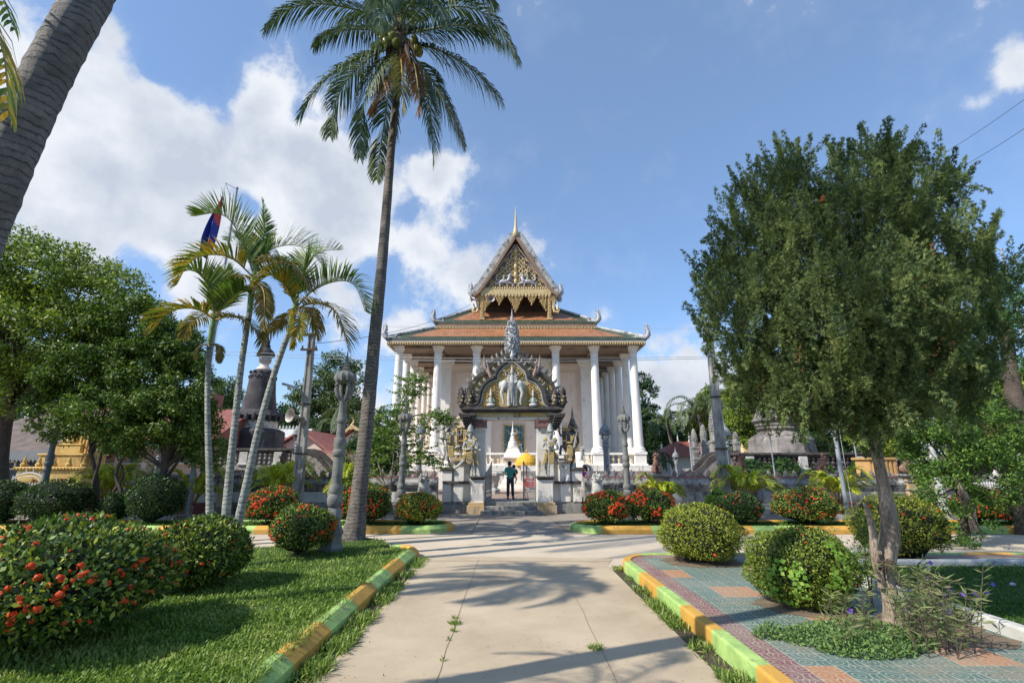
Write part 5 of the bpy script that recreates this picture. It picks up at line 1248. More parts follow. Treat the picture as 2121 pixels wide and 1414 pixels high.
q = MB(); fingers(q, J['hal'], J['wrl'], .6); fingers(q, J['har'], J['wrr'], .6); q.build('fingers', skinm, t, smooth=True)
# woman in pink behind the wall, one arm raised to her head
wp = P(1211, 968, 22.2); wz = wp.z - 1.46; pink = pmat('pink_dress', (.62, .06, .38), (.5, .05, .3), 6, .7, .2)
J = dict(pel=(0.05, 0, .86), wai=(.05, 0, 1.0), che=(.04, 0, 1.22), nec=(.01, 0, 1.36), hea=(-.02, -.01, 1.48), top=(-.02, 0, 1.54), shl=(-.13, 0, 1.28), ell=(-.18, -.08, 1.05), wrl=(-.12, -.22, .92), hal=(-.1, -.26, .88),
   shr=(.18, 0, 1.28), elr=(.28, -.03, 1.45), wrr=(.12, .0, 1.62), har=(.07, 0, 1.60), hil=(-.03, 0, .82), knl=(-.04, -.02, .45), anl=(-.04, .03, .09), tol=(-.05, -.1, .03), hir=(.13, 0, .82), knr=(.14, -.02, .45), anr=(.14, .03, .09), tor=(.15, -.1, .03))
wz = .452
sc_ = (wp.z - .452) / 1.48
J = {k: (wp.x + v[0] * sc_, 22.2 + v[1], wz + v[2] * sc_) for k, v in J.items()}
t = thing('person', 'dark-haired woman in bright pink dress with one arm raised behind the right wall', 'person', (wp.x, 22.2, wz))
Jb = body(J, .84); skin('body', Jb, BODY_E, skinm, t, 'pel', 2); headparts(t, J['hea'], (-.75, -.7, 0), 1.0, 'long')
sh = {'hem': ((J['knl'][0] + J['knr'][0]) / 2, 22.2, J['knl'][2], .2), 'pel': (*J['pel'], .16), 'wai': (*J['wai'], .115), 'che': (*J['che'], .14), 'shl': (*J['shl'], .062), 'shr': (*J['shr'], .062)}
skin('dress', sh, [('hem', 'pel'), ('pel', 'wai'), ('wai', 'che'), ('che', 'shl'), ('che', 'shr')], pink, t, 'pel', 2)
q = MB(); fingers(q, J['hal'], J['wrl'], .9); fingers(q, J['har'], J['wrr'], .9); q.build('fingers', skinm, t, smooth=True)
# ================================================================== LAMP COLUMNS, POLES
def lamp_outer(label, x, y, z, H=4.3, m=None, grp=None, rz=0):
 m = m or M['lampst']; k = H / 4.3; RK = k * .88
 t = thing('stone_lamp_column', label, 'lamp column', (x, y, z), rz, grp)
 q = MB(); g = lambda pr: [(a * RK, b * k) + tuple(c) for a, b, *c in pr]
 q.lathe(0, 0, 0, g([(.30, 0), (.30, .10), (.24, .16), (.24, .34), (.27, .40), (.22, .52), (.17, .60), (.175, .66)]), 8, rot=.39); o = q.build('base', m, None); o.parent = t
 q = MB(); q.lathe(0, 0, 0, g([(.12, .62, .0), (.19, .68, .06), (.21, .76, .08), (.18, .86, .08), (.13, .93, 0), (.16, .95, 0), (.19, 1.02, .03), (.19, 1.14, .03), (.15, 1.22, 0), (.18, 1.26, .0), (.18, 1.36, .06), (.13, 1.44, .0)]), 24, nf=12)
 o = q.build('lotus_bulb', m, None, smooth=True); o.parent = t
 q = MB(); q.lathe(0, 0, 0, g([(.135, 1.42), (.125, 2.05)]), 8, rot=.39); q.lathe(0, 0, 0, g([(.12, 2.03, 0), (.155, 2.06, .06), (.15, 2.18, .08), (.13, 2.2, 0), (.145, 2.25, 0), (.145, 2.28, 0), (.155, 2.30, .05), (.145, 2.42, .08), (.115, 2.46, 0)]), 24, nf=12)
 q.lathe(0, 0, 0, g([(.115, 2.45), (.105, 2.80)]), 8, rot=.39); q.lathe(0, 0, 0, g([(.105, 2.78, 0), (.13, 2.81, .06), (.13, 2.89, .06), (.11, 2.92, 0), (.12, 2.95, 0), (.105, 3.0, 0)]), 24, nf=12)
 q.lathe(0, 0, 0, g([(.10, 2.99, .06), (.10, 3.28, .06), (.125, 3.32, .0), (.10, 3.35, 0)]), 24, nf=10)
 o = q.build('shaft', m, None, smooth=True); o.parent = t
 q = MB()
 for i in range(4):
  a = math.pi / 4 + i * math.pi / 2; c, s_ = math.cos(a), math.sin(a)
  q.tube([(c * .06 * k, s_ * .06 * k, 3.32 * k), (c * .15 * k, s_ * .15 * k, 3.42 * k), (c * .20 * k, s_ * .20 * k, 3.56 * k), (c * .17 * k, s_ * .17 * k, 3.68 * k), (c * .21 * k, s_ * .21 * k, 3.78 * k)], [.045 * k, .05 * k, .055 * k, .04 * k, .04 * k], 7)
  q.ball(c * .21 * k, s_ * .21 * k, 3.66 * k, .045 * k, n=6, k=4)
 o = q.build('lantern_bracket', m, None, smooth=True); o.parent = t
 q = MB(); q.lathe(0, 0, 0, g([(.10, 3.74, 0), (.25, 3.76, .07), (.28, 3.82, .09), (.26, 3.92, .10), (.16, 4.0, .08), (.09, 4.03, 0), (.12, 4.07, 0), (.07, 4.11, 0), (.085, 4.16, 0), (.05, 4.2, 0), (.06, 4.26, 0), (.03, 4.34, 0), (.006, 4.52, 0)]), 24, nf=12)
 o = q.build('cap', m, None, smooth=True); o.parent = t
 return t
v = G(685, 1141, .15); lamp_outer('carved concrete lamp column behind the round flowered bush beside the coconut palm', v.x, v.y, .13, 4.3)
x = xat(832, 17.6); lamp_outer('carved pale lamp column behind flower bed just left of the gateway', x, 17.6, 0, 4.05)
x = xat(1299, 17.6); lamp_outer('carved pale lamp column between two red-flowered bushes right of the gateway', x, 17.6, 0, 4.0)
x = xat(92, 17.6); lamp_outer('shaded dark carved lamp column between bushes in front of the yellow shrine', x, 17.6, 0, 4.1, pmat('shaded_lamp_stone', (.17, .19, .20), (.12, .13, .14), 4, .85, .6))  # column in shade: the shade is put into a darker, bluer stone colour
x = xat(1945, 17.4); lamp_outer('whitish carved column half hidden by the leafy shrub at right', x, 17.4, 0, 4.0, pmat('pale_lamp', (.50, .50, .48), (.36, .36, .34), 4, .85, .6, dark=(.12, .12, .11), darkamt=.3, dscale=3))
def lamp_inner(label, px, D, ytop, yb=985, grp=None):
 x = xat(px, D); top = P(px, ytop, D).z; H = top - .445
 t = thing('courtyard_lamp', label, 'lamp column', (x, D, .445), 0, grp); k = H / 3.6
 g = lambda pr: [(a * k, b * k) for a, b in pr]
 q = MB(); q.lathe(0, 0, 0, g([(.24, 0), (.24, .18), (.17, .22)] + [(r, .25 + .1 * i + dz) for i in range(9) for r, dz in ((.17, 0), (.17, .05), (.14, .06), (.14, .09))] + [(.125, 1.2), (.12, 2.1), (.15, 2.14), (.13, 2.18), (.17, 2.24), (.12, 2.32), (.16, 2.4), (.10, 2.5)]), 14); o = q.build('shaft', m_in, None, smooth=True); o.parent = t
 q = MB()
 for i in range(4): a = i * math.pi / 2 + .6; q.tube([(math.cos(a) * .08 * k, math.sin(a) * .08 * k, 2.45 * k), (math.cos(a) * .2 * k, math.sin(a) * .2 * k, 2.6 * k), (math.cos(a) * .17 * k, math.sin(a) * .17 * k, 2.78 * k)], .035 * k, 6)
 o = q.build('lantern_bracket', m_in, None, smooth=True); o.parent = t
 q = MB(); q.lathe(0, 0, 0, g([(.12, 2.72), (.29, 2.76), (.29, 2.82), (.26, 2.84), (.27, 2.9), (.22, 3.02), (.12, 3.14), (.07, 3.18), (.06, 3.26), (.03, 3.3), (.045, 3.36), (.02, 3.42), (.008, 3.6)]), 14); o = q.build('cap', m_in, None, smooth=True); o.parent = t
 return t
m_in = pmat('courtyard_lamp_stone', (.30, .32, .32), (.20, .21, .22), 5, .85, .5, dark=(.08, .08, .08), darkamt=.3, dscale=3)
lamp_inner('slender grey courtyard lamp column beside concrete power pole on the left', 609, 24, 862)
lamp_inner('dark slender courtyard lamp column in front of the temple right colonnade', 1258, 24, 861)
lamp_inner('slender courtyard lamp column just right of the leaning power pole', 1512, 24, 864)
lamp_inner('courtyard lamp column behind leafy sapling left of temple', 866, 26, 860)
lamp_inner('small courtyard lamp column seen beneath the left tree crowns', 320, 24, 905)
lamp_inner('short courtyard lamp column in front of the small red-roofed house', 1404, 30, 925)
M['pole'] = pmat('concrete_pole', (.41, .385, .345), (.25, .24, .22), 2.5, .9, .5, dark=(.10, .095, .09), darkamt=.45, streak=True, dscale=1.5)
M['galv'] = pmat('painted_steel', (.33, .36, .38), (.26, .28, .30), 3, .45, .05)
M['wire'] = pmat('pale_cable', (.55, .55, .55), (.5, .5, .5), 1, .5, 0)
M['wiredk'] = pmat('dark_cable', (.05, .05, .055), (.05, .05, .055), 1, .6, 0)
def epole(label, pb, pt, D, lampside, horn_=False):
 a = P(*pb, D); a.z = 0; c = P(*pt, D)
 t = thing('power_pole', label, 'power pole', (a.x, D, 0))
 q = MB(); n = 12
 for k in range(n):
  f0, f1 = k / n, (k + 1) / n
  p0, p1 = a.lerp(c, f0), a.lerp(c, f1); w0, w1 = .40 - .20 * f0, .40 - .20 * f1
  q.add([(p0.x - w0 / 2, D - .1, p0.z), (p0.x + w0 / 2, D - .1, p0.z), (p0.x + w0 / 2, D + .1, p0.z), (p0.x - w0 / 2, D + .1, p0.z), (p1.x - w1 / 2, D - .1, p1.z), (p1.x + w1 / 2, D - .1, p1.z), (p1.x + w1 / 2, D + .1, p1.z), (p1.x - w1 / 2, D + .1, p1.z)],
     [(0, 1, 5, 4), (1, 2, 6, 5), (2, 3, 7, 6), (3, 0, 4, 7)] + ([(4, 5, 6, 7)] if k == n - 1 else []))
  if k > 1:   # raised edge flanges, leaving the recessed web of a cast pole
   for s2 in (-1, 1):
    q.add([(p0.x + s2 * w0 * .46, D - .13, p0.z), (p0.x + s2 * w0 * .26, D - .13, p0.z), (p1.x + s2 * w1 * .26, D - .13, p1.z), (p1.x + s2 * w1 * .46, D - .13, p1.z), (p0.x + s2 * w0 * .5, D - .1, p0.z), (p0.x + s2 * w0 * .22, D - .1, p0.z), (p1.x + s2 * w1 * .22, D - .1, p1.z), (p1.x + s2 * w1 * .5, D - .1, p1.z)],
       [(0, 1, 2, 3), (4, 0, 3, 7), (1, 5, 6, 2)] if s2 > 0 else [(3, 2, 1, 0), (7, 3, 0, 4), (2, 6, 5, 1)])
 q.build('shaft', M['pole'], t)
 for f in (.985, .90):
  p = a.lerp(c, f); q = MB(); q.box(p.x - .32, p.x + .32, D - .2, D - .13, p.z - .04, p.z + .04); [q.lathe(p.x + s2 * .26, D - .165, p.z + .04, [(.03, 0), (.045, .04), (.02, .08), (.03, .12)], 8) for s2 in (-1, 1)]; q.build('crossarm', M['darkwood'], t)
 for f in (.60, .34):
  p = a.lerp(c, f); w_ = .4 - .2 * f; q = MB(); q.box(p.x - w_ / 2 - .02, p.x + w_ / 2 + .02, D - .15, D + .12, p.z - .03, p.z + .03); q.build('clamp_band', M['darkwood'], t)
 p = a.lerp(c, .66); q = MB(); s2 = lampside
 q.tube([(p.x + s2 * .08, D - .12, p.z), (p.x + s2 * .3, D - .3, p.z + .12)], .025, 6)
 q.add([(p.x + s2 * .25, D - .38, p.z + .10), (p.x + s2 * .25, D - .18, p.z + .10), (p.x + s2 * .72, D - .42, p.z + .26), (p.x + s2 * .72, D - .62, p.z + .24), (p.x + s2 * .27, D - .36, p.z + .22), (p.x + s2 * .27, D - .2, p.z + .22), (p.x + s2 * .70, D - .44, p.z + .34), (p.x + s2 * .70, D - .60, p.z + .33)],
    [(0, 1, 2, 3), (4, 7, 6, 5), (0, 4, 5, 1), (1, 5, 6, 2), (2, 6, 7, 3), (3, 7, 4, 0)])
 q.build('lamp_head', M['galv'], t, bevel=.02)
 q = MB(); q.ball(p.x + s2 * .5, D - .44, p.z + .15, .06, .06, .09, 8, 6); q.build('bulb', pmat('frosted_glass', (.6, .6, .58), rough=.2, bump=0), t, smooth=True)
 return t, a, c
pL, aL, cL = epole('concrete power pole with street lamp and horn speaker left of the coconut palm', (614, 1046), (647, 690), 18.3, -1)
pR, aR, cR = epole('tall concrete power pole with street lamp left of the big juniper', (1505, 1040), (1466, 668), 18.6, 1)
p = aL.lerp(cL, .53); horn('horn loudspeaker clamped to the left concrete power pole', p.x - .12, 18.1, p.z, (-.6, -1, .1), .24, .38)
def flagpole(label, px, base_y, D, H, flag, lab2, ang=0, xabs=None, block=True):
 x = xabs if xabs is not None else xat(px, D, base_y)
 t = thing('flagpole', label, 'flagpole', (x, D, 0))
 q = MB(); q.tube([(x, D, 0), (x, D, H * .5), (x, D, H)], [.075, .06, .04], 12); q.ball(x, D, H, .06); q.build('pole', M['galv'], t, smooth=True)
 q = MB(); q.tube([(x, D, H - .05), (x - .5, D, H + .25)], .018, 6); q.tube([(x - .5, D, H + .25), (x - .05, D, H - .8)], .012, 6); q.tube([(x - .5, D, H + .25), (x - .53, D, H - .5)], .006, 4); q.build('gaff', M['galv'], t)
 if block:
  q = MB(); q.cbox(x, D, 0, .62, .62, .30, taper=.85); q.build('concrete_block', M['greyst'], t, bevel=.02)
  q = MB(); q.tube([(x + .16, D - .05, .3), (x + .10, D - .05, H - .2)], .007, 4); q.build('halyard', M['wire'], t)
 if flag:
  fx, fz = x - .53, H - .35
  mb = MB(); n = 26; mm = 12; vs = []
  for i in range(n + 1):
   for j in range(mm + 1):
    u = i / n; wv = j / mm; wd = .12 + 1.0 * min(1, u * 1.25) * (1 - .35 * u)
    vs.append((fx + .03 - wv * wd * .5 - .12 * u, D + .16 * math.sin(wv * 9 + u * 3) * min(1, u * 3), fz - u * 2.5 - .22 * math.sin(wv * 3.1) * u))
  fs = []; mi = []
  for i in range(n):
   for j in range(mm):
    fs.append((i * (mm + 1) + j, i * (mm + 1) + j + 1, (i + 1) * (mm + 1) + j + 1, (i + 1) * (mm + 1) + j))
    u = i / n; wv = j / mm; r_ = u + .35 * wv
    mi.append(1 if .14 < r_ < .5 or (r_ > .78 and wv < .45) else 0)
  mb.v = vs; mb.f = fs; mb.m = mi
  f = thing('flag', lab2, 'flag', (fx, D, fz)); mb.build('cloth', [pmat('flag_blue', (.02, .05, .33), (.02, .04, .25), 4, .7, .2), pmat('flag_red', (.62, .09, .07), (.5, .05, .04), 4, .7, .2)], f, smooth=True, fix=False)
 return t
flagpole('tall grey flagpole with concrete foot behind the left areca palms', 386, 1060, 17.6, 12.9, True, 'limp blue and red flag hanging from the left flagpole')
xr = xat(1757, 17.6, 1070); flagpole('grey flagpole with concrete foot rising into the juniper crown', 1757, 1070, 17.6, 12.6, False, '')
flagpole('slender flagpole at right edge of view beyond the juniper', 0, 0, 17.6, 10.2, True, 'blue flag hanging at right edge of view', xabs=19.3, block=False)
flagpole('short distant flagpole rising above the left trees', 400, 900, 34, P(402, 678, 34).z, False, '')
for px, yt, D, lab in ((1436, 905, 24.5, 'thin metal pipe post in front of the stone towers'), (1607, 906, 24.5, 'thin metal pipe post in front of the right stupa base'), (1264, 905, 25, 'thin grey pipe post beside courtyard lamp column near temple'), (1783, 862, 26, 'thin pipe post behind the right flagpole')):
 x = xat(px, D); q = MB(); q.tube([(x, D, .44), (x, D, P(px, yt, D).z)], .035, 8); q.ball(x, D, P(px, yt, D).z, .06); tag(q.build('pipe_post', M['galv'], smooth=True), lab, 'post')
def wire(label, pts, r=.012, sag=.25, m='wire', grp=None):
 q = MB(); allp = []
 for a, c in zip(pts[:-1], pts[1:]):
  a, c = Vector(a), Vector(c); n = 16
  for i in range(n + (1 if c == Vector(pts[-1]) else 0)):
   t = i / n; p = a.lerp(c, t); p.z -= sag * 4 * t * (1 - t); allp.append(p)
 q.tube(allp, r, 5); return tag(q.build('overhead_wire', M[m]), label, 'wire', grp)
wg = 'overhead wires strung across the view'
a = P(430, 765, 18.3); wire('lower pale wire crossing in front of the gateway pediment', [P(-300, 700, 18.3), P(620, 741, 18.3), P(1062, 749, 18.3), P(1470, 742, 18.5), P(2500, 700, 18.5)], .010, .02, grp=wg)
wire('upper pale wire crossing in front of the temple colonnade', [P(-300, 690, 18.3), P(635, 735, 18.3), P(1062, 743, 18.3), P(1468, 738, 18.5), P(2500, 690, 18.5)], .009, .02, grp=wg)
wire('faint wire crossing behind the orange temple roof', [P(-300, 690, 60), P(780, 676, 60), P(1470, 680, 60), P(2500, 690, 60)], .02, .1, grp=wg)
wire('thin dark wire rising from left pole to the temple loudspeaker', [P(648, 712, 18.3), P(975, 630, GY - .3)], .012, .5, 'wiredk', wg)
wire('dark wire running out at upper right, the higher of the two', [P(1960, 315, 14), P(2160, 178, 12)], .008, .05, 'wiredk', wg)
wire('dark wire running out at upper right, the lower of the two', [P(1985, 350, 14), P(2160, 240, 12)], .008, .05, 'wiredk', wg)
# ================================================================== STUPAS AND TERRACES
M['stupadk'] = pmat('black_mouldy_stupa', (.085, .078, .078), (.04, .036, .038), 1.6, .9, .6, bscale=8, dark=(.36, .33, .29), darkamt=.16, streak=True, dscale=.9)
M['stupagr'] = pmat('grey_stupa', (.34, .30, .27), (.15, .135, .125), 1.4, .9, .6, bscale=8, dark=(.05, .045, .042), darkamt=.62, streak=True, dscale=.9)
def prof_px(px, D, pts):      # (half width px, y px) -> lathe profile
 out = []
 for hw, y in pts: out.append((S(hw, D), P(px, y, D).z))
 return sorted(out, key=lambda a: a[1]) if False else out
D = 32.0; px = 536; x = xat(px, D, 850)
t = thing('stupa', 'tall black bell-shaped stupa topped by a four-faced head', 'stupa', (x, D, .445))
q = MB(); q.lathe(x, D, 0, [(S(62, D), .4), (S(62, D), 1.2)] + prof_px(px, D, [(56, 932), (56, 895), (52, 892), (44, 888)]), 8, rot=.39); q.build('base', M['stupadk'], t)
q = MB(); q.lathe(x, D, 0, prof_px(px, D, [(40, 889), (40, 872)]), 16); q.build('drum', M['whitekerb'], t)
q = MB(); q.lathe(x, D, 0, prof_px(px, D, [(34, 873), (40, 868), (50, 862), (46, 858), (42, 853), (36, 850)]), 20)
for i in range(20): a = 2 * math.pi * i / 20; r = S(46, D); q.ball(x + r * math.cos(a), D + r * math.sin(a), P(px, 866, D).z, .16, .16, .3, 6, 4)
q.build('flared_ring', M['stupadk'], t)
q = MB(); q.lathe(x, D, 0, prof_px(px, D, [(35, 851), (32, 835), (29, 815), (27, 795), (26, 780), (24, 771), (16, 766)]), 28)
for i in range(12):
 a = 2 * math.pi * i / 12; r = S(26, D)
 for k in range(5): f = k / 4; q.ball(x + r * math.cos(a + .25 * (f - .5) * 2), D + r * math.sin(a + .25 * (f - .5) * 2), P(px, 772 + 12 * (1 - (2 * f - 1) ** 2), D).z, .08, .08, .08, 6, 4)
q.build('bell', M['stupadk'], t, smooth=True)
q = MB(); q.lathe(x, D, 0, prof_px(px, D, [(15, 767), (14, 762), (9, 758), (8, 752)]), 16); q.build('neck', M['cream'], t, smooth=True)
q = MB(); zc = P(px, 744, D).z
for i in range(4):
 a = R(-90 - 20 + 90 * i); c, s_ = math.cos(a), math.sin(a); fx, fy = x + c * .22, D + s_ * .22
 q.ball(fx, fy, zc, .24, .24, .36, 12, 8); q.tube([(fx + c * .2, fy + s_ * .2, zc + .08), (fx + c * .27, fy + s_ * .27, zc - .06)], [.03, .05], 6)
 for s2 in (-1, 1): ux_, uy_ = -s_ * s2, c * s2; q.ball(fx + c * .2 + ux_ * .09, fy + s_ * .2 + uy_ * .09, zc + .07, .045, .045, .018, 6, 4, mi=1); q.ball(fx + ux_ * .27, fy + uy_ * .27, zc - .05, .05, .05, .2, 6, 5)
 q.tube([(fx + c * .21 - s_ * .08, fy + s_ * .21 + c * .08, zc - .15), (fx + c * .235, fy + s_ * .235, zc - .16), (fx + c * .21 + s_ * .08, fy + s_ * .21 - c * .08, zc - .15)], .022, 5, mi=1)
q.build('four_faced_head', [pmat('pale_face', (.50, .46, .41), (.40, .36, .32), 4, .8, .3), M['stupadk']], t, smooth=True)
q = MB(); q.lathe(x, D, 0, prof_px(px, D, [(18, 738), (19, 735), (16, 728), (10, 723), (7, 720), (8, 717), (5, 712), (6, 709), (3, 703), (.3, 690)]), 18); q.build('crown', M['stupadk'], t, smooth=True)
D = 31.0; px = 1614; x = xat(px, D, 900)
t = thing('stupa', 'broad grey octagonal bell stupa partly hidden by the juniper foliage', 'stupa', (x, D, .445))
q = MB(); q.lathe(x, D, 0, [(S(68, D), .4)] + prof_px(px, D, [(66, 945), (63, 925), (62, 911), (57, 906), (47, 900)]), 8, rot=.2); q.build('base', M['stupagr'], t)
q = MB(); q.lathe(x, D, 0, prof_px(px, D, [(50, 903), (42, 897), (39, 894), (41, 891), (44, 888), (42, 885), (45, 881), (44, 878), (50, 872), (48, 868)]), 24); q.build('moulded_ring', M['stupagr'], t, smooth=True)
q = MB(); q.lathe(x, D, 0, prof_px(px, D, [(46, 868), (42, 855), (34, 835), (28, 800), (25, 770), (22, 755), (12, 745), (10, 730), (12, 725), (6, 690), (1, 640)]), 24); q.build('bell', M['stupagr'], t, smooth=True)
def terrace(label, xa, xb, D, ytop, ysh, m1, posts):
 t = thing('terrace', label, 'terrace wall', ((xa + xb) / 2, D, .445))
 zt = P(1000, ytop, D).z; zs = P(1000, ysh, D).z
 q = MB(); q.box(xa, xb, D, D + 8, .44, zs - .25); q.box(xa - .1, xb + .1, D - .12, D + 8.1, zs - .25, zs); q.box(xa - .15, xb + .15, D - .16, D + .5, .44, .75); q.build('wall', M['wallgrey'], t, bevel=.015)
 q = MB(); q.box(xa - .1, xb + .1, D - .16, D + .28, zt - .13, zt); q.box(xa, xb, D - .08, D + .2, zt - .22, zt - .13); q.build('rail', M['blackst'], t, bevel=.02)
 q = MB(); q.box(xa, xb, D + .06, D + .12, zs, zt - .2)
 x = xa
 while x < xb:
  for k in range(3): zz = zs + (zt - .2 - zs) * (k + .5) / 3; q.lathe(x, D + .02, zz - .11, [(.03, 0), (.10, .08), (.10, .14), (.03, .22)], 6)
  x += .26
 q.build('carved_panel', m1, t)
 q = MB()
 for p_ in posts: xx = xat(p_, D); q.cbox(xx, D, zs, .44, .34, zt - .2 - zs, mi=0); q.cbox(xx, D, zs, .54, .42, .1, mi=0)
 if posts: q.build('post', M['whitekerb'], t, bevel=.02)
 return t
terrace('raised terrace balustrade overgrown with green creeper in front of right stupa', xat(1528, 26.5), xat(1850, 26.5), 26.5, 937, 973, M['blackst'], [1557, 1668, 1790])
terrace('dark terrace balustrade under the black stupa on the left', xat(430, 26.5), xat(608, 26.5), 26.5, 928, 963, M['greyst'], [572, 500])
def nagarail(name, label, pts, D, m):
 t = thing(name, label, 'stair rail', (P(*pts[0], D).x, D, .445))
 for dy in (0, 1.1):
  w_ = [P(a_, b_, D) + Vector((0, dy, 0)) for a_, b_ in pts]
  q = MB()
  for k in range(len(w_) - 1):
   a, c = w_[k], w_[k + 1]; q.add([(a.x, a.y - .09, a.z - .14), (a.x, a.y + .09, a.z - .14), (c.x, c.y + .09, c.z - .14), (c.x, c.y - .09, c.z - .14), (a.x, a.y - .09, a.z + .12), (a.x, a.y + .09, a.z + .12), (c.x, c.y + .09, c.z + .12), (c.x, c.y - .09, c.z + .12)], [(0, 3, 2, 1), (4, 5, 6, 7), (0, 1, 5, 4), (1, 2, 6, 5), (2, 3, 7, 6), (3, 0, 4, 7)])
  q.build('naga_rail', M['blackst'], t)
  q = MB(); q.prism([(a.x, a.z - .12) for a in w_] + [(w_[-1].x, .44), (w_[0].x, .44)], 'y', D + dy - .04, D + dy + .04); q.build('panel', m, t)
nagarail('stair_rail', 'curved dark naga stair rails rising to right terrace beside the stone towers', [(1428, 985), (1440, 980), (1452, 970), (1465, 955), (1478, 944), (1492, 939), (1530, 937)], 27.0, M['stupagr'])
nagarail('stair_rail', 'curved dark naga stair rails with pale carving behind the left power pole', [(606, 932), (635, 933), (650, 938), (662, 948), (674, 962), (688, 978), (700, 984)], 26.0, pmat('pale_carving', (.45, .40, .33), (.12, .11, .10), 9, .8, 1.0))
def prasat(label, px, ybot, ytop, hw, D, m):
 x = xat(px, D, 900); z0 = .445; zb = P(px, ybot, D).z; zt = P(px, ytop, D).z; r = S(hw, D)
 t = thing('stone_tower', label, 'tower', (x, D, z0))
 q = MB(); n = 4
 for k in range(n): q.cbox(x, D, z0 + (zb - z0) * k / n, r * (3.4 - .5 * k), r * (3.4 - .5 * k), (zb - z0) / n * .8); q.cbox(x, D, z0 + (zb - z0) * (k + .8) / n, r * (3.7 - .5 * k), r * (3.7 - .5 * k), (zb - z0) / n * .2)
 q.build('stepped_base', m, t, bevel=.02)
 h = zt - zb; q = MB(); q.lathe(x, D, zb, [(r * .85, 0), (r * .85, h * .3), (r * 1.0, h * .33)], 12, flute=.07, nf=12)
 for s2 in range(4): a = s2 * math.pi / 2; q.cbox(x + math.cos(a) * r * .7, D + math.sin(a) * r * .7, zb, r * .5, r * .5, h * .3)
 q.build('cella', m, t)
 q = MB(); prr = [(1.0, .33), (1.05, .42), (.95, .52), (.86, .62), (.72, .72), (.52, .82), (.3, .9), (.12, .95), (.02, 1.0)]
 q.lathe(x, D, zb, [(r * a_ * .85, h * b_) for a_, b_ in prr], 14)
 for a_, b_ in prr[:-2]:
  for i in range(10): a = 2 * math.pi * i / 10 + b_ * 9; q.lathe(x + math.cos(a) * r * a_ * .82, D + math.sin(a) * r * a_ * .82, zb + h * (b_ - .03), [(r * .22, 0), (r * .28, h * .03), (r * .03, h * .12)], 5)
 q.build('tiered_spire', m, t); return t
prasat('small stone tower with tiered spire nearest the red-roofed house', 1437, 925, 887, 6.5, 29.5, M['greyst'])
prasat('middle stone tower with tiered spire, of the cluster left of power pole', 1457, 917, 878, 7, 30, M['greyst'])
prasat('tallest stone tower partly behind the leaning power pole', 1480, 912, 850, 10, 31, M['greyst'])
prasat('stone tower with small spire just right of courtyard lamp column', 1523, 915, 893, 6, 30, M['greyst'])
x = xat(1538, 33, 930); q = MB(); q.lathe(x, 33, .445, [(1.3, 0), (1.2, 1.4)] + [(a_, b_ - .445) for a_, b_ in prof_px(1538, 33, [(14, 940), (13, 935), (12, 932), (6, 930), (5, 928), (3, 926), (3.5, 924), (1.5, 922), (.3, 917)])], 16); tag(q.build('gilded_shrine', M['gold'], smooth=True), 'small golden domed shrine top showing above right terrace rail', 'shrine')
# ================================================================== BUILDINGS
def shed(label, D, wall_px, yb, ye, apex, eaves, wallm, roofm, depth=8, fr=True, gable=True, name='house', cat='house', tip=None):
 """gabled house seen from its gable end; apex and eaves in picture pixels"""
 ax = P(*apex, D); e0 = P(*eaves[0], D); e1 = P(*eaves[1], D); w0 = P(wall_px[0], ye, D); w1 = P(wall_px[1], ye, D); z0 = .44 if D > 21.3 else 0
 t = thing(name, label, cat, ((e0.x + e1.x) / 2, D, z0))
 q = MB(); zz = lambda x_: e0.z + (ax.z - e0.z) * (x_ - e0.x) / (ax.x - e0.x) if x_ < ax.x else e1.z + (ax.z - e1.z) * (e1.x - x_) / (e1.x - ax.x)
 q.prism([(w0.x, z0), (w1.x, z0), (w1.x, zz(w1.x) - .1), (ax.x, ax.z - .12), (w0.x, zz(w0.x) - .1)], 'y', D, D + depth); q.build('wall', wallm, t)
 q = MB(); q.prism([(e0.x, e0.z), (ax.x, ax.z), (e1.x, e1.z), (e1.x, e1.z + .13), (ax.x, ax.z + .16), (e0.x, e0.z + .13)], 'y', D - .5, D + depth + .5); q.build('roof', roofm, t)
 return t, ax, e0, e1
RT = M['rooftop']
t, ax, e0, e1 = shed('white gabled house with red tiled roof behind the left power pole', 39, (583, 672), 940, 925, (628, 893), ((573, 926), (682, 934)), M['cream'], RT, 10)
q = MB(); q.add([P(628, 930, 38.4), P(690, 932, 38.4), P(690, 938, 37), P(628, 936, 37)], [(0, 1, 2, 3)]); q.build('canopy_roof', RT, t, fix=False)
q = MB(); x = P(645, 960, 39); q.box(x.x, x.x + 1.1, 38.95, 39.0, 1.6, 2.8); q.build('window', M['darkwood'], t)
t, ax, e0, e1 = shed('hall with steep red roof and golden gable finial behind the left coconut palm', 45, (706, 772), 945, 920, (733, 890), ((694, 921), (785, 925)), M['white'], RT, 12, name='hall', cat='hall')
q = MB(); q.tube([(ax.x, 44.4, ax.z), (ax.x - .1, 44.4, ax.z + .3), (ax.x + .12, 44.4, ax.z + .7), (ax.x, 44.4, ax.z + 1.1)], [.14, .12, .07, .01], 6)
band(q, [(e0.x, e0.z + .1), (ax.x, ax.z + .2), (e1.x, e1.z + .1)], -.02, .28, 44.3, 44.48); q.build('bargeboard', M['gold'], t)
x0, x1 = P(578, 900, 48).x, P(612, 900, 48).x; z1 = P(590, 906, 48).z
t = thing('house', 'cream building with white tiled roof behind the black stupa', 'house', ((x0 + x1) / 2, 48, .44))
q = MB(); q.box(x0 - 4, x1 + 1, 48, 54, .44, z1); q.build('wall', pmat('cream_wall', (.62, .54, .38)), t)
q = MB(); q.prism([(47.5, z1), (48.8, z1 + .9), (50.5, z1 + .9), (50.5, z1)], 'x', x0 - 4.3, x1 + 1.3)
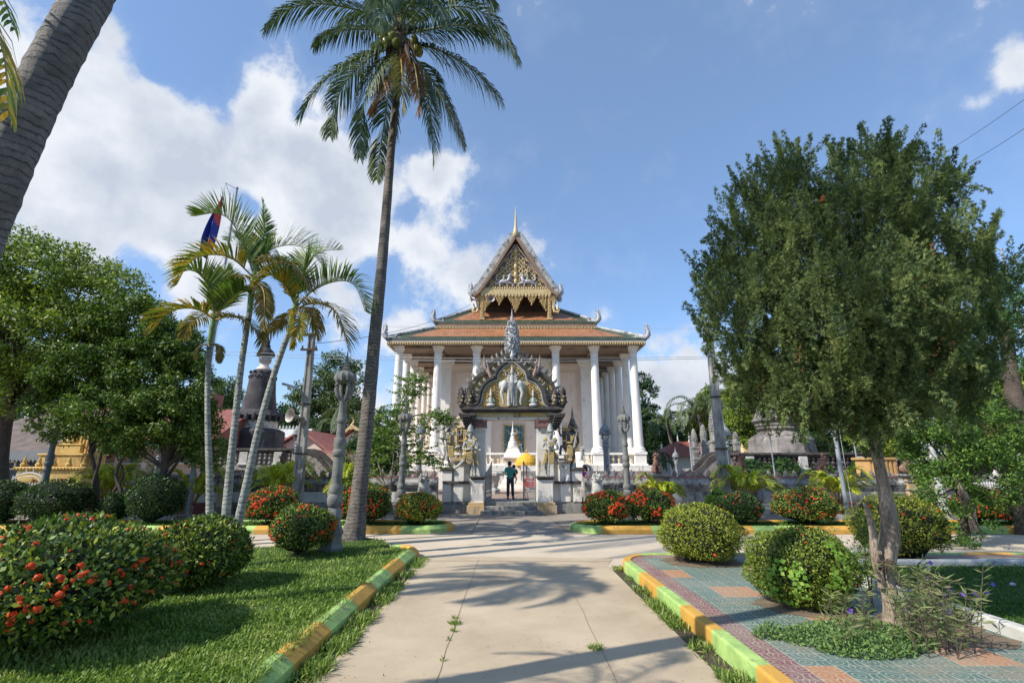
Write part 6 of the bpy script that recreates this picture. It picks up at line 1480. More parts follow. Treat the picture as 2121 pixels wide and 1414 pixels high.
for i in range(20): q.lathe(x0 - 4 + i * (x1 - x0 + 5) / 20, 48.8, z1 + .9, [(.1, 0), (.12, .1), (.02, .35)], 6)
q.build('roof', pmat('white_roof_tiles', (.62, .62, .58), (.42, .42, .40), 8), t)
q = MB()
for i in range(6): q.box(x0 + .3 + i * .32, x0 + .5 + i * .32, 47.97, 48.01, z1 - .75, z1 - .5)
q.build('vent_block', M['blackgap'], t)
e0, e1, ax = P(1364, 945, 46), P(1500, 945, 46), P(1400, 914, 49)
t = thing('house', 'small cream house with red tiled roof between temple and stone towers', 'house', (e0.x, 46, .44))
q = MB(); q.box(e0.x + .4, e1.x, 46.6, 52, .44, e0.z + .1); q.build('wall', pmat('pale_wall', (.70, .66, .52), (.6, .56, .45)), t)
q = MB(); q.add([e0, e1, Vector((e1.x, 49, ax.z)), Vector((ax.x, 49, ax.z)), Vector((e1.x, 52, e0.z)), Vector((e0.x, 52, e0.z))], [(0, 1, 2, 3), (3, 2, 4, 5), (0, 3, 5)]); q.build('roof', RT, t)
q = MB(); q.box(P(1392, 970, 45.9).x, P(1404, 970, 45.9).x, 46.5, 46.62, .44, P(1400, 948, 45.9).z); q.build('door', M['white'], t)
q = MB()
for px, py in ((1404, 914), (1428, 914)): v = P(px, py, 49); q.lathe(v.x, v.y, v.z, [(.12, -.2), (.14, 0), (.06, .2), (.05, .4), (.01, .95)], 8)
q.build('ridge_finial', M['white'], t)
v = P(1372, 946, 50); q = MB(); q.lathe(v.x, 50, .445, [(.8, 0), (.7, 1.2), (.4, 1.6), (.42, 2.0), (.25, 2.4), (.14, 2.9), (.02, P(1372, 917, 50).z - .445)], 12); tag(q.build('white_spire', M['white'], smooth=True), 'thin white stupa spire between temple and small red-roofed house', 'stupa')
# left side
D = 28; z0 = .44
x0, x1 = P(150, 940, D).x, P(420, 940, D).x; ze = P(250, 916, D).z
t = thing('house', 'pink-walled building with red tiled roof and pierced vent blocks behind left trees', 'house', ((x0 + x1) / 2, D, z0))
q = MB(); q.box(x0, x1, D, D + 8, z0, ze); q.build('wall', pmat('pink_wall', (.56, .44, .35), (.48, .38, .31), .8, .8, .15), t)
q = MB(); q.prism([(D - .8, ze - .08), (D + 4, ze + 2.3), (D + 9, ze), (D + 9, ze - .1)], 'x', x0 - .6, x1 + .6); q.build('roof', RT, t)
q = MB(); q.box(x0 - .6, x1 + .6, D - .86, D - .8, ze - .2, ze + .02); q.build('fascia', pmat('green_fascia', (.08, .17, .14)), t)
q = MB(); q.box(x0 + .4, x1 - .5, D - .12, D, P(250, 961, D).z, P(250, 958, D).z)
for px in (180, 243, 300): x = P(px, 960, D).x; q.box(x - .12, x + .12, D - .1, D, z0, ze)
q.build('ledge', M['white'], t)
q = MB()
for px in (190, 202, 214, 226, 255, 270):
 for py in (936, 945):
  v = P(px, py, D - .01); q.tube([(v.x - .13, D - .01, v.z), (v.x, D - .01, v.z + .08), (v.x + .13, D - .01, v.z), (v.x, D - .01, v.z - .08), (v.x - .13, D - .01, v.z)], .035, 5)
q.build('vent_block', M['blackgap'], t)
q = MB()
for px in (199, 216, 240): v = P(px, 975, D); q.box(v.x - .2, v.x + .2, D - .03, D + .01, z0, P(px, 963, D).z)
q.build('window', M['blackgap'], t)
q = MB()
for px in (280,): v = P(px, 975, D); q.box(v.x - .35, v.x + .0, D - .05, D + .01, z0, P(px, 935, D).z)
q.build('shutter', pmat('green_shutter', (.05, .14, .13)), t)
D = 25; x0, x1 = -27.5, P(118, 940, D).x; ze = P(40, 934, D).z
t = thing('house', 'dark blue-grey timber house with mossy tiled roof at left edge of view', 'house', ((x0 + x1) / 2, D, z0))
q = MB(); q.box(x0, x1, D, D + 7, 0, ze);
xx = x0
while xx < x1: q.box(xx, xx + .06, D - .03, D, .3, ze - .2); xx += .55
q.build('wall', pmat('blue_grey_boards', (.10, .13, .15), (.06, .08, .09), 2, .8, .3), t)
q = MB(); q.prism([(D - .9, ze - .05), (D + 3.5, ze + 2.2), (D + 8, ze - .05), (D + 8, ze - .15)], 'x', x0 - .6, x1 + .7); q.build('roof', pmat('mossy_tiles', (.20, .15, .12), (.11, .09, .08), 3, .9, .9, bscale=20), t)
q = MB(); q.box(x0, x1 + .4, D - .9, D - .84, ze - .4, ze);
xx = x0
while xx < x1 + .3: q.prism([(xx, ze - .4), (xx + .1, ze - .55), (xx + .2, ze - .4)], 'y', D - .9, D - .86); xx += .2
q.build('fringe', pmat('grey_fringe', (.22, .23, .24)), t)
q = MB(); a = P(16, 972, D); c = P(36, 955, D)
for (xa_, xb_, za_, zb_) in ((a.x - 1, c.x, c.z - .06, c.z), (a.x - 1, c.x, a.z, a.z + .06), (c.x - .07, c.x, a.z, c.z)): q.box(xa_, xb_, D - .06, D - .005, za_, zb_)
q.build('window_frame', M['white'], t)
q = MB(); q.prism([(26, 4.8), (31, 7.6), (33, 7.6), (33, 4.7)], 'x', -34, -24.5); t2 = thing('house', 'distant house with pale red roof above the dark timber house', 'house', (-29, 26.0, .44)); q.v = [(a, b_ + 8, c) for a, b_, c in q.v]; q.build('roof', RT, t2); q = MB(); q.box(-33.5, -25, 34.6, 40, .4, 4.8); q.build('wall', M['cream'], t2)
# yellow shrine
D = 22.5; cx = P(150, 960, D).x
t = thing('shrine', 'ornate yellow stepped shrine with small finials behind the left trees', 'shrine', (cx, D, 0)); ym = pmat('yellow_shrine_paint', (.66, .46, .16), (.50, .32, .10), 3, .75, .6, bscale=20, dark=(.25, .17, .08), darkamt=.2, dscale=2)
q = MB()
for (w_, za_, zb_) in ((3.4, 0, .5), (3.1, .5, 1.0), (2.9, 1.0, 1.75), (3.1, 1.75, 1.88), (1.9, 1.88, 2.35), (2.05, 2.35, 2.45), (1.2, 2.45, 2.8), (1.3, 2.8, 2.88)): q.cbox(cx, D, za_, w_, w_ * .7, zb_ - za_)
q.build('stepped_body', ym, t, bevel=.03)
q = MB()
for i in range(22): q.ball(cx - 1.5 + 3.0 * i / 21, D - 1.09, 1.80, .05, n=6, k=4)
for i in range(5): q.lathe(cx - 1.3 + .65 * i, D - .9, 1.88, [(.1, 0), (.13, .1), (.06, .2), (.07, .26), (.01, .45)], 8)
q.lathe(cx - .2, D, 2.88, [(.4, 0), (.42, .1), (.25, .25), (.2, .5), (.08, .7), (.01, 1.3)], 12); q.cbox(cx + .75, D, 1.88, .75, .6, 1.7)
for i in range(5): q.cbox(cx + .45 + .15 * i, D - .33, 1.9, .07, .06, 1.6)
q.lathe(cx - .9, D - 1.1, 1.35, [(.3, -.15), (.36, 0), (.3, .12)], 14, sy=.12)
q.build('ornament', ym, t)
x = P(1815, 965, 24); q = MB(); q.cbox(x.x, 24, 0, 2.0, 1.4, 1.5); q.cbox(x.x, 24, 1.5, 1.3, 1.0, .7)
for i in range(6): q.cbox(x.x - .5 + .2 * i, 23.48, 1.5, .09, .06, .65)
q.cbox(x.x, 24, 2.2, 1.5, 1.2, .1); tag(q.build('shrine', pmat('orange_shrine_paint', (.58, .36, .14), (.42, .25, .10), 3)), 'ochre shrine behind the right wall between flagpole and juniper trunk', 'shrine')
# fences
def fence(label, xa, xb, y, z, h, m, lion_=False):
 t = thing('iron_fence', label, 'fence', ((xa + xb) / 2, y, z)); q = MB()
 for zz in (z + .12, z + h * .72, z + h * .82): q.box(xa, xb, y - .02, y + .02, zz, zz + .035)
 q.build('rail', m, t); q = MB(); x = xa + .06
 while x < xb: q.box(x - .014, x + .014, y - .055, y - .021, z, z + h); q.lathe(x, y - .04, z + h, [(.02, 0), (.035, .04), (.004, .13)], 5); x += .115
 q.build('pickets', m, t)['kind'] = 'stuff'
 q = MB()
 for x in np.arange(xa, xb + .1, 2.2): q.cbox(x, y + .12, z, .28, .28, h + .05); q.cbox(x, y + .12, z + h + .05, .36, .36, .07)
 q.build('fence_post', M['whitekerb'], t, bevel=.02)
 return t
M['whiteiron'] = pmat('white_iron', (.62, .64, .66), (.5, .52, .54), 4, .5, 0)
fence('white picket iron fence behind the red bench at far right', P(2025, 1010, 21).x, 26, 21.5, 0, 1.15, M['whiteiron'])
fence('white iron fence with arched gate top at far left behind the bushes', -27, P(78, 1010, 20).x, 20.6, 0, 1.15, M['whiteiron'])
q = MB(); v = P(58, 990, 20.5); q.tube([(v.x + .75 * math.cos(a), 20.52, 1.1 + .55 * math.sin(a)) for a in np.linspace(0, math.pi, 14)], .025, 6); q.tube([(v.x + .6 * math.cos(a), 20.52, 1.1 + .42 * math.sin(a)) for a in np.linspace(0, math.pi, 14)], .015, 6)
for a in np.linspace(.2, 2.94, 8): q.lathe(v.x + .76 * math.cos(a), 20.52, 1.12 + .56 * math.sin(a), [(.02, 0), (.03, .04), (.004, .12)], 5)
tag(q.build('gate_arch', M['whiteiron']), 'arched white iron top of the gate in the far left fence', 'gate')
lion('white crouching lion statue on fence post above the red bench', P(2068, 1000, 21.5).x, 21.6, 1.22, .62, whst, ang=R(70), name='lion_statue')
# bench / red table
v = G(2050, 1066, 0); D = 19.0; v = P(2050, 1050, D)
t = thing('stone_bench', 'glossy red high-backed stone bench in front of white fence at far right', 'bench', (v.x, D, 0)); rm = pmat('red_bench', (.36, .07, .07), (.28, .05, .05), 3, .25, .05, spec=.6)
q = MB(); q.box(v.x - .95, v.x + .85, D - .3, D + .25, .44, .52); o = q.build('seat', rm, t, bevel=.03)
q = MB(); q.prism([(v.x - .95, .52), (v.x + .85, .52), (v.x + .95, .8), (v.x + .8, 1.08), (v.x - .9, 1.1), (v.x - 1.05, .8)], 'y', D + .16, D + .25); q.build('backrest', rm, t, bevel=.03)
for s2 in (-.7, .55): q = MB(); q.cbox(v.x + s2, D, 0, .18, .45, .44); q.build('leg', rm, t)
# person at far left in lavender shirt, seen from behind the fence
lx = P(60, 975, 22).x; lz = P(60, 969, 22).z - 1.5
J = dict(pel=(0, 0, .9), wai=(0, -.02, 1.02), che=(-.05, -.08, 1.22), nec=(-.0, -.12, 1.36), hea=(.02, -.12, 1.48), top=(.02, -.12, 1.54), shl=(-.2, -.08, 1.27), ell=(-.34, -.12, 1.06), wrl=(-.3, -.3, .95), hal=(-.27, -.36, .93),
   shr=(.16, -.08, 1.27), elr=(.24, -.1, 1.02), wrr=(.2, -.28, .9), har=(.18, -.34, .88), hil=(-.09, 0, .86), knl=(-.1, 0, .46), anl=(-.1, .03, .08), tol=(-.1, -.1, .03), hir=(.09, 0, .86), knr=(.1, 0, .46), anr=(.1, .03, .08), tor=(.1, -.1, .03))
J = {k: (lx + a_, 21.9 - b_, max(.02, lz + c_)) for k, (a_, b_, c_) in J.items()}
t = thing('person', 'dark-haired person in lavender shirt seen from behind at far left fence', 'person', (lx, 21.9, 0))
skin('body', body(J, .95), BODY_E, skinm, t, 'pel', 2); headparts(t, J['hea'], (0, 1, 0))
sh = {'pel': (*J['pel'], .155), 'wai': (*J['wai'], .15), 'che': (*J['che'], .175), 'shl': (*J['shl'], .085), 'ell': (*J['ell'], .065), 'shr': (*J['shr'], .085), 'elr': (*J['elr'], .065)}
skin('shirt', sh, [('pel', 'wai'), ('wai', 'che'), ('che', 'shl'), ('shl', 'ell'), ('che', 'shr'), ('shr', 'elr')], pmat('lavender_shirt', (.30, .27, .45)), t, 'pel', 2)
tr = {'pel': (*J['pel'], .15), 'hil': (*J['hil'], .10), 'knl': (*J['knl'], .08), 'anl': (*J['anl'], .07), 'hir': (*J['hir'], .10), 'knr': (*J['knr'], .08), 'anr': (*J['anr'], .07)}
skin('trousers', tr, [('pel', 'hil'), ('hil', 'knl'), ('knl', 'anl'), ('pel', 'hir'), ('hir', 'knr'), ('knr', 'anr')], jean, t, 'pel', 2)
q = MB(); fingers(q, J['hal'], J['wrl'], 1); fingers(q, J['har'], J['wrr'], 1); q.build('fingers', skinm, t, smooth=True)
# litter
for (px, py, z, lab) in ((1315, 1219, .0, 'crumpled blue-white plastic scrap in the verge weeds beside right kerb'), (2098, 1213, .25, 'pale plastic scrap on the shaded right lawn'), (1768, 1205, .32, 'crumpled white plastic bag on the white lawn edging')):
 v = G(px, py, z); q = MB(); q.ball(v.x, v.y, z + .02, .045, .03, .02, 8, 5); q.v = [(a_ + random.uniform(-.01, .01), b_ + random.uniform(-.01, .01), c_ + random.uniform(0, .015)) for a_, b_, c_ in q.v]; tag(q.build('plastic_scrap', pmat('plastic_scrap', (.6, .66, .74), rough=.35)), lab, 'litter')
# ================================================================== VEGETATION
NR = np.random.default_rng(11)
def bark(name, c1, c2, dk):
 m, nb, b, o = mat(name); pos = nb.new('ShaderNodeNewGeometry').outputs['Position']
 mp = nb.new('ShaderNodeMapping'); nb.l.new(pos, mp.inputs[0]); mp.inputs['Scale'].default_value = (1, 1, .14)
 rid = nb.noise(mp.outputs[0], 34, 6, .7, 1.5); big = nb.noise(pos, 3.5, 5, .65)
 col = nb.mix(nb.m('MULTIPLY', nb.smooth(rid, .55, .38), .75), nb.ramp(big, [(.35, c2), (.62, c1)]), dk)
 col = nb.mix(nb.m('MULTIPLY', nb.smooth(nb.noise(pos, 9, 5, .7), .58, .7), .5), col, tuple(min(1, v * 1.35) for v in c1))
 nb.l.new(col, b.inputs['Base Color']); b.inputs['Roughness'].default_value = .92
 bn = nb.new('ShaderNodeBump'); bn.inputs['Strength'].default_value = 1; bn.inputs['Distance'].default_value = .05
 nb.l.new(nb.m('ADD', rid, nb.m('MULTIPLY', nb.noise(pos, 22, 5, .7), .5)), bn.inputs['Height']); nb.l.new(bn.outputs[0], b.inputs['Normal'])
 return m
M['bark'] = bark('brown_bark', (.16, .12, .09), (.09, .068, .05), (.03, .022, .018))
M['barkgrey'] = bark('grey_brown_bark', (.60, .47, .35), (.36, .27, .20), (.12, .085, .065))
M['twig'] = pmat('twigs', (.12, .09, .06), (.07, .05, .04), 6, .9, .4)
def palmtrunk(name, c1, c2, ring=9, dk=(.10, .085, .07), amt=.3):
 m, nb, b, o = mat(name); pos = nb.new('ShaderNodeNewGeometry').outputs['Position']
 s_ = nb.new('ShaderNodeSeparateXYZ'); nb.l.new(pos, s_.inputs[0])
 zz = nb.m('ADD', nb.m('MULTIPLY', s_.outputs[2], ring), nb.m('MULTIPLY', nb.noise(pos, 2.2, 6, .68), 3.4))
 fr = nb.m('FRACT', zz); edge = nb.m('MULTIPLY', nb.smooth(fr, .62, .98), nb.smooth(nb.noise(pos, 9, 3), .25, .6))
 col = nb.ramp(nb.noise(pos, 5, 6, .65), [(.33, c2), (.66, c1)])
 col = nb.mix(nb.m('MULTIPLY', edge, 1), col, tuple(x * .3 for x in c2))
 col = nb.mix(nb.m('MULTIPLY', nb.smooth(nb.noise(pos, 2.2, 6, .7), .56 - amt * .2, .72), .7), col, dk)
 nb.l.new(col, b.inputs['Base Color']); b.inputs['Roughness'].default_value = .9
 bn = nb.new('ShaderNodeBump'); bn.inputs['Strength'].default_value = 1; bn.inputs['Distance'].default_value = .05
 nb.l.new(nb.m('ADD', nb.m('MULTIPLY', fr, -1.0), nb.m('MULTIPLY', nb.noise(pos, 30, 5, .7), .8)), bn.inputs['Height']); nb.l.new(bn.outputs[0], b.inputs['Normal'])
 return m
M['coco'] = palmtrunk('coconut_trunk', (.24, .20, .165), (.125, .105, .085), 11, amt=.5)
M['areca'] = palmtrunk('areca_trunk', (.42, .42, .36), (.27, .27, .23), 8.5, (.12, .11, .085), .15)
M['cocodk'] = palmtrunk('grey_palm_trunk', (.30, .265, .235), (.15, .135, .12), 15, amt=.9)
M['shaft'] = pmat('green_crownshaft', (.20, .29, .08), (.13, .21, .06), 3, .4, .1)
def curve(pts, n=24):
 """smooth Catmull-Rom line through points"""
 p = [Vector(q) for q in pts]; p = [p[0] * 2 - p[1]] + p + [p[-1] * 2 - p[-2]]; out = []
 seg = len(p) - 3
 for i in range(n + 1):
  u = i / n * seg; k = min(seg - 1, int(u)); t = u - k; a, b_, c, d = p[k:k + 4]
  out.append(.5 * ((2 * b_) + (c - a) * t + (2 * a - 5 * b_ + 4 * c - d) * t * t + (3 * b_ - a - 3 * c + d) * t ** 3))
 return out
def lerps(v, n): return [float(np.interp(i / n, np.linspace(0, 1, len(v)), v)) for i in range(n + 1)]
LC = {'coco': [(.016, .030, .014), (.028, .052, .020), (.048, .080, .028), (.10, .14, .05)],
   'cocoy': [(.07, .09, .02), (.13, .14, .04), (.16, .11, .03)],
   'dead': [(.16, .075, .04), (.22, .12, .06), (.12, .06, .035)],
   'areca': [(.035, .075, .02), (.06, .12, .025), (.11, .17, .035), (.19, .20, .03)],
   'arecay': [(.24, .16, .02), (.32, .19, .02), (.13, .15, .025), (.07, .11, .02), (.10, .13, .02)],
   'arecab': [(.20, .13, .06), (.14, .11, .035), (.26, .19, .09), (.09, .11, .03), (.08, .11, .02)]}
for k in LC: M['l_' + k] = leafmat('palm_leaf_' + k, LC[k], .22 if k.startswith('coco') else .32, .38, .5)
M['rach'] = pmat('leaf_stalk', (.20, .22, .07), (.12, .14, .04), 4, .5, .1); M['rachy'] = pmat('yellow_stalk', (.42, .30, .08), (.3, .2, .06), 4, .5, .1)
def frond_arrays(Pt, leaf, nl, w, droop, rng, start=.12, ang=50, vee=.35, twist=0, up=None):
 """Pt: list of rachis points. returns leaflet quads"""
 pts = np.array([tuple(p) for p in Pt]); n = len(pts); seg = np.linalg.norm(np.diff(pts, axis=0), axis=1); L = np.concatenate([[0], np.cumsum(seg)]); tot = L[-1]
 s_ = np.linspace(start, .995, nl); s_ = np.repeat(s_, 2) + rng.normal(0, .002, nl * 2); sgn = np.tile([1, -1], nl)
 pos = np.stack([np.interp(s_ * tot, L, pts[:, i]) for i in range(3)], 1)
 tan = np.gradient(pts, axis=0); tan = unit(tan); T_ = unit(np.stack([np.interp(s_ * tot, L, tan[:, i]) for i in range(3)], 1))
 upv = np.array([0, 0, 1.0]) if up is None else np.array(up)
 sd_ = unit(np.cross(T_, np.broadcast_to(upv, T_.shape))); nn = unit(np.cross(sd_, T_))
 a = np.radians(ang - 22 * s_ + rng.normal(0, 4, nl * 2))[:, None]
 d = sd_ * sgn[:, None] * np.sin(a) + T_ * np.cos(a) + nn * (vee + rng.normal(0, .09, nl * 2))[:, None]
 d = unit(d)
 ll = leaf * np.clip(np.sin(np.pi * np.clip(s_ * .82 + .16, 0, 1)) ** .6, .25, 1) * rng.uniform(.85, 1.08, nl * 2)
 dr = droop * rng.uniform(.7, 1.3, nl * 2)
 G3 = np.array([0, 0, -1.0])
 p0 = pos; p1 = pos + d * (ll * .35)[:, None] + G3 * (ll * dr * .06)[:, None]
 p2 = pos + d * (ll * .70)[:, None] + G3 * (ll * dr * .28)[:, None]; p3 = pos + d * (ll * (1 - .12 * dr))[:, None] + G3 * (ll * dr * .66)[:, None]
 wv = unit(np.cross(d, nn)) * .6 + T_ * .4; wv = unit(wv) * w * .5
 q1 = np.stack([p0 - wv * .5, p0 + wv * .5, p1 + wv, p1 - wv], 1); q2 = np.stack([p1 - wv, p1 + wv, p2 + wv * .75, p2 - wv * .75], 1); q3 = np.stack([p2 - wv * .75, p2 + wv * .75, p3 + wv * .08, p3 - wv * .08], 1)
 # join the three pieces of a leaflet so that it is one island: shared rows
 V = np.stack([p0 - wv * .5, p0 + wv * .5, p1 + wv, p1 - wv, p2 + wv * .75, p2 - wv * .75, p3 + wv * .08, p3 - wv * .08], 1)
 return V
def strips(name, V, mats, parent, extra=None, rmi=1):
 """V (n,8,3) leaflets as 3 joined quads; extra: MB with the stalk (material 1)"""
 n = V.shape[0]; o0 = np.array(offs(parent), dtype=float)
 vs = (V.reshape(-1, 3) - o0); f = []
 base = np.arange(n)[:, None] * 8
 F_ = np.concatenate([base + np.array([0, 1, 2, 3]), base + np.array([3, 2, 4, 5]), base + np.array([5, 4, 6, 7])], 0)
 ev = np.array([tuple(v) for v in extra.v], dtype=float) - o0 if extra and extra.v else np.zeros((0, 3))
 ef = [tuple(i + len(vs) for i in f_) for f_ in (extra.f if extra else [])]
 me = bpy.data.meshes.new(name); allv = np.concatenate([vs, ev])
 lt = [4] * len(F_) + [len(f_) for f_ in ef]; li = np.concatenate([F_.reshape(-1)] + ([np.array([i for f_ in ef for i in f_])] if ef else [])).astype(np.int32)
 me.vertices.add(len(allv)); me.vertices.foreach_set('co', allv.astype(np.float32).reshape(-1)); me.loops.add(len(li)); me.loops.foreach_set('vertex_index', li)
 me.polygons.add(len(lt)); lt = np.array(lt, dtype=np.int32); me.polygons.foreach_set('loop_start', np.concatenate([[0], np.cumsum(lt)[:-1]]).astype(np.int32)); me.polygons.foreach_set('loop_total', lt)
 me.polygons.foreach_set('material_index', np.array([0] * len(F_) + [rmi] * len(ef), dtype=np.int32)); me.update(calc_edges=True); me.validate()
 return link(name, me, mats, parent)
def frond(parent, pts, leaf=.8, nl=80, w=.035, droop=.8, col='coco', seed=1, r0=.035, start=.14, vee=.3, ang=50, stalk='rach', name='frond', up=None):
 c = curve(pts, 22); rng_ = np.random.default_rng(seed)
 V = frond_arrays(c, leaf, nl, w, droop, rng_, start, ang, vee, up=up)
 mb = MB(); mb.tube(c, lerps([r0, r0 * .7, r0 * .4, r0 * .12], 22), 5)
 return strips(name, V, [M['l_' + col], M[stalk]], parent, mb)
# ---- coconut palm
Dp = 13.0
def q_(px, py, d=0): return P(px, py, Dp + d)
trk = [q_(728, 1122), q_(737, 1080), q_(746, 1000), q_(757, 900), q_(767, 800), q_(776, 700), q_(786, 600), q_(795, 500), q_(803, 400), q_(811, 300), q_(819, 220), q_(824, 150), q_(826, 80)]
trk[0].z = .10
base = trk[0]
cp = thing('coconut_palm', 'tall slender coconut palm with drooping fronds and green nuts left of the path', 'palm tree', tuple(base))
c = curve(trk, 60); rad = [S(44, Dp) / 2 * 1.0 if i == 0 else 0 for i in range(61)]
ys = np.array([v.z for v in c]); wpx = np.interp(ys, [.1, .35, .8, 1.4, 3, 6, 9, 11.5], [62, 46, 36, 32, 29, 26, 22, 19])
q = MB(); q.tube(c, [S(w_, Dp) / 2 * (1 + .025 * math.sin(i * 2.1)) for i, w_ in enumerate(wpx)], 18); q.build('trunk', M['coco'], cp, smooth=True)
hub = (826, 68)
fr_ = [  # control points in picture px relative depth, colour, leaf droop
 ([(826, 75, 0), (760, 28, -.3), (660, 8, -.6), (595, 22, -.7), (548, 62, -.8)], 'coco', .9, .9),
 ([(826, 72, 0), (770, 62, .5), (720, 62, .9), (672, 75, 1.1), (650, 98, 1.2)], 'coco', .8, .9),
 ([(822, 92, 0), (770, 108, -.8), (705, 140, -1.3), (655, 185, -1.6), (617, 245, -1.7)], 'coco', .85, .8),
 ([(820, 95, 0), (765, 120, .6), (720, 165, 1.0), (694, 215, 1.1), (683, 282, 1.0)], 'coco', .9, .6),
 ([(822, 100, 0), (790, 130, -.9), (760, 190, -1.3), (748, 260, -1.3), (745, 325, -1.2)], 'coco', .8, .5),
 ([(822, 105, 0), (808, 160, .8), (798, 240, 1.1), (788, 310, 1.0), (780, 372, .8)], 'coco', .85, .4),
 ([(826, 100, 0), (806, 150, -1.0), (788, 195, -1.3), (765, 235, -1.2)], 'dead', .6, .6),
 ([(828, 95, 0), (832, 130, -.9), (834, 180, -1.3), (836, 235, -1.3)], 'cocoy', .62, .6),
 ([(832, 100, 0), (856, 130, -.8), (866, 185, -1.1), (868, 240, -1.1)], 'dead', .6, .5),
 ([(832, 98, 0), (870, 150, -.5), (888, 215, -.8), (896, 280, -.9), (897, 343, -.9)], 'coco', .75, .4),
 ([(832, 92, 0), (880, 145, .7), (915, 200, 1.0), (940, 245, 1.1), (962, 300, 1.2)], 'coco', .85, .6),
 ([(832, 88, 0), (890, 98, -.6), (945, 122, -1.0), (1000, 162, -1.2), (1040, 208, -1.3)], 'coco', .9, .9),
 ([(832, 72, 0), (890, 30, .4), (955, 14, .6), (1020, 40, .7), (1077, 128, .8)], 'coco', .95, .9),
 ([(832, 72, 0), (885, 62, -1.0), (945, 52, -1.5), (1005, 62, -1.7), (1040, 95, -1.8)], 'coco', .8, 1.0),
 ([(830, 70, 0), (870, 20, 0), (920, -30, -.3), (985, -30, -.5), (1030, 10, -.5)], 'coco', .9, .9),
 ([(826, 70, 0), (800, 10, -.5), (760, -40, -.9), (690, -50, -1.3), (630, -10, -1.5)], 'coco', .9, .9),
 ([(826, 68, 0), (818, 0, .5), (790, -70, .9), (740, -110, 1.2), (690, -110, 1.4)], 'coco', .9, .7),
 ([(828, 68, 0), (836, 0, -.6), (850, -70, -1.0), (890, -120, -1.4), (950, -120, -1.7)], 'coco', .9, .7),
 ([(828, 68, 0), (832, -10, .8), (840, -90, 1.5), (860, -150, 2.2)], 'coco', .9, .5),
 ([(826, 66, 0), (815, 20, -1.5), (800, -10, -2.6), (790, 0, -3.6), (786, 60, -4.2)], 'coco', .8, .9),
 ([(828, 66, 0), (842, 20, -1.5), (870, -5, -2.4), (905, 10, -3.2), (930, 60, -3.6)], 'coco', .8, .9),
 ([(828, 68, 0), (838, 40, 1.6), (846, 20, 2.8), (850, 40, 3.9)], 'coco', .8, .9),
 ([(828, 68, 0), (790, 40, 1.6), (740, 30, 2.8), (700, 50, 3.6)], 'coco', .8, .9)]
for i, (pp, cl_, lf, dr) in enumerate(fr_):
 frond(cp, [q_(a, b_, d) for a, b_, d in pp], lf, 92 if cl_ == 'coco' else 56, .05, .75 + dr * .5, cl_, 40 + i, .045, .17, .12, 54, 'rachy' if cl_ != 'coco' else 'rach')
nutm = pmat('green_coconut', (.30, .30, .07), (.20, .22, .05), 5, .4, .1)
for k, (px, py, d) in enumerate([(786, 66, -.45), (795, 72, -.6), (808, 64, -.7), (800, 88, -.7), (820, 88, -.75), (775, 98, -.5), (785, 95, -.7), (858, 84, -.6), (866, 100, -.6), (868, 108, -.4), (812, 76, -.8), (792, 82, -.4)]):
 v = q_(px, py, d); q = MB(); q.lathe(v.x, v.y, v.z, [(.02, -.17), (.09, -.14), (.13, -.04), (.135, .04), (.10, .12), (.03, .16)], 12); q.build('coconut', nutm, cp, smooth=True)
q = MB()
for (a, c_) in (((805, 80, -.3), (775, 130, -.8)), ((842, 80, -.3), (862, 125, -.7)), ((812, 90, -.3), (800, 140, -.7)), ((835, 85, -.3), (852, 135, -.9))):
 v0, v1 = q_(*a), q_(*c_); q.tube([v0, v0.lerp(v1, .5) + Vector((0, -.08, .1)), v1], [.03, .10, .015], 7)
q.build('flower_sheath', M['darkwood'], cp, smooth=True)
q = MB(); v = q_(827, 100); q.tube([q_(825, 130), q_(826, 95), q_(828, 62), q_(829, 20)], [.19, .27, .24, .10], 12); q.build('crown_base', pmat('fibrous_crown', (.16, .12, .07), (.08, .06, .03), 8, .9, .9), cp, smooth=True)
# ---- areca palms
def areca(label, D, trunk, shaft, fronds, w0=17, grp=None):
 pt = [P(a, b_, D) for a, b_ in trunk]; pt[0].z = .1
 t = thing('areca_palm', label, 'palm tree', tuple(pt[0]), 0, grp)
 c = curve(pt, 40); q = MB(); q.tube(c, [S(v, D) / 2 * (1 + .05 * (i % 2)) for i, v in enumerate(lerps([w0 * 1.15, w0 * .95, w0 * .8, w0 * .78], 40))], 12); q.build('trunk', M['areca'], t, smooth=True)
 c = curve([P(a, b_, D) for a, b_ in shaft], 10); q = MB(); q.tube(c, [S(v, D) / 2 for v in lerps([w0 * .78, w0 * .92, w0 * .7, w0 * .35], 10)], 12); q.build('crownshaft', M['shaft'], t, smooth=True)
 for i, (pp, cl_, lf, dr, vee) in enumerate(fronds):
  frond(t, [P(a, b_, D + d) for a, b_, d in pp], lf * 1.38 * D / 16.4, 66, .048, dr, cl_, 90 + i + int(D * 10), .026, .14, vee, 56, 'rachy' if cl_ != 'areca' else 'rach')
 return t
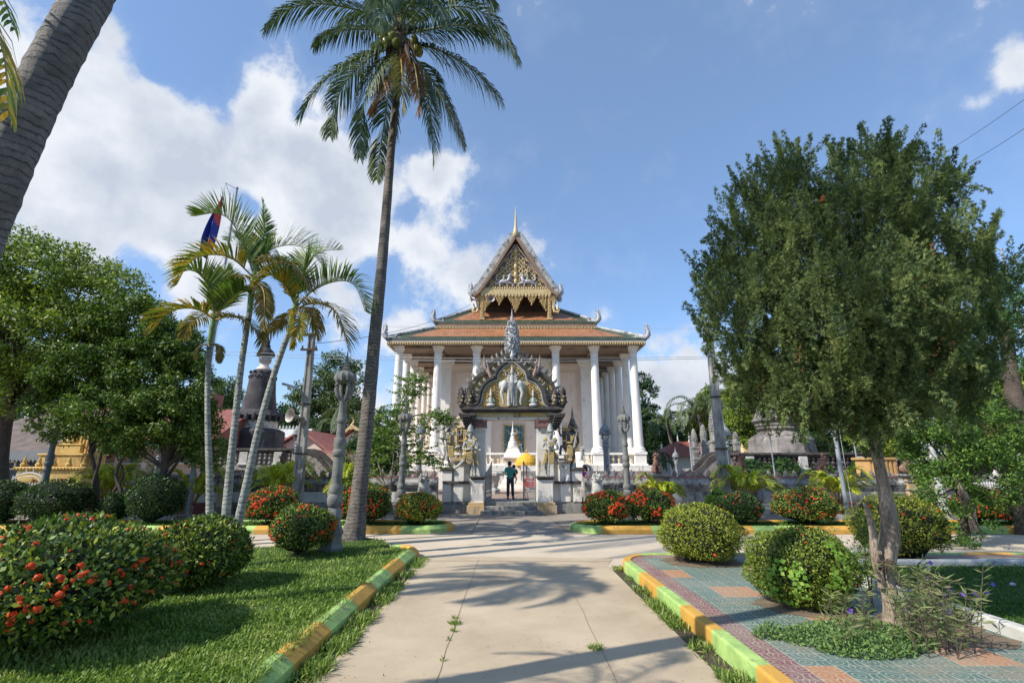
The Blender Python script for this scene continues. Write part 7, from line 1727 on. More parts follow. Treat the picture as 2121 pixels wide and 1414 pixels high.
areca('middle and tallest areca palm of the leaning trio left of coconut palm', 13.0, [(467, 1092), (474, 1000), (484, 900), (497, 780), (508, 700), (517, 645)], [(517, 648), (522, 600), (527, 565), (529, 545)],
   [([(527, 572, 0), (505, 510, -.2), (480, 460, -.4), (448, 442, -.6), (402, 448, -.7)], 'areca', .95, .2, .75),
    ([(526, 575, 0), (480, 535, -.5), (430, 528, -.9), (392, 545, -1.1), (366, 590, -1.2)], 'arecay', .8, .45, .55),
    ([(529, 568, 0), (550, 525, .3), (590, 508, .6), (635, 515, .8), (668, 550, .9)], 'areca', .95, .25, .7),
    ([(529, 572, 0), (560, 548, -.5), (595, 545, -.9), (625, 570, -1.1), (642, 600, -1.2)], 'arecab', .75, .7, .4),
    ([(527, 575, 0), (500, 570, .5), (470, 590, .9), (455, 625, 1.0)], 'arecab', .42, .8, .2),
    ([(529, 570, 0), (545, 500, .4), (548, 455, .5), (542, 412, .5)], 'areca', .45, .1, .3),
    ([(527, 580, 0), (545, 600, -.6), (548, 640, -.9), (545, 680, -.9)], 'arecab', .40, .7, .1),
    ([(527, 578, 0), (540, 590, .5), (555, 630, .8), (560, 660, .9)], 'arecay', .36, .6, .2),
    ([(528, 570, 0), (515, 520, .8), (490, 490, 1.4), (470, 500, 1.8)], 'areca', .8, .4, .6),
    ([(528, 570, 0), (560, 560, .8), (590, 580, 1.3), (605, 620, 1.4)], 'areca', .7, .6, .4)], 15)
areca('right-hand areca palm leaning toward the coconut palm, lowest base of the trio', 12.5, [(486, 1108), (507, 1020), (533, 900), (560, 800), (583, 730), (598, 690)], [(598, 694), (606, 655), (614, 625), (617, 608)],
   [([(614, 636, 0), (650, 600, -.2), (700, 582, -.4), (735, 592, -.6), (756, 645, -.7)], 'areca', .9, .3, .75),
    ([(614, 638, 0), (650, 628, -.6), (690, 640, -1.0), (712, 680, -1.2), (720, 722, -1.2)], 'arecab', .75, .6, .35),
    ([(614, 632, 0), (622, 580, .3), (640, 540, .5), (670, 520, .7), (705, 518, .8)], 'areca', .85, .2, .65),
    ([(612, 634, 0), (590, 590, -.3), (560, 570, -.6), (530, 590, -.8)], 'arecay', .7, .5, .4),
    ([(612, 640, 0), (620, 650, -.7), (616, 690, -1.0), (606, 720, -1.0)], 'arecay', .38, .5, .2),
    ([(613, 632, 0), (600, 580, .6), (585, 545, 1.0), (560, 535, 1.3)], 'areca', .8, .3, .6),
    ([(614, 636, 0), (640, 640, .8), (655, 670, 1.2), (660, 700, 1.3)], 'arecab', .45, .8, .2),
    ([(611, 640, 0), (585, 660, .4), (550, 690, .6), (538, 730, .6)], 'arecab', .42, .8, .1)], 15)
areca('left areca palm of the trio with shortest trunk and browned lower fronds', 13.4, [(439, 1083), (434, 1000), (431, 900), (430, 800), (434, 710)], [(434, 714), (440, 680), (444, 650), (446, 630)],
   [([(444, 655, 0), (435, 600, -.2), (418, 572, -.4), (395, 560, -.6), (372, 565, -.7)], 'areca', .85, .2, .7),
    ([(443, 660, 0), (410, 640, -.5), (370, 640, -.8), (340, 655, -.9), (322, 680, -1.0)], 'arecay', .75, .5, .4),
    ([(446, 655, 0), (455, 600, .3), (468, 570, .5), (482, 560, .6)], 'areca', .8, .2, .65),
    ([(446, 658, 0), (475, 620, -.3), (505, 602, -.6), (530, 620, -.8)], 'areca', .75, .4, .6),
    ([(446, 662, 0), (480, 655, -.5), (515, 668, -.8), (540, 700, -.9)], 'arecab', .65, .6, .3),
    ([(445, 655, 0), (448, 625, .1), (441, 600, .1)], 'arecay', .35, .3, .1),
    ([(434, 712, 0), (412, 718, -.2), (405, 745, -.25)], 'arecay', .12, .5, 0),
    ([(434, 712, 0), (455, 716, -.2), (454, 750, -.25)], 'arecab', .2, .5, 0),
    ([(444, 658, 0), (425, 650, .6), (395, 670, 1.0), (380, 700, 1.1)], 'arecab', .5, .7, .2)], 13)
# dead hanging frond bits below the middle palm
t = [o for o in bpy.data.objects if o.name.startswith('areca_palm')][0]
# ---- areca cluster standing just outside the left edge; its fronds hang in the upper left corner and shade the path
for i, (bx_, by_, hx, hy, hz, lab) in enumerate(((-9.2, 4.7, -9.1, 4.65, 9.0, 'areca palm just outside the left edge of view whose crown shades the path'), (-10.4, 4.1, -10.3, 4.0, 10.1, 'areca palm wholly outside the left edge, taller than its neighbour'))):
 t = thing('areca_palm', lab, 'palm tree', (bx_, by_, .15))
 q = MB(); q.tube([(bx_, by_, .1), ((bx_ + hx) / 2 + .05, by_, hz * .5), (hx, hy, hz - 1.2)], [.12, .09, .08], 12); q.build('trunk', M['areca'], t, smooth=True)
 q = MB(); q.tube([(hx, hy, hz - 1.25), (hx, hy, hz - .6), (hx, hy, hz)], [.08, .11, .05], 12); q.build('crownshaft', M['shaft'], t, smooth=True)
 for k in range(9 - 4 * i):
  a = 2 * math.pi * k / (9 - 4 * i) + i * .7 + .15; L = 1.35 if k % 3 else 1.1; up_ = .7 if k % 2 else .4
  h = Vector((hx, hy, hz)); d = Vector((math.cos(a), math.sin(a), 0))
  frond(t, [h, h + d * L * .35 + Vector((0, 0, up_ * .75)), h + d * L * .75 + Vector((0, 0, up_ * .7)), h + d * L * 1.05 + Vector((0, 0, up_ * .1)), h + d * L * 1.15 + Vector((0, 0, -.4))], .55, 40, .05, .5, 'arecay' if (k + i) % 3 == 0 or (i == 0 and k in (0, 8, 1)) else 'areca', 300 + i * 20 + k, .025, .16, .4, 50)
t = thing('areca_palm', 'near areca palm whose yellow leaflets hang over the leaning trunk in the upper left corner', 'palm tree', (-4.7, 2.0, .15))
q = MB(); q.tube([(-4.7, 2.0, .1), (-4.65, 2.0, 2.4), (-4.6, 2.05, 4.3)], [.08, .06, .055], 12); q.build('trunk', M['areca'], t, smooth=True)
q = MB(); q.tube([(-4.6, 2.05, 4.28), (-4.58, 2.07, 4.7), (-4.55, 2.1, 5.0)], [.055, .07, .03], 12); q.build('crownshaft', M['shaft'], t, smooth=True); h = Vector((-4.55, 2.1, 4.95))
frond(t, [h, P(-150, -90, 2.4), P(-50, 0, 2.4), P(5, 100, 2.4), P(18, 235, 2.4)], .38, 34, .036, .8, 'arecay', 411, .02, .2, -.1, 58, 'rachy')
frond(t, [h, P(-160, -200, 2.7), P(-80, -140, 2.8), P(-10, -40, 2.9), P(30, 60, 2.9)], .34, 30, .030, .8, 'areca', 412, .02, .2, 0, 55)
for k, a in enumerate((1.9, 2.7, 3.4, 4.1, 4.7)):
 d = Vector((math.cos(a), math.sin(a), 0)); frond(t, [h, h + d * .5 + Vector((0, 0, .5)), h + d * 1.0 + Vector((0, 0, .4)), h + d * 1.4 + Vector((0, 0, -.2))], .4, 26, .034, .6, 'areca', 420 + k, .018)
# ---- leaning palm trunk crossing the upper left corner
Dl = 3.35
t = thing('coconut_palm', 'leaning grey ringed palm trunk crossing the upper left corner', 'palm tree', (-5.0, 3.3, .15))
pts = [Vector((-4.75, 3.4, .1)), Vector((-4.35, 3.37, 1.8)), P(-62, 510, Dl), P(28, 300, Dl), P(100, 150, Dl), P(182, 0, Dl), P(265, -140, Dl)]
lastd = (pts[-1] - pts[-2]); pts += [pts[-1] + lastd * 3.2 + Vector((0, .2, .2)), pts[-1] + lastd * 6.5 + Vector((0, .5, .8))]
c = curve(pts, 90); q = MB(); q.tube(c, [r_ * (1 + .03 * (i % 2) + .02 * math.sin(i * 1.7)) for i, r_ in enumerate(lerps([.22, .175, .165, .16, .156, .153, .14, .13, .12], 90))], 22); q.build('trunk', M['cocodk'], t, smooth=True)
h = c[-1]; print('LEANCROWN', h)
for k in range(15):
 a = 2 * math.pi * k / 15; d = Vector((math.cos(a), math.sin(a), 0)); L = 3.2; up_ = (1.5, .6, -.2)[k % 3]
 frond(t, [h, h + d * L * .35 + Vector((0, 0, up_ * .8)), h + d * L * .75 + Vector((0, 0, up_ * .7 - .2)), h + d * L + Vector((0, 0, up_ * .1 - 1.0)), h + d * L * 1.1 + Vector((0, 0, -2.0))], .8, 40, .05, 1.0, 'coco', 500 + k, .04, .16, .2)
# tall palm outside the left edge whose trunk shades the cross road
t = thing('coconut_palm', 'very tall coconut palm outside the left edge that shades the road', 'palm tree', (-12.2, 6.0, .1))
c = curve([(-12.2, 6.0, 0), (-12.4, 6.0, 6), (-12.6, 6.1, 12), (-12.6, 6.2, 17.5)], 30); q = MB(); q.tube(c, lerps([.22, .16, .14, .12], 30), 12); q.build('trunk', M['coco'], t, smooth=True); h = c[-1]
for k in range(13):
 a = 2 * math.pi * k / 13; d = Vector((math.cos(a), math.sin(a), 0)); L = 2.8; up_ = (1.3, .5, -.2)[k % 3]
 frond(t, [h, h + d * L * .35 + Vector((0, 0, up_ * .8)), h + d * L * .75 + Vector((0, 0, up_ * .7 - .2)), h + d * L + Vector((0, 0, up_ * .1 - 1.0)), h + d * L * 1.1 + Vector((0, 0, -2.0))], .75, 30, .05, 1.0, 'coco', 600 + k, .04, .16, .2)
# ------------------------------------------------------------------ bushes
M['ixora'] = leafmat('ixora_leaf', [(.012, .03, .008), (.028, .06, .012), (.055, .10, .016), (.11, .165, .025), (.27, .30, .04)], .22, .28, .55)
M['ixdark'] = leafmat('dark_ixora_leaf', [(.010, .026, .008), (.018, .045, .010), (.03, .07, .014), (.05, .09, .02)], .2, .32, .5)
M['ygreen'] = leafmat('yellow_green_leaf', [(.05, .08, .012), (.12, .16, .018), (.20, .23, .03), (.31, .32, .05)], .25, .35, .45)
M['core'] = pmat('bush_core_shade', (.022, .028, .012), (.012, .015, .008), 9, .95, .9)  # near-black for the solid bush cores: inner shade put into the colour
M['redfl'] = leafmat('red_flower', [(.36, .02, .010), (.46, .035, .012), (.52, .06, .018), (.58, .12, .03)], .2, .5, .3)
def blobR(u, rs, amp=.05, f=3.0):
 """radius factor for direction array u"""
 a = rs.uniform(0, 6.28, 9)
 return 1 + amp * (np.sin(f * u[:, 0] + a[0]) * np.sin(f * 1.3 * u[:, 1] + a[1]) + .6 * np.sin(f * 2.3 * u[:, 2] + a[2] + u[:, 0] * 3) + .5 * np.sin(f * 3.7 * u[:, 0] + a[3]) * np.sin(f * 3.1 * u[:, 2] + a[4]))
def bush(name, label, cat, c, rx, ry, rz, n, leaf, lm, nfl=0, seed=1, grp=None, zb=.14, stems=True, flcol='redfl', flr=.05, amp=.085, cut=-.75, thick=.15, wl=.45, fltop=.0, core=.86):
 rs = np.random.default_rng(seed); x, y, z = c
 t = thing(name, label, cat, (x, y, zb), 0, grp)
 u = rdirs(rs, n * 2); u = u[u[:, 2] > cut][:n]; n = len(u); R_ = np.array([rx, ry, rz])
 st = rs.uniform(0, 1e6); seedr = np.random.default_rng(seed + 1)
 k = blobR(u, seedr, amp); dep = 1 - thick * rs.random(n) ** 1.6 + .09 * (rs.random(n) < .10) * rs.random(n)
 Pc = u * R_ * (k * dep)[:, None] + np.array([x, y, z])
 nrm = unit(u / R_)
 A = unit(nrm * rs.uniform(.1, 1.0, n)[:, None] + rdirs(rs, n) * .8 + np.array([0, 0, .35])); B = side(rs, A, unit(nrm + rdirs(rs, n) * .6))
 L = leaf * rs.uniform(.65, 1.25, n)
 V = diamonds(Pc, A, B, L, L * wl, nrm, .12)
 mesh = qmesh('foliage', V, lm, t)
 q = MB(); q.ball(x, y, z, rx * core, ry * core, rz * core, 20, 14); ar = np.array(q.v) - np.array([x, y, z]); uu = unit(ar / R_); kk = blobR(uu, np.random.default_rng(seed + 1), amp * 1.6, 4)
 q.v = [tuple(a * b_ + np.array([x, y, z])) for a, b_ in zip(ar, kk)]; q.build('shade_core', M['core'], t, smooth=True)  # solid dark ball added inside the leaves so that no light passes through
 if stems:
  q = MB(); rr = random.Random(seed)
  for i in range(9):
   a = rr.uniform(0, 6.28); r0 = rr.uniform(.02, .12) * rx; r1 = rr.uniform(.2, .6) * rx
   q.tube([(x + r0 * math.cos(a), y + r0 * math.sin(a), zb - .03), (x + r1 * .5 * math.cos(a), y + r1 * .5 * math.sin(a), zb + (z - zb) * .3), (x + r1 * math.cos(a), y + r1 * math.sin(a), z - rz * .3)], [.022, .018, .01], 5)
  q.build('stems', M['twig'], t)
 if nfl:
  fu = rdirs(rs, nfl * 4); fu = fu[(fu[:, 2] > -.55)]
  w_ = np.sin(fu[:, 0] * 4 + seed) * np.sin(fu[:, 2] * 3 + seed * 2) + .4 * fu[:, 2] * fltop; fu = fu[np.argsort(-(w_ + rs.normal(0, .45, len(fu))))][:nfl]
  m_ = 16; kf = blobR(fu, np.random.default_rng(seed + 1), amp)
  cc = fu * R_ * (kf * 1.015)[:, None] + np.array([x, y, z]); nn = unit(fu / R_)
  cc = np.repeat(cc, m_, 0); nn = np.repeat(nn, m_, 0); sz = np.repeat(flr * rs.uniform(.5, 1.25, len(fu)), m_)
  d = unit(nn * .8 + rdirs(rs, len(nn)) * .9); pc = cc + d * (sz * .6)[:, None]
  A = side(rs, d); B = unit(np.cross(d, A));
  V = diamonds(pc - A * (sz * .35)[:, None], A, B, sz * .7, sz * .5)
  o = qmesh('flower_clusters', V, M[flcol], t); o['kind'] = 'stuff'
 return t
def bushpx(name, label, cat, cx, top, bot, hw, D, n, leaf, lm, nfl, seed, zb=.13, **kw):
 rx = S(hw, D, 1000); x = P(cx, (top + bot) / 2, D).x; zt = P(cx, top, D - rx * .3).z; zl = zb + kw.pop('lift', .08)
 z = (zt + zl) / 2; rz = (zt - zl) / 2
 return bush(name, label, cat, (x, D, z), rx, rx, rz * 1.02, n, leaf, lm, nfl, seed, None, zb, **kw)
B_ = bushpx
# foreground left
bush('ixora_bush', 'big leafy bush dotted with red flowers filling the lower left foreground', 'bush', (-4.98, 5.75, .76), 1.06, 1.1, .58, 13000, .078, M['ixora'], 230, 21, None, .14, flr=.048, amp=.10, thick=.2, core=.80)
t1 = [o for o in bpy.data.objects if o.name == 'ixora_bush'][0]; r1 = np.random.default_rng(88); u = rdirs(r1, 900); u = u[(u[:, 2] > .1) & (u[:, 0] > -.6)][:170]
bush('ixora_bush', 'leafy bush with few red flowers just behind the lower left foreground bush', 'bush', (-4.92, 8.15, .64), .74, .74, .50, 11000, .068, M['ixora'], 70, 22, None, .14, flr=.04, amp=.06, thick=.16)
bush('ixora_bush', 'round bush with scattered red flowers beside the tall lamp column on the lawn', 'bush', (-4.42, 10.85, .68), .62, .60, .47, 6500, .058, M['ixora'], 90, 23, None, .14, flr=.05, amp=.06, thick=.15)
# bed on the left
B_('ixora_bush', 'round red-flowered bush in the bed in front of left power pole', 'bush', 563, 1012, 1090, 50, 16.2, 5200, .075, M['ixora'], 200, 24, flr=.065, fltop=1)
B_('ixora_bush', 'red-flowered bush behind the coconut trunk, its left neighbour hidden', 'bush', 725, 1003, 1080, 32, 16.6, 3500, .075, M['ixora'], 120, 25, flr=.065)
B_('ixora_bush', 'red-flowered bush showing right of the coconut palm trunk', 'bush', 766, 1006, 1090, 41, 16.1, 4200, .075, M['ixora'], 140, 26, flr=.065)
B_('ixora_bush', 'yellowish bush with orange-red flowers at end of bed left of gateway', 'bush', 867, 1022, 1096, 45, 15.95, 5000, .07, M['ygreen'], 80, 27, flr=.06, fltop=1)
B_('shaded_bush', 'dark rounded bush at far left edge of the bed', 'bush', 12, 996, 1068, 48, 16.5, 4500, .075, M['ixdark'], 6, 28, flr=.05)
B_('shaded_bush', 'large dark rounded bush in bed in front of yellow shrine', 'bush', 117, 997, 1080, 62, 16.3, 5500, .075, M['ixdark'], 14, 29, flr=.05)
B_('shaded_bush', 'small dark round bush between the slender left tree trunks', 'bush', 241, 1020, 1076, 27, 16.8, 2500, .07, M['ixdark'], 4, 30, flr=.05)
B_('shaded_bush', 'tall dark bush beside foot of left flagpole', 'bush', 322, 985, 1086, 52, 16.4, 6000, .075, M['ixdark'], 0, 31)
# bed on the right
B_('ixora_bush', 'bright red-flowered round bush nearest the gateway on the right', 'bush', 1257, 1018, 1098, 47, 16.0, 5200, .07, M['ixora'], 210, 32, flr=.07, fltop=1)
B_('ixora_bush', 'crimson-flowered round bush, second from the gateway in right bed', 'bush', 1350, 1015, 1092, 47, 16.3, 5200, .07, M['ixora'], 170, 33, flr=.075, fltop=1)
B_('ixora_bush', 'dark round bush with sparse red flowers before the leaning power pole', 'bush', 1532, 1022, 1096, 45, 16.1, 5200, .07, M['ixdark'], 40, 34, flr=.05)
B_('ixora_bush', 'wide round bush with small red flowers in front of wall near right flagpole', 'bush', 1670, 1012, 1102, 58, 16.0, 7000, .07, M['ixora'], 140, 35, flr=.05)
B_('ixora_bush', 'round red-flowered bush at right edge near the red bench', 'bush', 2103, 1035, 1102, 42, 16.0, 4500, .07, M['ixora'], 170, 36, flr=.07)
B_('ixora_bush', 'red-flowered bush behind the leafy shrub, left of the red bench', 'bush', 2015, 1022, 1092, 36, 16.4, 4000, .07, M['ixora'], 60, 37, flr=.06)
B_('low_shrub', 'small bright green shrub at foot of the leaning power pole', 'shrub', 1487, 1018, 1060, 24, 17.6, 1800, .09, leafmat('bright_shrub', [(.08, .16, .02), (.14, .24, .03), (.20, .30, .05)], .3), 0, 38, amp=.15, zb=0)
# tiled pavement bushes
bush('clipped_bush', 'clipped yellow-green dome bush at far corner of the tiled pavement', 'bush', (3.68, 10.15, .68), .77, .76, .55, 13000, .045, M['ygreen'], 3, 41, None, .18, flr=.04, amp=.085, thick=.16, cut=-.8)
bush('clipped_bush', 'clipped green dome bush with creeper and few red flowers beside juniper trunk', 'bush', (3.93, 7.15, .64), .655, .65, .50, 17000, .038, leafmat('midgreen_leaf', [(.04, .07, .01), (.08, .13, .015), (.14, .19, .022), (.23, .27, .04)], .24, .3, .5), 14, 42, None, .18, flr=.032, amp=.075, thick=.16, cut=-.85)
bush('clipped_bush', 'loose yellow-green bush with red flowers on top behind the juniper trunk', 'bush', (7.75, 10.3, .78), .82, .78, .60, 11000, .05, M['ygreen'], 24, 43, None, .18, flr=.045, amp=.09, thick=.2, fltop=1.5, cut=-.7)
# creeper leaves over the second dome
def scatter_leaves(name, t, Pc, nrm, size, m_, rs, wl=.8, flat=.5, hang=0):
 n = len(Pc); A = unit(rdirs(rs, n) * (1 - flat) + unit(np.cross(nrm, rdirs(rs, n))) * flat + np.array([0, 0, -hang])); B = side(rs, A, unit(nrm + rdirs(rs, n) * .3)); L = size * rs.uniform(.6, 1.3, n)
 return qmesh(name, diamonds(Pc, A, B, L, L * wl, nrm, .1), m_, t)
dome = [o for o in bpy.data.objects if o.get('label', '').startswith('clipped green dome')][0]
rs = np.random.default_rng(77); cen = np.array([3.93, 7.15, .64]); Vp = [];
for k in range(7):
 a = rs.uniform(-2.6, -.4); e0 = rs.uniform(.3, 1.3)
 for j in range(55):
  a += rs.normal(0, .05); e0 -= .022; d = np.array([math.cos(a) * math.cos(e0), math.sin(a) * math.cos(e0), math.sin(e0)]); Vp.append(d)
Vp = unit(np.array(Vp) + rs.normal(0, .05, (len(Vp), 3))); nrmv = Vp.copy()
scatter_leaves('creeper', dome, cen + Vp * np.array([.68, .68, .53]), nrmv, .062, leafmat('creeper_leaf', [(.10, .20, .03), (.16, .28, .04), (.22, .33, .07)], .3), rs, .85, .7, .2)
scatter_leaves('creeper', t1, np.array([-4.98, 5.75, .76]) + u * np.array([1.07, 1.12, .60]), u, .055, leafmat('pale_creeper_leaf', [(.12, .20, .05), (.20, .28, .09)], .3), r1, .85, .7, .1)
# ------------------------------------------------------------------ broadleaf trees
def crown(t, name, lobes, n, leaf, lm, seed, clumps=30, cr=.28, wl=.45, droop=.1, inner=.75, layer=.0, up=.3):
 """lobes (x,y,z,rx,ry,rz); leaves gather in clumps near the lobe surfaces, leaving gaps"""
 rs = np.random.default_rng(seed); P_ = []; N_ = []
 vol = np.array([l[3] * l[4] * l[5] for l in lobes]) ** .67; vol /= vol.sum(); Cs = []
 for l, v in zip(lobes, vol):
  m_ = max(4, int(clumps * len(lobes) * v)); u = rdirs(rs, m_); c0 = np.array(l[:3]); R_ = np.array(l[3:])
  k = inner + (1.04 - inner) * rs.random(m_) ** .6
  Cs.append((c0 + u * R_ * k[:, None], u, np.full(m_, min(l[3:]) * cr)))
 C_ = np.concatenate([c[0] for c in Cs]); U_ = np.concatenate([c[1] for c in Cs]); Rr = np.concatenate([c[2] for c in Cs]) * rs.uniform(.6, 1.35, len(C_))
 w_ = Rr ** 2; w_ /= w_.sum(); idx = rs.choice(len(C_), n, p=w_)
 d = rdirs(rs, n); rad = rs.random(n) ** .45
 Pc = C_[idx] + d * (Rr[idx] * rad)[:, None] * np.array([1, 1, .75]); nrm = unit(U_[idx] * .4 + d + np.array([0, 0, up]))
 A = unit(nrm * .5 + rdirs(rs, n) * .8 + np.array([0, 0, -droop])); B = side(rs, A, unit(nrm + rdirs(rs, n) * .5)); L = leaf * rs.uniform(.6, 1.3, n)
 return qmesh(name, diamonds(Pc, A, B, L, L * wl, nrm, .12), lm, t)
def limbs(t, base, lobes, r0, mat_, seed, forks=None, trunk_top=None, n=14):
 rr = random.Random(seed); q = MB(); b0 = Vector(base); tt = Vector(trunk_top) if trunk_top else b0.lerp(Vector(lobes[0][:3]), .5)
 mid = b0.lerp(tt, .5) + Vector((rr.uniform(-.08, .08), 0, 0)) * (tt - b0).length
 q.tube(curve([b0, mid, tt], 12), lerps([r0 * 1.35, r0, r0 * .9, r0 * .8], 12), 12)
 for i in range(n):
  l = lobes[i % len(lobes)]; e = Vector(l[:3]) + Vector((rr.uniform(-.7, .7) * l[3], rr.uniform(-.7, .7) * l[4], rr.uniform(-.5, .8) * l[5]))
  s_ = tt.lerp(b0, rr.uniform(0, .12)); m1 = s_.lerp(e, .4) + Vector((rr.uniform(-.1, .1), rr.uniform(-.1, .1), .08)) * (e - s_).length
  q.tube(curve([s_, m1, e], 8), lerps([r0 * .5, r0 * .28, r0 * .05], 8), 6)
 return q.build('trunk', mat_, t, smooth=True)
def L_(cx, cy, hw, hh, D, dd=None):
 v = P(cx, cy, D); rx = S(hw, D); return (v.x, v.y, v.z, rx, dd or rx * .9, rx * hh / hw)
M['bigleaf'] = leafmat('bright_broad_leaf', [(.025, .05, .008), (.06, .10, .012), (.11, .165, .018), (.17, .22, .028), (.25, .29, .05)], .28, .3, .5)
M['midleaf'] = leafmat('dense_green_leaf', [(.012, .035, .010), (.022, .06, .014), (.035, .085, .018), (.06, .12, .022)], .25, .32, .5)
M['treeleaf'] = leafmat('green_tree_leaf', [(.018, .042, .008), (.035, .075, .012), (.06, .11, .016), (.10, .15, .022), (.14, .19, .03)], .28, .35, .5)
def tree(name, label, D, base_px, lobes, n, leaf, lm, r0, tt, seed, z0=.13, bark=None, cat='tree', clumps=30, **kw):
 b0 = P(*base_px, D); b0.z = z0
 t = thing(name, label, cat, tuple(b0)); lb = [L_(*l) if len(l) < 7 else l for l in lobes]
 lm_n = kw.pop('nl', 14)
 limbs(t, tuple(b0), lb, r0, bark or M['bark'], seed, trunk_top=tuple(P(*tt, D)), n=lm_n)
 crown(t, 'crown', lb, n, leaf, lm, seed, clumps, **kw); return t
tree('broadleaf_tree', 'large bright green tree filling the left edge with dark thick trunk', 17.5, (6, 1060), [(30, 560, 110, 90, 17.5), (130, 590, 125, 90, 18), (215, 620, 90, 80, 18), (40, 690, 120, 100, 17), (150, 720, 120, 90, 17.5), (-120, 640, 150, 130, 17.5), (60, 800, 90, 60, 17), (-80, 800, 100, 60, 17)], 85000, .15, M['bigleaf'], .26, (14, 850), 51, clumps=90, droop=.35, wl=.42, inner=.6)
tree('broadleaf_tree', 'dense dark green tree with twin slender crooked trunks left of areca palms', 17.0, (195, 1075), [(270, 670, 90, 70, 17.5), (180, 760, 90, 80, 17), (300, 760, 90, 75, 17.3), (235, 850, 110, 60, 16.8), (140, 850, 70, 60, 17)], 60000, .12, M['treeleaf'], .075, (186, 930), 52, clumps=90, droop=.2, inner=.55)
tree('broadleaf_tree', 'low spreading dark tree with branching trunk beside left flagpole foot', 16.8, (300, 1085), [(350, 720, 70, 60, 17.2), (390, 800, 55, 65, 17), (340, 860, 80, 60, 16.8), (400, 880, 50, 60, 17), (270, 900, 60, 40, 16.6), (430, 930, 45, 40, 17.4)], 50000, .12, M['treeleaf'], .10, (345, 965), 53, clumps=90, droop=.2, inner=.55)
# extra crooked stems
for pp, r, wh in (([(212, 1078), (205, 1040), (192, 1010), (205, 960), (218, 910)], .055, 1), ([(250, 1078), (252, 1020), (240, 980), (262, 930), (272, 890)], .055, 1), ([(212, 1074), (235, 1020), (255, 980), (240, 940)], .045, 1), ([(305, 1085), (320, 1030), (345, 990), (372, 950), (395, 930)], .06, 2), ([(300, 1082), (312, 1040), (318, 1000), (335, 975), (336, 930)], .05, 2)):
 q = MB(); q.tube(curve([P(a, b_, 16.9) for a, b_ in pp], 14), lerps([r * 1.2, r, r * .6], 14), 9); t = [o for o in bpy.data.objects if o.name.startswith('broadleaf_tree') and o.parent is None]
 q.build('trunk', M['bark'], sorted(t, key=lambda o: o.name)[wh], smooth=True)
# shrub at right with bare stems and bright lower leaves
tree('leafy_shrub', 'leafy small tree right of the juniper with bright leaves round its foot', 13.2, (2003, 1140), [(1960, 930, 75, 60, 13.6), (2040, 900, 70, 60, 13.8), (2050, 980, 60, 60, 13.2), (1960, 1010, 50, 50, 13.0), (1990, 1090, 55, 38, 12.8), (1900, 880, 50, 40, 13.8)], 30000, .085, leafmat('shrub_mixed_leaf', [(.015, .04, .01), (.03, .075, .012), (.06, .12, .02), (.14, .22, .03)], .3, .3, .5), .10, (1985, 1010), 54, z0=.14, clumps=50, droop=.1)
q = MB(); t = [o for o in bpy.data.objects if o.name == 'leafy_shrub'][0]
q.tube(curve([P(2018, 1100, 13), P(2010, 1050, 12.9), P(1990, 1010, 12.8), P(1980, 985, 12.8)], 10), lerps([.09, .075, .06], 10), 10); q.build('trunk', M['barkgrey'], t, smooth=True)
# vine covered trunk at the right edge
t = thing('old_tree', 'thick vine-draped tree trunk rising at the right edge of view', 'tree', tuple(P(2118, 1100, 15)))
q = MB(); q.tube(curve([P(2135, 1120, 15), P(2122, 1000, 15), P(2110, 880, 15), P(2092, 760, 15.4), P(2080, 640, 15.6)], 20), lerps([.34, .27, .22, .14], 20), 12); q.tube(curve([P(2112, 900, 15), P(2150, 800, 15), P(2200, 700, 15.2)], 10), lerps([.18, .12], 10), 10); q.build('trunk', M['bark'], t, smooth=True)
rs = np.random.default_rng(12); c = curve([P(2130, 1080, 14.75), P(2118, 980, 14.75), P(2105, 880, 14.75)], 40); pc = np.array([tuple(c[i]) for i in rs.integers(0, 40, 2600)]) + rs.normal(0, 1, (2600, 3)) * np.array([.30, .12, .1])
scatter_leaves('hanging_vine', t, pc, np.tile([0, -1.0, 0], (2600, 1)), .09, leafmat('dry_vine', [(.10, .075, .045), (.07, .075, .03), (.16, .12, .07)], .2), rs, .3, .5, .9)
crown(t, 'crown', [L_(2060, 700, 80, 70, 15.5), L_(2150, 640, 100, 90, 15.5), L_(2100, 800, 80, 50, 15.5)], 22000, .09, M['midleaf'], 71, 50)
# sapling with compound leaves by the temple
def sapling(label, D, stems_, clumps_, seed):
 rs = np.random.default_rng(seed); b0 = P(*stems_[0][0], D); b0.z = 0; t = thing('sapling', label, 'tree', tuple(b0)); q = MB()
 for pp in stems_:
  pts = [P(a, b_, D) for a, b_ in pp]; q.tube(curve(pts, 12), lerps([.045, .03, .012], 12), 7)
 q.build('trunk', M['barkgrey'], t, smooth=True); P_ = []; A_ = []
 for (cx, cy, r, m_, br) in clumps_:
  c0 = P(cx, cy, D);
  for i in range(m_):
   a = rs.uniform(0, 6.28); d = np.array([math.cos(a), math.sin(a) * .7, rs.uniform(-.2, .6)]); d /= np.linalg.norm(d); st = np.array(tuple(c0)) + rs.normal(0, 1, 3) * S(r, D) * .5
   for j in range(7):
    pj = st + d * .07 * j
    for s2 in (-1, 1): P_.append(pj); A_.append(unit(np.cross(d, [0, 0, 1.]) * s2 + d * .4 + np.array([0, 0, -.75])))
 P_ = np.array(P_); A_ = np.array(A_) + rs.normal(0, .12, (len(P_), 3)); A_ = unit(A_); L = .17 * rs.uniform(.7, 1.2, len(P_))
 qmesh('foliage', diamonds(P_, A_, side(rs, A_), L, L * .3), leafmat('sapling_leaf', [(.03, .065, .012), (.055, .10, .02), (.09, .15, .03), (.18, .25, .05)], .35, .4, .45), t); return t
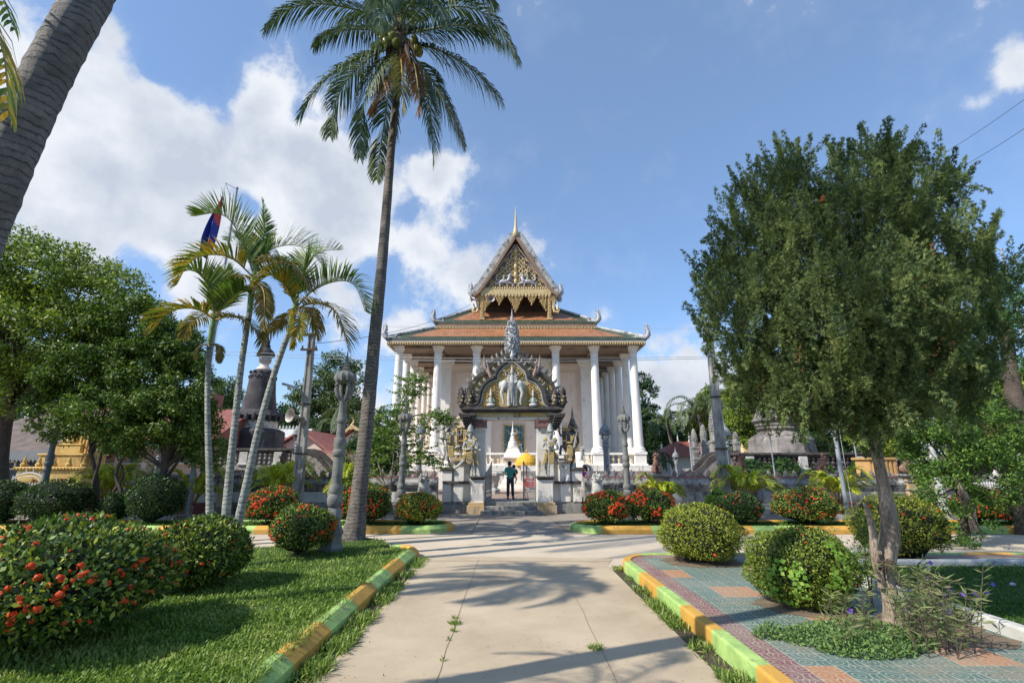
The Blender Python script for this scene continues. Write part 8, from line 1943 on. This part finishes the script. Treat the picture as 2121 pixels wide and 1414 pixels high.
sapling('young tree with drooping compound leaves in front of the left temple colonnade', 18.6, [[(800, 1062), (812, 980), (822, 880), (850, 800)], [(802, 1062), (795, 1000), (780, 950), (770, 930)], [(815, 960), (850, 930), (905, 880)], [(818, 900), (860, 860), (920, 870)]],
  [(865, 785, 14, 22, 1), (850, 805, 22, 30, 1), (832, 835, 26, 30, 1), (815, 870, 26, 34, 0), (838, 900, 26, 30, 0), (905, 862, 18, 26, 1), (890, 885, 22, 26, 0), (930, 870, 10, 14, 1), (872, 940, 24, 26, 0), (895, 955, 16, 16, 0), (805, 930, 26, 34, 0), (775, 950, 22, 26, 0), (850, 960, 18, 18, 0), (755, 985, 18, 18, 1), (725, 985, 14, 18, 1), (790, 905, 20, 24, 0)], 5)
# background trees
M['bg1'] = leafmat('far_leaf_a', [(.03, .055, .025), (.05, .085, .03), (.075, .115, .035), (.11, .15, .05)], .2, .6, .2)
M['bg2'] = leafmat('far_leaf_b', [(.05, .085, .015), (.09, .14, .02), (.15, .21, .03), (.22, .27, .05)], .25, .5, .3)
M['bg3'] = leafmat('far_leaf_dark', [(.015, .035, .016), (.025, .055, .02), (.04, .08, .025)], .2, .6, .2)
bgl = [('tall loose-crowned tree behind the left coconut palm and white house', 60, (700, 930), [(700, 770, 45, 40, 60), (735, 800, 30, 45, 60), (640, 820, 38, 40, 60), (610, 840, 28, 35, 60), (680, 850, 50, 45, 60), (735, 860, 40, 40, 60), (620, 885, 50, 30, 60)], 26000, .34, 'bg1', .5, (690, 820), 40),
    ('darker low tree mass between black stupa and left power pole', 52, (600, 960), [(570, 880, 50, 40, 52), (630, 890, 50, 30, 52), (690, 900, 50, 30, 52), (760, 905, 45, 30, 52)], 16000, .34, 'bg3', .4, (600, 900), 40),
    ('grey-green tree behind the areca trunks left of the black stupa', 58, (450, 930), [(455, 820, 45, 40, 58), (425, 860, 50, 45, 58), (490, 870, 40, 45, 58), (390, 880, 60, 40, 58)], 20000, .34, 'bg1', .5, (450, 860), 40),
    ('bright green tree in front of the temple left corner behind the sapling', 27, (790, 1000), [(800, 890, 34, 45, 27), (775, 930, 45, 45, 27), (815, 950, 40, 35, 27), (740, 940, 32, 30, 26)], 15000, .15, 'midleaf', .13, (790, 940), 40),
    ('tall green tree directly behind the temple right corner columns', 62, (1330, 930), [(1335, 820, 26, 50, 62), (1318, 860, 30, 50, 62), (1345, 870, 30, 35, 62), (1330, 920, 36, 40, 62)], 15000, .34, 'bg3', .5, (1330, 850), 40),
    ('dark low tree mass behind the small red-roofed house', 66, (1390, 960), [(1370, 905, 34, 26, 66), (1420, 905, 40, 30, 66), (1470, 900, 40, 30, 66), (1350, 930, 40, 30, 66)], 12000, .38, 'bg3', .4, (1390, 910), 36),
    ('green tree crown directly behind the leaning power pole', 52, (1480, 950), [(1470, 840, 28, 38, 52), (1500, 865, 35, 38, 52), (1450, 880, 30, 32, 52), (1530, 850, 30, 45, 52)], 18000, .3, 'bg2', .4, (1475, 880), 40),
    ('bright yellow-green tree between courtyard lamp and broad grey stupa', 36, (1560, 960), [(1545, 830, 40, 45, 36), (1530, 880, 32, 40, 36), (1570, 800, 40, 35, 36), (1550, 910, 30, 28, 36)], 18000, .2, 'bg2', .2, (1550, 900), 40),
    ('bright green broad tree behind right wall and juniper', 26, (1850, 960), [(1830, 900, 60, 45, 26), (1900, 870, 70, 50, 27), (1980, 860, 70, 60, 27), (1800, 930, 40, 30, 26)], 30000, .16, 'bigleaf', .2, (1870, 930), 50),
    ('sunlit green tree beyond the white fence at right edge', 30, (2080, 980), [(2070, 900, 70, 60, 30), (2140, 840, 80, 80, 30), (2010, 930, 50, 45, 30), (2120, 950, 70, 40, 30), (2060, 800, 60, 60, 30)], 30000, .18, 'bg2', .3, (2080, 940), 50),
    ('dark tree behind the broad grey stupa to its right', 40, (1720, 950), [(1720, 890, 45, 40, 40), (1700, 930, 50, 25, 40), (1770, 900, 40, 40, 40)], 12000, .24, 'bg3', .3, (1720, 920), 40),
    ('distant tree line crown beyond the left buildings', 70, (250, 930), [(200, 850, 90, 50, 70), (60, 850, 90, 60, 70), (340, 870, 70, 50, 70), (-100, 850, 100, 60, 70)], 14000, .5, 'bg3', .5, (200, 880), 36)]
for i, (lab, D, bp, lb, n, lf, lm, r0, tt, cl_) in enumerate(bgl): tree('tree', lab, D, bp, lb, n, lf, M[lm], r0, tt, 200 + i, z0=0, clumps=cl_, droop=.05, inner=.45, cr=.34)
for i in range(16):     # a wood far behind
 pass
rs = np.random.default_rng(9); lbs = [(x_, 105 + rs.uniform(-8, 8), rs.uniform(2, 4.5), rs.uniform(5, 8), 5, rs.uniform(4, 6.5)) for x_ in np.arange(-150, 151, 7.0)]
t = thing('woods', 'low wooded horizon far behind the temple', 'woods', (0, 105, 0)); t['kind'] = 'stuff'; crown(t, 'foliage', lbs, 60000, .9, M['bg3'], 15, 30, inner=.4, cr=.5)['kind'] = 'stuff'
# far coconut palms
def farpalm(label, px, py, D, L, seed, trunk=True):
 h = P(px, py, D); t = thing('coconut_palm', label, 'palm tree', (h.x, D, 0)); rr = random.Random(seed)
 q = MB(); q.tube([(h.x + 1, D, 0), (h.x + .4, D, h.z * .5), tuple(h)], [.3, .22, .18], 8); q.build('trunk', M['coco'], t, smooth=True); Vs = []; mb = MB()
 for k in range(17):
  a = 2 * math.pi * k / 17 + rr.uniform(-.2, .2); d = Vector((math.cos(a), math.sin(a), 0)); u_ = rr.choice((.7, .45, .15)) * L
  c = curve([h, h + d * L * .4 + Vector((0, 0, u_ * .7)), h + d * L * .8 + Vector((0, 0, u_ * .5)), h + d * L * 1.02 + Vector((0, 0, u_ * .1 - .35 * L))], 12)
  Vs.append(frond_arrays(c, L * .24, 30, .09, .9, np.random.default_rng(seed + k), .14)); mb.tube(c, .03, 4)
 strips('fronds', np.concatenate(Vs), [M['l_coco'], M['rach']], t, mb); return t
farpalm('dark coconut palm behind the small red-roofed house', 1383, 878, 52, 3.4, 801)
farpalm('pale coconut palm left of the leaning power pole in the distance', 1447, 858, 50, 3.6, 802)
farpalm('coconut palm crown half hidden behind tree beside leaning power pole', 1510, 838, 46, 3.4, 804)
farpalm('distant coconut palm between left lamp column and coconut trunk', 722, 878, 50, 3.2, 806)
farpalm('banana-like palm low behind the small red-roofed house wall', 1355, 958, 44, 1.8, 808)
# creeper on the right terrace
rs = np.random.default_rng(31); n = 5200; xx = rs.uniform(P(1534, 960, 26).x, P(1830, 960, 26).x, n); base_z = P(1600, 975, 26.3).z; hgt = (P(1600, 945, 26.3).z - base_z)
dens = .5 + .5 * np.sin(xx * 2.1) * np.sin(xx * 1.1 + 1); zz = base_z - .5 + (hgt + .5) * rs.random(n) * dens ** .5; k = rs.random(n) < dens + .15
t = thing('creeper', 'green creeper trailing over the right terrace balustrade', 'creeper', (float(xx.mean()), 26.2, .5)); pc = np.stack([xx, 26.35 - .15 * rs.random(n), zz], 1)[k]
scatter_leaves('foliage', t, pc, np.tile([0, -1.0, .2], (len(pc), 1)), .17, M['midleaf'], rs, .7, .6, .3); q = MB()
for i in range(14): x_ = float(rs.choice(pc[:, 0])); q.tube([(x_, 26.25, base_z - .5), (x_ + .2, 26.22, base_z), (x_ + .1, 26.25, base_z + hgt * .8)], [.03, .02, .01], 5)
q.build('stem', M['twig'], t)
# ------------------------------------------------------------------ potted palms
M['pot'] = pmat('glazed_pot', (.22, .06, .05), (.16, .04, .04), 4, .3, .1, spec=.6); M['potpan'] = pmat('pot_relief', (.42, .20, .12), (.14, .06, .045), 26, .6, 1.0, bscale=40); M['potw'] = pmat('pot_piping', (.60, .52, .48), rough=.5)
def potted(label, px, py, D, s, kind, seed, ang=0, leafc='areca', bush_=False):
 v = P(px, py, D); t = thing('potted_palm', label, 'potted plant', (v.x, D, 0), 0)
 q = MB(); q.cbox(v.x, D, 0, .34 * s, .34 * s, .05); q.cbox(v.x, D, .05, .40 * s, .40 * s, .48 * s, taper=1.5); q.cbox(v.x, D, .05 + .48 * s, .66 * s, .66 * s, .05); pot = q.build('pot', M['pot'], t, bevel=.01)
 q = MB(); h0, h1 = .10, .48 * s; w0, w1 = .15 * s, .235 * s; y0, y1 = D - .215 * s, D - .297 * s
 q.add([(v.x - w0, y0, h0), (v.x + w0, y0, h0), (v.x + w1, y1, h1), (v.x - w1, y1, h1)], [(0, 1, 2, 3)]); q.build('relief_panel', M['potpan'], pot, fix=False)
 q = MB(); cs = [Vector((v.x - w0, y0 - .004, h0)), Vector((v.x + w0, y0 - .004, h0)), Vector((v.x + w1, y1 - .004, h1)), Vector((v.x - w1, y1 - .004, h1))]
 for i in range(4): q.tube([cs[i], cs[(i + 1) % 4]], .012, 4)
 q.build('piping', M['potw'], pot)
 h = Vector((v.x, D, .5 * s)); rr = random.Random(seed)
 if kind == 'palm':
  Vs = []; mb = MB()
  for k in range(15):
   a = 2 * math.pi * k / 15 * 1.0 + rr.uniform(-.25, .25); d = Vector((math.cos(a), math.sin(a), 0)); L = s * rr.uniform(.8, 1.1); e = rr.uniform(.6, 1.6)
   c = curve([h + d * .05, h + d * L * .3 + Vector((0, 0, L * .5 * e)), h + d * L * .65 + Vector((0, 0, L * .75 * e)), h + d * L + Vector((0, 0, L * .55 * e))], 10)
   Vs.append(frond_arrays(c, .42 * s, 34, .06, .5, np.random.default_rng(seed + k), .3, 45, .35)); mb.tube(c, [.018 * s] * 5 + [.012 * s] * 6, 5)
  strips('fronds', np.concatenate(Vs), [M['l_potp'], M['rachy']], t, mb)
 return t
M['l_potp'] = leafmat('yellowish_palm_leaf', [(.13, .19, .02), (.22, .29, .03), (.34, .37, .04), (.46, .40, .05)], .35, .4, .4)
potted('potted yellow-green palm in square glazed pot left of right flagpole foot', 1742, 1068, 18.6, 1.15, 'palm', 901)
potted('potted palm behind dark bush beside the leaning power pole', 1547, 1050, 18.6, 1.3, 'palm', 920)
potted('potted palm in maroon pot beside left flagpole, half shaded', 396, 1056, 18.4, 1.15, 'palm', 940)
potted('potted palm with bright fronds behind the slender left tree trunks', 217, 1052, 18.4, 1.3, 'palm', 960)
potted('potted palm with lush bright fronds beneath black stupa near left power pole', 573, 1050, 18.9, 1.4, 'palm', 980)
potted('potted palm seen over the crimson bush right of gateway', 1372, 1050, 18.8, .95, 'palm', 1000)
potted('potted palm with pale fronds left of the coconut trunk above red bushes', 722, 1045, 19.0, 1.1, 'palm', 1020)
potted('square glazed pot with relief panel near end of right wall', 1908, 1066, 18.9, 1.15, 'none', 1040)
t = potted('square glazed pot beside the whitish carved column, with thin shrub', 1932, 1066, 18.9, 1.15, 'none', 1041)
rs = np.random.default_rng(3); v = P(1918, 980, 18.9); pc = np.array(tuple(v)) + rs.normal(0, 1, (900, 3)) * np.array([.28, .2, .45]); scatter_leaves('foliage', t, pc, rdirs(rs, 900), .09, M['ygreen'], rs, .4, .3)
q = MB(); q.tube([(P(1932, 1040, 18.9).x, 18.9, .5), (v.x, 18.9, v.z), (v.x + .1, 18.9, v.z + .6)], [.02, .015, .008], 5); q.build('stem', M['twig'], t)
# ------------------------------------------------------------------ juniper
Dj = 6.25
def J_(px, py, d=0): return P(px, py, Dj + d)
jb = G(1858, 1312, .18); jb.y = Dj; jb.x = P(1858, 1312, Dj).x
jt = thing('juniper_tree', 'big dark green juniper tree with bare twisted trunk on the tiled pavement', 'tree', (jb.x, Dj, .18))
c = curve([Vector((P(1862, 1330, Dj).x, Dj, .1)), J_(1852, 1260), J_(1838, 1200), J_(1838, 1150), J_(1842, 1090), J_(1832, 1020), J_(1818, 950), J_(1806, 890), J_(1800, 840), J_(1806, 740), J_(1810, 640), J_(1800, 540), J_(1795, 430)], 60)
zz_ = np.array([v.z for v in c]); w_ = np.interp(zz_, [.1, .35, .7, 1.0, 1.35, 1.7, 2.4, 3.0, 5.0, 6.5], [42, 31, 25, 33, 30, 21, 21, 25, 15, 7])
def gnarl(pts, rad, n=16, seed=1, amp=.10):
 q = MB(); q.tube(pts, rad, n); k = 0; rr = random.Random(seed); ph = [rr.uniform(0, 6.28) for _ in range(4)]
 for i in range(len(pts)):
  c0 = Vector(pts[i])
  for j in range(n):
   v = Vector(q.v[i * n + j]); a = 2 * math.pi * j / n; f = 1 + amp * math.sin(3 * a + ph[0] + i * .13) + amp * .7 * math.sin(5 * a + ph[1] - i * .2) + amp * .4 * math.sin(i * .9 + a * 2 + ph[2])
   q.v[i * n + j] = tuple(c0 + (v - c0) * f)
 return q
q = gnarl(c, [S(a, Dj) / 2 for a in w_], 20, 4, .10);
q.tube(curve([J_(1828, 1215, -.02), J_(1812, 1150, -.06), J_(1808, 1100, -.08), J_(1796, 1055, -.1), J_(1787, 1040, -.1)], 12), [S(a, Dj) / 2 for a in lerps([15, 16, 14, 10, 4], 12)], 10)
q.ball(*J_(1822, 1145, -.14), .035, .02, .03, 8, 6)
q.build('trunk', M['barkgrey'], jt, smooth=True)
q = MB(); rr = random.Random(3); v0 = J_(1833, 1168, -.13)
for i in range(90): q.tube([v0 + Vector((rr.uniform(-.08, .08), 0, rr.uniform(-.05, .05))), v0 + Vector((rr.uniform(-.11, .11), rr.uniform(-.04, -.01), rr.uniform(-.09, .05)))], [.012, .003], 4)
q.build('root_tuft', M['twig'], jt)
jl = [(1640, 420, 90, 110, .1), (1570, 500, 90, 100, .0), (1500, 590, 62, 80, .1), (1560, 660, 110, 110, -.2), (1670, 560, 120, 130, -.2), (1640, 350, 50, 60, .2), (1790, 370, 85, 85, .2), (1830, 322, 42, 45, .3), (1800, 470, 110, 110, -.4), (1770, 660, 130, 130, -.6), (1900, 400, 75, 100, .0), (1950, 385, 42, 55, .2), (1940, 530, 90, 110, -.2), (2010, 560, 70, 90, .3), (2060, 570, 45, 60, .5), (1890, 680, 110, 110, -.5), (2010, 700, 75, 90, .2), (1600, 780, 90, 70, -.1), (1700, 800, 110, 75, -.4), (1820, 800, 110, 70, -.5), (1940, 790, 90, 65, -.1), (1740, 345, 30, 45, .3), (1575, 800, 60, 50, .2), (1690, 835, 70, 40, -.1), (1770, 845, 60, 40, -.3), (1880, 840, 60, 40, -.2), (1560, 400, 45, 55, .2)]
JL = [(lambda v, rx, hh: (v.x, v.y, v.z, rx, rx * .95, hh))(P(a, b_, Dj + d * 1.6), S(hw, Dj, b_) * .98 / 1.0, S(hh_, Dj) * .98) for a, b_, hw, hh_, d in jl]
q = MB(); rr = random.Random(8)
for i in range(80):
 l = JL[i % len(JL)]; k = rr.randint(33, 52); s_ = c[k]; e = Vector(l[:3]) + Vector((rr.uniform(-.8, .8) * l[3], rr.uniform(-.8, .8) * l[4], rr.uniform(-.6, .8) * l[5]))
 m1 = s_.lerp(e, .4) + Vector((rr.uniform(-.15, .15), rr.uniform(-.1, .1), rr.uniform(-.05, .2))) * (e - s_).length * .6; m2 = s_.lerp(e, .75) + Vector((rr.uniform(-.1, .1), rr.uniform(-.1, .1), .05))
 q.tube(curve([s_, m1, m2, e], 10), lerps([.028, .018, .011, .004], 10), 6)
q.build('branches', M['bark'], jt, smooth=True)
def juniper(t, lobes, ncl, nsp, seed, plume=(.32, .78)):
 """feathery plumes: fine branching sprigs set along upswept or hanging axes"""
 rs = np.random.default_rng(seed); cl = []
 vol = np.array([l[3] ** 2 for l in lobes]); vol /= vol.sum()
 for l, v in zip(lobes, vol):
  m_ = max(1, int(ncl * v)); u = rdirs(rs, m_); k = .42 + .52 * rs.random(m_) ** .6; cc = np.array(l[:3]) + u * np.array(l[3:]) * k[:, None]; cl.append(np.concatenate([cc, u], 1))
 cl = np.concatenate(cl); m_ = len(cl); sg = np.where(rs.random(m_) < .74, 1.0, -.8)
 ax = unit(cl[:, 3:] * .55 + np.stack([np.zeros(m_), np.zeros(m_), sg], 1) + rs.normal(0, .20, (m_, 3))); pl = rs.uniform(*plume, m_)
 n = m_ * nsp; tt = np.tile((np.arange(nsp) + .5) / nsp, m_) ; AX = np.repeat(ax, nsp, 0); PL = np.repeat(pl, nsp)
 off = rdirs(rs, n); off = unit(off - AX * (off * AX).sum(1, keepdims=True)); wd_ = PL * .13 * (1.1 - tt) * rs.random(n) ** .5
 st = np.repeat(cl[:, :3], nsp, 0) + AX * (PL * (tt - .35))[:, None] + off * wd_[:, None]
 d = unit(AX * 1.0 + off * rs.uniform(.25, .75, n)[:, None] + rs.normal(0, .10, (n, 3))); fl = side(rs, d); ln = rs.uniform(.035, .075, n); V = []
 V.append(diamonds(st, d, fl, ln, ln * .17))
 for s_, f, a, kl in ((.15, 1, .6, .7), (.3, -1, .6, .65)):
  dd = unit(d * math.cos(a) + fl * f * math.sin(a) + rs.normal(0, .12, (n, 3))); V.append(diamonds(st + d * (ln * s_)[:, None], dd, unit(np.cross(dd, np.cross(d, fl))), ln * kl, ln * .17))
 return np.concatenate(V)
V = juniper(jt, JL, 1900, 128, 5)
qmesh('crown', V, leafmat('juniper_spray', [(.024, .040, .019), (.040, .064, .026), (.065, .097, .034), (.125, .165, .055), (.21, .24, .085)], .25, .6, .2, patch=3.5), jt)
rs = np.random.default_rng(4); V = juniper(jt, [JL[i] for i in (15, 16, 18, 19, 20)], 60, 14, 9)
qmesh('dry_sprays', V, leafmat('dry_spray', [(.20, .10, .05), (.13, .08, .03)], .2, .7, .1), jt)
v = J_(1706, 411, -.5); q = MB(); q.ball(v.x, v.y, v.z, .05, .03, .04, 8, 5); q.v = [(a + random.uniform(-.015, .015), b_, c_ + random.uniform(-.015, .015)) for a, b_, c_ in q.v]; tag(q.build('orange_scrap', pmat('orange_scrap', (.62, .12, .05))), 'small orange scrap caught high in the juniper crown', 'scrap')
# young conifer sprig beside the trunk
t = thing('juniper_seedling', 'thin feathery juniper seedling beside the big juniper trunk', 'seedling', tuple(J_(1790, 1290, .5))); t.location.z = .18
v0 = J_(1790, 1150, .5)
V = juniper(t, [(v0.x, v0.y, .9, .10, .10, .34), (v0.x + .12, v0.y, 1.0, .07, .08, .35), (v0.x - .12, v0.y, .7, .08, .08, .25)], 60, 14, 15); qmesh('foliage', V, leafmat('seedling_spray', [(.05, .09, .02), (.10, .15, .03)], .2), t)
q = MB(); q.tube([(v0.x, v0.y, .15), (v0.x, v0.y, .7), (v0.x + .05, v0.y, 1.2)], [.015, .01, .005], 5); q.tube([(v0.x, v0.y, .3), (v0.x + .14, v0.y, 1.2)], [.01, .004], 5); q.build('stem', M['twig'], t)
# ------------------------------------------------------------------ weeds and flowers round the juniper
rs = np.random.default_rng(6)
def mat_patch(name, label, spots, m_, leaf, wl, z=.185, h=.16, cat='weeds'):
 Vs = []
 for (x, y, rx, ry, n) in spots:
  a = rs.uniform(0, 6.28, n); q_r = np.sqrt(rs.random(n)); hh = h * (1 - q_r ** 2 * .7) * rs.random(n)
  Pc = np.stack([x + rx * q_r * np.cos(a), y + ry * q_r * np.sin(a), z + hh], 1); A = unit(rdirs(rs, n) + np.array([0, 0, .6])); L = leaf * rs.uniform(.5, 1.3, n)
  Vs.append(diamonds(Pc, A, side(rs, A), L, L * wl))
 return tag(qmesh(name, np.concatenate(Vs), m_), kind='stuff')
g1 = G(1790, 1345, .18); g2 = G(1680, 1290, .18)
wm = leafmat('weed_mat_leaf', [(.05, .10, .04), (.09, .16, .06), (.15, .23, .08), (.10, .16, .03)], .3, .5, .3)
mat_patch('weeds', '', [(g1.x, g1.y, .50, .28, 4200), (g1.x - .35, g1.y + .25, .35, .22, 2200), (g1.x - .75, g1.y + .35, .20, .10, 700), (g1.x + .45, g1.y + .1, .35, .22, 1600), (g1.x + .2, g1.y + .45, .6, .25, 1800)], wm, .034, .6)
q = MB(); b_ = MB()
stems = []; rr = random.Random(14)
t = thing('flowering_weed', 'tall narrow-leaved plant with purple trumpet flowers right of the juniper trunk', 'plant', tuple(G(1950, 1330, .18)))
Pn = []; An = []; Ln = []
tips = []
for i in range(46):
 px, py = rr.gauss(1935, 55), rr.uniform(1285, 1365)
 if i < 8: px = rr.uniform(1680, 1830)
 g = G(px, py, .18); H = rr.uniform(.35, .72) if i >= 8 else rr.uniform(.2, .42); e = g + Vector((rr.uniform(-.16, .22), rr.uniform(-.1, .1), H)); c = curve([g, g.lerp(e, .5) + Vector((rr.uniform(-.03, .03), 0, .02)), e], 10)
 q.tube(c, lerps([.007, .005, .003], 10), 4); tips.append(e)
 for k in range(2, 11):
  for j in range(4 if k < 9 else 6):
   a = rr.uniform(0, 6.28); Pn.append(tuple(c[k])); An.append((math.cos(a), math.sin(a), rr.uniform(-.15, .9))); Ln.append(rr.uniform(.08, .15))
q.build('stem', M['twig'], t); Pn = np.array(Pn); An = unit(np.array(An)); Ln = np.array(Ln)
qmesh('leaves', diamonds(Pn, An, side(rs, An), Ln, Ln * .13), leafmat('narrow_leaf', [(.05, .08, .03), (.09, .125, .045), (.15, .18, .07), (.12, .10, .07)], .25, .5, .3), t)
fm = pmat('purple_petal', (.30, .16, .62), (.24, .12, .5), 20, .6, .1)
for k, (px, py, dd) in enumerate([(1994, 1228, 0), (2044, 1226, .6), (2056, 1209, .8), (1760, 1264, -.3), (1927, 1165, .9), (1918, 1197, .7), (1893, 1222, .2), (1957, 1229, .3), (1967, 1224, .4), (2020, 1228, .2), (1963, 1263, .0), (1922, 1174, .9)]):
 D = 6.1 + dd; v = P(px, py, D); m_ = MB(); rad = .032 if k not in (4, 11, 1, 2) else .028
 for j in range(5):
  a = 2 * math.pi * j / 5 + k; d = Vector((math.cos(a), -.35, math.sin(a))); u_ = Vector((-math.sin(a), 0, math.cos(a)))
  m_.add([v, v + d * rad * .7 - u_ * rad * .45, v + d * rad * 1.15, v + d * rad * .7 + u_ * rad * .45], [(0, 1, 2, 3)])
 m_.tube([v + Vector((0, .05, -.015)), v + Vector((0, -.005, 0))], [.005, .013], 6); m_.build('flower', fm, t, fix=False)
# fallen leaves on path and tiles
n = 420; x = np.concatenate([rs.uniform(2.6, 6, n), rs.uniform(-1.8, 2, 90)]); y = np.concatenate([rs.uniform(4.5, 9, n), rs.uniform(4.5, 11, 90)]); z = np.concatenate([np.full(n, .187), np.full(90, .016)]); n += 90
A = unit(np.stack([rs.normal(size=n), rs.normal(size=n), rs.uniform(0, .25, n)], 1)); B = unit(np.cross(A, [0, 0, 1.0])); L = rs.uniform(.008, .03, n)
tag(qmesh('leaf_litter', diamonds(np.stack([x, y, z], 1), A, B, L, L * .5), leafmat('dry_litter', [(.20, .10, .05), (.10, .06, .035), (.28, .18, .08)], .1)), kind='stuff')
# dirt rings under the dome bushes
b = MB();
for (x_, y_, r) in ((3.68, 10.1, .72), (3.93, 7.1, .62), (4.75, 6.1, .68), (7.75, 10.1, .7)):
 m_ = 60; pl = [(x_ + r * (1 + .12 * math.sin(3 * a + x_) + .08 * math.sin(7 * a) + .05 * math.sin(17 * a) + .03 * math.sin(29 * a + 1)) * math.cos(a), y_ + r * (.9 + .1 * math.sin(5 * a)) * math.sin(a)) for a in np.linspace(0, 6.28, m_, endpoint=False)]
 b.add([(a, c_, .184) for a, c_ in pl], [tuple(range(m_))])
o = b.build('bare_earth', pmat('dusty_earth', (.24, .18, .12), (.15, .11, .07), 6, .95, .8), fix=False); tag(o, kind='structure')
